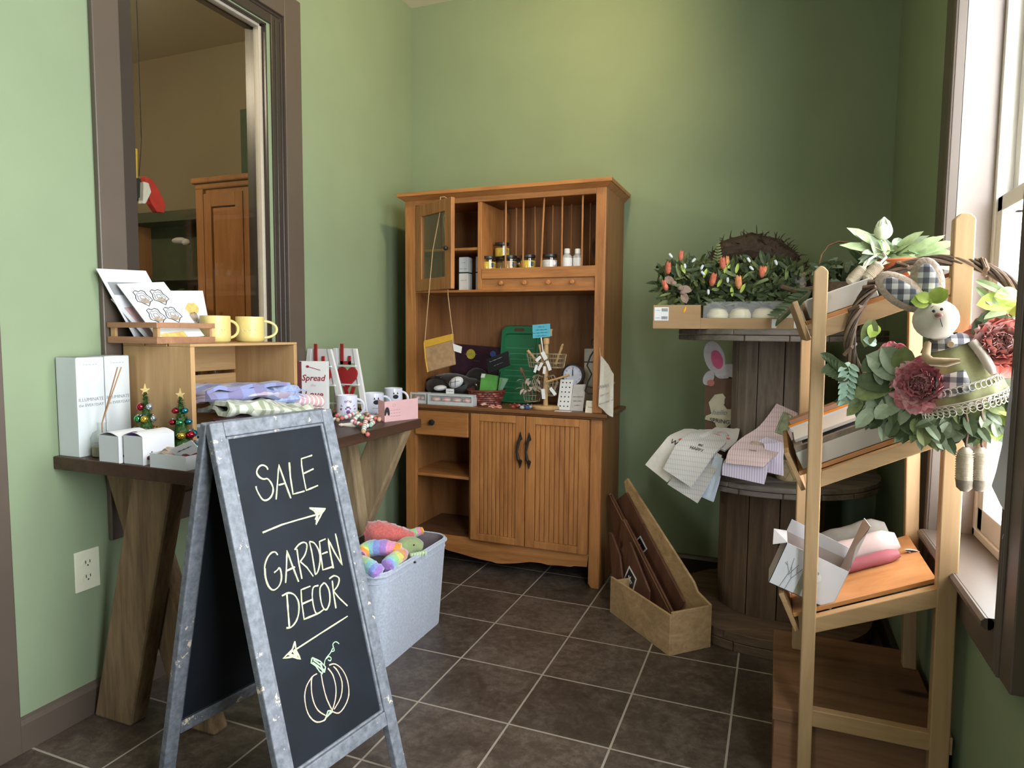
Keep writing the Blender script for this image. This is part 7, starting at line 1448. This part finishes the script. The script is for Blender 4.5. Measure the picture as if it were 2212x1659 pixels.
# dress
dn = d_; s_ = dn.cross(Vector((0, 1, 0))).normalized(); f_ = dn.cross(s_); b = MB(); rings = []
for t_, r_ in ((.02, .024), (.10, .040), (.28, .052), (.5, .062), (.8, .074), (1.0, .078), (1.0, .070)):
    c_ = ax0.lerp(ax1, t_); rings.append([c_ + (s_*math.cos(a)*r_ + f_*math.sin(a)*r_*.62)*(1+.06*math.sin(a*9)*t_) for a in [2*math.pi*k/48 for k in range(48)]])
loft(b, rings, True, True); b.build('dress', OLV, WT, smooth=True)
b = MB(); 
for row, (t_, r_, lw) in enumerate(((.72, .074, .016), (.97, .081, .020), (1.03, .083, .016))):
    c_ = ax0.lerp(ax1, t_); N = 44
    for k in range(N):
        a = 2*math.pi*k/N; p = c_ + s_*math.cos(a)*r_ + f_*math.sin(a)*r_*.64; o_ = (s_*math.cos(a)+f_*math.sin(a)).normalized(); tn = dn.cross(o_).normalized()
        b.tube([p + tn*.0062*math.cos(q)+dn*(lw*.45+.0072*math.sin(q)) + o_*.003 for q in [2*math.pi*j/10 for j in range(10)]], .0011, 4, closed=True)
    b.tube([c_ + s_*math.cos(2*math.pi*k/40)*r_ + f_*math.sin(2*math.pi*k/40)*r_*.64 for k in range(40)], .0018, 4, closed=True)
b.build('lace_trim', LACE, WT)
def onfront(t_, a, r_, o_=.003): c_ = ax0.lerp(ax1, t_); a = -math.pi/2 + a if f_.y > 0 else math.pi/2 + a; return c_ + s_*math.cos(a)*(r_+o_) + f_*math.sin(a)*(r_*.62+o_)
def fa(t_): return onfront(t_, 0, .07)
b = MB(); vs = []; fs = []
NN = 8
for j in range(6):
    for i in range(NN+1):
        a = (-.15+1.0*i/NN); t_ = .50+.34*j/5; vs.append(onfront(t_, a, .061+.016*(t_-.48)/.4, .0045))
for j in range(5):
    for i in range(NN): k_ = j*(NN+1)+i; fs.append((k_, k_+1, k_+NN+2, k_+NN+1))
b.add(vs, fs); ob = b.build('apron', GING, WT, smooth=True); sd_ = ob.modifiers.new('thick', 'SOLIDIFY'); sd_.thickness = .001
b = MB(); rings = [[ax0.lerp(ax1, t_) + (s_*math.cos(a)*r_ + f_*math.sin(a)*r_*.72) - dn*z_ for a in [2*math.pi*k/30 for k in range(30)]] for t_, r_, z_ in ((.0, .026, .004), (.03, .040, 0), (.13, .050, 0), (.14, .047, 0), (.04, .030, 0))]
loft(b, rings, False, False); b.build('collar', GING, WT, smooth=True); q = onfront(.08, .0, .050, .004); MB().lathe(q, [(.006, 0), (.007, .001), (.006, .002)], 14, R=basis((1, 0, 0), (0, 0, 1), (0, -1, 0))).build('button', plain('wood_button', (.36, .25, .14, 1), .5), WT)
TANF = plain('tan_felt_arm', (.44, .31, .18, 1), .9, .1, .06, 60, fuzz=.4)
MB().tube([py(2004, 742, Yb-.005), py(2000, 770, Yb-.03), py(2012, 781, Yb-.045), py(2045, 783, Yb-.055), py(2074, 779, Yb-.058)], [.007, .0085, .009, .009, .004], 10).build('arm', TANF, WT, smooth=True); MB().tube([py(2100, 738, Yb), py(2122, 765, Yb-.01), py(2140, 795, Yb-.015), py(2146, 808, Yb-.015)], [.009, .010, .009, .005], 10).build('arm', BCR, WT, smooth=True)
b = MB()
for (u0, u1) in ((2088, 2087), (2122, 2118)): b.tube([py(u0+2*math.sin(k*2), 868+(970-868)*k/10, Yb+.02+.001*math.cos(k*2)) for k in range(11)], .0032, 6)
b.build('rope_legs', TWIG2, WT); bootp(WT, py(2086, 966, Yb+.02), py(2083, 1060, Yb+.02), .0165, JUTE, JUT2); bootp(WT, py(2119, 966, Yb+.02), py(2115, 1060, Yb+.02), .0165, JUTE, JUT2)
# --- paper note at the near window casing
NT = thing('paper_banner', 'long grey-white paper strip with black brush writing taped to the near window casing', 'note', py(2200, 950, -1.47)); YP_ = -1.52
Lq = [(2198, 763), (2186, 815), (2175, 890), (2165, 960), (2152, 1018), (2142, 1050), (2162, 1092), (2177, 1113), (2165, 1164)]; Rq = [(2262, 790), (2262, 830), (2258, 900), (2254, 965), (2248, 1020), (2232, 1052), (2214, 1078), (2200, 1108), (2168, 1163)]
vs = []; fs = []
for o_ in (0, .0012):
    for (a, c_) in zip(Lq, Rq):
        for k in range(5): p = py(a[0]+(c_[0]-a[0])*k/4, a[1]+(c_[1]-a[1])*k/4, YP_+.006*math.sin(a[1]*.02+k)); p.y += o_; vs.append(p)
n_ = len(Lq); 
for i in range(n_-1):
    for k in range(4): a = i*5+k; fs += [(a, a+1, a+6, a+5), (n_*5+a+5, n_*5+a+6, n_*5+a+1, n_*5+a)]
MB().add(vs, fs).build('sheet', plain('grey_white_paper', (.74, .70, .72, 1), .7, .2, .04, 8), NT, smooth=True)
b = MB()
for P in ([(2199, 848), (2206, 856), (2203, 862), (2210, 868)], [(2205, 905), (2201, 925), (2208, 915), (2206, 930)], [(2193, 962), (2200, 978), (2196, 968), (2206, 960)], [(2190, 1000), (2196, 1010), (2190, 1020), (2196, 1022), (2198, 1012)], [(2209, 880), (2207, 895), (2212, 890)]): b.tube([py(u_, v_, YP_-.009) for u_, v_ in P], .0012, 4)
b.build('brush_writing', INK, NT)
# --- plush toys in the felt basket
def fuzzy(root, P, R_, mt, name='body', seed=0, amp=.12, n=18, fr=60):
    b = MB(); P = [Vector(p) for p in P]; Q = []; RR = []
    for i in range(len(P)-1):
        for k in range(6):
            t_ = k/6; p0, p1, p2, p3 = P[max(i-1, 0)], P[i], P[i+1], P[min(i+2, len(P)-1)]; Q.append(.5*((2*p1)+(p2-p0)*t_+(2*p0-5*p1+4*p2-p3)*t_*t_+(3*p1-3*p2+p3-p0)*t_**3)); RR.append(R_[i]*(1-t_)+R_[i+1]*t_)
    Q.append(P[-1]); RR.append(R_[-1]*.4); Q.insert(0, Q[0]-(Q[1]-Q[0])*.6); RR.insert(0, RR[0]*.4); b.tube(Q, RR, n)
    b.v = [v + Vector((noise.noise(v*fr), noise.noise(v*fr+Vector((5, 5, 5))), noise.noise(v*fr+Vector((9, 1, 3)))))*max(RR)*amp*2 for v in b.v]
    if isinstance(mt, list):
        m_ = len(b.f); b.m = [min(len(mt)-1, int((i//n)*0+((i//n)//2) % len(mt))) for i in range(m_)]
    return b.build(name, mt, root, smooth=True, ang=80)
CPL = plain('coral_plush', (.62, .14, .12, 1), .95, .1, .25, 130, bmp=.8, fuzz=.8)
t = thing('plush_toy', 'coral red curly plush toy at the back of the felt basket', 'plush toy', pz(835, 1150, .36)); fuzzy(t, [pz(800, 1150, .38), pz(822, 1150, .385), pz(860, 1158, .37), pz(895, 1165, .35)], [.040, .044, .038, .022], CPL, amp=.10, fr=90)
t['group'] = 'plush toys in the felt basket'
RB_ = [plain('rainbow_'+n_, c, .95, .1, .15, 130, bmp=.7, fuzz=.7) for n_, c in (('pink', (.75, .28, .45, 1)), ('orange', (.78, .30, .05, 1)), ('yellow', (.74, .70, .14, 1)), ('green', (.36, .66, .30, 1)), ('aqua', (.28, .60, .68, 1)), ('blue', (.26, .34, .75, 1)), ('violet', (.38, .22, .58, 1)))]
t = thing('plush_toy', 'rainbow striped curly plush snake curled at the front of the felt basket', 'plush toy', pz(820, 1220, .34)); t['group'] = 'plush toys in the felt basket'
fuzzy(t, [pz(780, 1200, .36), pz(795, 1186, .375), pz(830, 1184, .38), pz(868, 1190, .37)], [.026, .028, .030, .024], RB_, 'upper_coil', amp=.10, fr=100); fuzzy(t, [pz(868, 1196, .36), pz(845, 1214, .36), pz(835, 1225, .355)], [.024, .026, .024], RB_, 'middle_coil', amp=.10, fr=100); fuzzy(t, [pz(780, 1212, .355), pz(795, 1222, .36), pz(820, 1238, .35)], [.022, .026, .024], RB_, 'lower_coil', amp=.10, fr=100)
t = thing('plush_toy', 'rainbow plush tail poking up at the right behind the green dinosaur', 'plush toy', pz(905, 1150, .34)); t['group'] = 'plush toys in the felt basket'
fuzzy(t, [pz(880, 1158, .34), pz(898, 1150, .355), pz(915, 1146, .36)], [.020, .018, .014], RB_[:4], amp=.08, fr=100)
DG = plain('olive_green_plush', (.30, .36, .17, 1), .9, .1, .1, 80, fuzz=.6)
t = thing('plush_toy', 'green dinosaur plush with white felt teeth at the front right of the felt basket', 'plush toy', pz(885, 1190, .34)); t['group'] = 'plush toys in the felt basket'
dino = fuzzy(t, [pz(835, 1240, .30), pz(850, 1215, .32), pz(872, 1185, .355), pz(890, 1178, .36), pz(912, 1184, .345)], [.026, .032, .036, .033, .020], DG, amp=.03, fr=30)
b = MB(); jw = [pz(888+6*k, 1196-1.2*k, .345) for k in range(6)]
for p in jw: b.lathe(p + Vector((.012, -.018, -.004)), [(.0062, .012), (.0055, .002), (.001, -.010)], 6)
b.build('teeth', plain('pale_lime_felt', (.62, .74, .48, 1), .9), t); b = MB(); b.ball(pz(897, 1170, .385)+Vector((.006, -.020, -.006)), .0035, n=8); b.build('eye', INK, t)
b = MB(); b.ball(pz(893, 1210, .325)+Vector((.012, -.016, 0)), (.010, .006, .005), n=8); b.build('mouth', BLK, t)
# --- side room behind the interior window
AM = thing('pine_armoire', 'pine armoire with a moulded cornice and panelled door seen through the interior window', 'armoire', (-1.3, 0, 0)); PN = wood('orange_pine', (.52, .24, .09, 1), (.30, .12, .04, 1), 'z', 9, .45, .5, .06, knots=True)
yA = -.25; MB().box((-1.60, yA+.02, 0), (-.95, .24, 1.90)).build('carcass', PN, AM, bevel=.003)
b = MB(); b.box((-1.625, yA-.01, 1.925), (-.92, .245, 1.955)); b.box((-1.61, yA+.005, 1.895), (-.935, .24, 1.925)); b.build('cornice', PN, AM, bevel=.008)
b = MB(); b.box((-1.60, yA, .08), (-1.55, yA+.02, 1.895)); b.box((-1.0, yA, .08), (-.95, yA+.02, 1.895)); b.build('stile', PN, AM, bevel=.003)
for xa, xb in ((-1.545, -1.28), (-1.275, -1.005)):
    b = MB(); b.box((xa, yA, .10), (xa+.05, yA+.02, 1.87)); b.box((xb-.05, yA, .10), (xb, yA+.02, 1.87)); b.box((xa+.05, yA, 1.80), (xb-.05, yA+.02, 1.87)); b.box((xa+.05, yA, .10), (xb-.05, yA+.02, .18)); dr_ = b.build('door', PN, AM, bevel=.003)
    MB().box((xa+.055, yA+.008, .185), (xb-.055, yA+.018, 1.795)).build('panel', PN, dr_, bevel=.006)
MB().box((-1.60, yA+.01, 0), (-.95, yA+.03, .08)).build('plinth', PN, AM)
b = MB().box((-1.76, WB-.012, 2.09), (-1.63, WB, 2.48)); tag(b.build('green_picture', plain('dark_green_panel', (.06, .10, .05, 1), .6)), 'narrow dark green panel high on the tan wall of the side room', 'picture')
SHL = thing('wall_shelf', 'dark green wall shelf unit left of the armoire in the side room', 'shelf', (-2.0, .15, 1.6)); DGN = plain('dark_green_paint', (.075, .085, .045, 1), .6, .3, .1)
MB().box((-2.55, .02, 1.80), (-1.66, .262, 1.86)).build('mantel', DGN, SHL); MB().box((-2.50, .20, .0), (-1.68, .262, 1.80)).build('back_board', DGN, SHL); MB().box((-2.5, .05, 1.45), (-1.68, .2, 1.47)).build('shelf', DGN, SHL)
MB().box((-2.50, .05, 0), (-2.47, .2, 1.80)).box((-1.71, .05, 0), (-1.68, .2, 1.80)).build('side_panel', PN, SHL)
t = thing('paper_roll', 'white crumpled bundle hanging before the dark green shelf in the side room', 'bundle', py(385, 520, .0)); p = py(388, 520, .0); MB().ball(p, (.055, .03, .02), n=12).ball(p+Vector((.05, 0, -.01)), (.03, .02, .02), n=10).build('bundle', OFFW, t, smooth=True)
FLG = thing('hanging_shirt', 'red, white and black shirt hanging just inside the interior window', 'shirt', px(320, 420, -1.0)); xq = -1.0
for nm_, uv, mt in (('red_sleeve', ((314, 380), (330, 388), (345, 412), (358, 440), (356, 460), (340, 458), (328, 440), (318, 415)), plain('red_jersey', (.45, .03, .02, 1), .7)), ('white_panel', ((311, 392), (322, 395), (328, 415), (316, 440), (310, 440)), OFFW), ('black_panel', ((289, 382), (305, 385), (312, 410), (312, 438), (300, 425), (290, 420)), BAGB)):
    P = [px(u_, v_, xq+(.02 if nm_ == 'white_panel' else 0)) for u_, v_ in uv]; MB().prism(P, (-.03, 0, 0)).build(nm_, mt, FLG, bevel=.004)
MB().tube([px(300, 380, xq), px(305, 300, xq), Vector((px(305, 300, xq).x, px(305, 300, xq).y, CEIL))], .002, 5).build('hanger_cord', IRON, FLG)
b = MB(); P = [px(u_, v_, -.95) for u_, v_ in ((286, 318), (297, 322), (297, 385), (289, 378))]; b.prism(P, (-.02, 0, 0)); b.tube([P[0], Vector((P[0].x, P[0].y, CEIL))], .002, 5); tag(b.build('yellow_cloth', plain('mustard_cloth', (.62, .38, .03, 1), .8)), 'strip of mustard yellow cloth hanging above the shirt in the side room', 'cloth'); 
PLT = thing('side_room_plant', 'dark leafy potted plant low behind the interior window', 'plant', py(380, 620, -.45)); b = MB(); c = py(380, 640, -.45)
for k in range(26): a = rg.uniform(0, 6.28); b.leaf(c, (math.cos(a), math.sin(a), rg.uniform(.3, 1.6)), (0, 0, 1), rg.uniform(.05, .10), .02, .6)
b.build('leaves', LF[2], PLT); MB().lathe((c.x, c.y, 0), [(.09, 0), (.09, c.z-.1), (.05, c.z-.06), (.06, c.z)], 18).build('pot_stand', TWIG2, PLT, smooth=True)
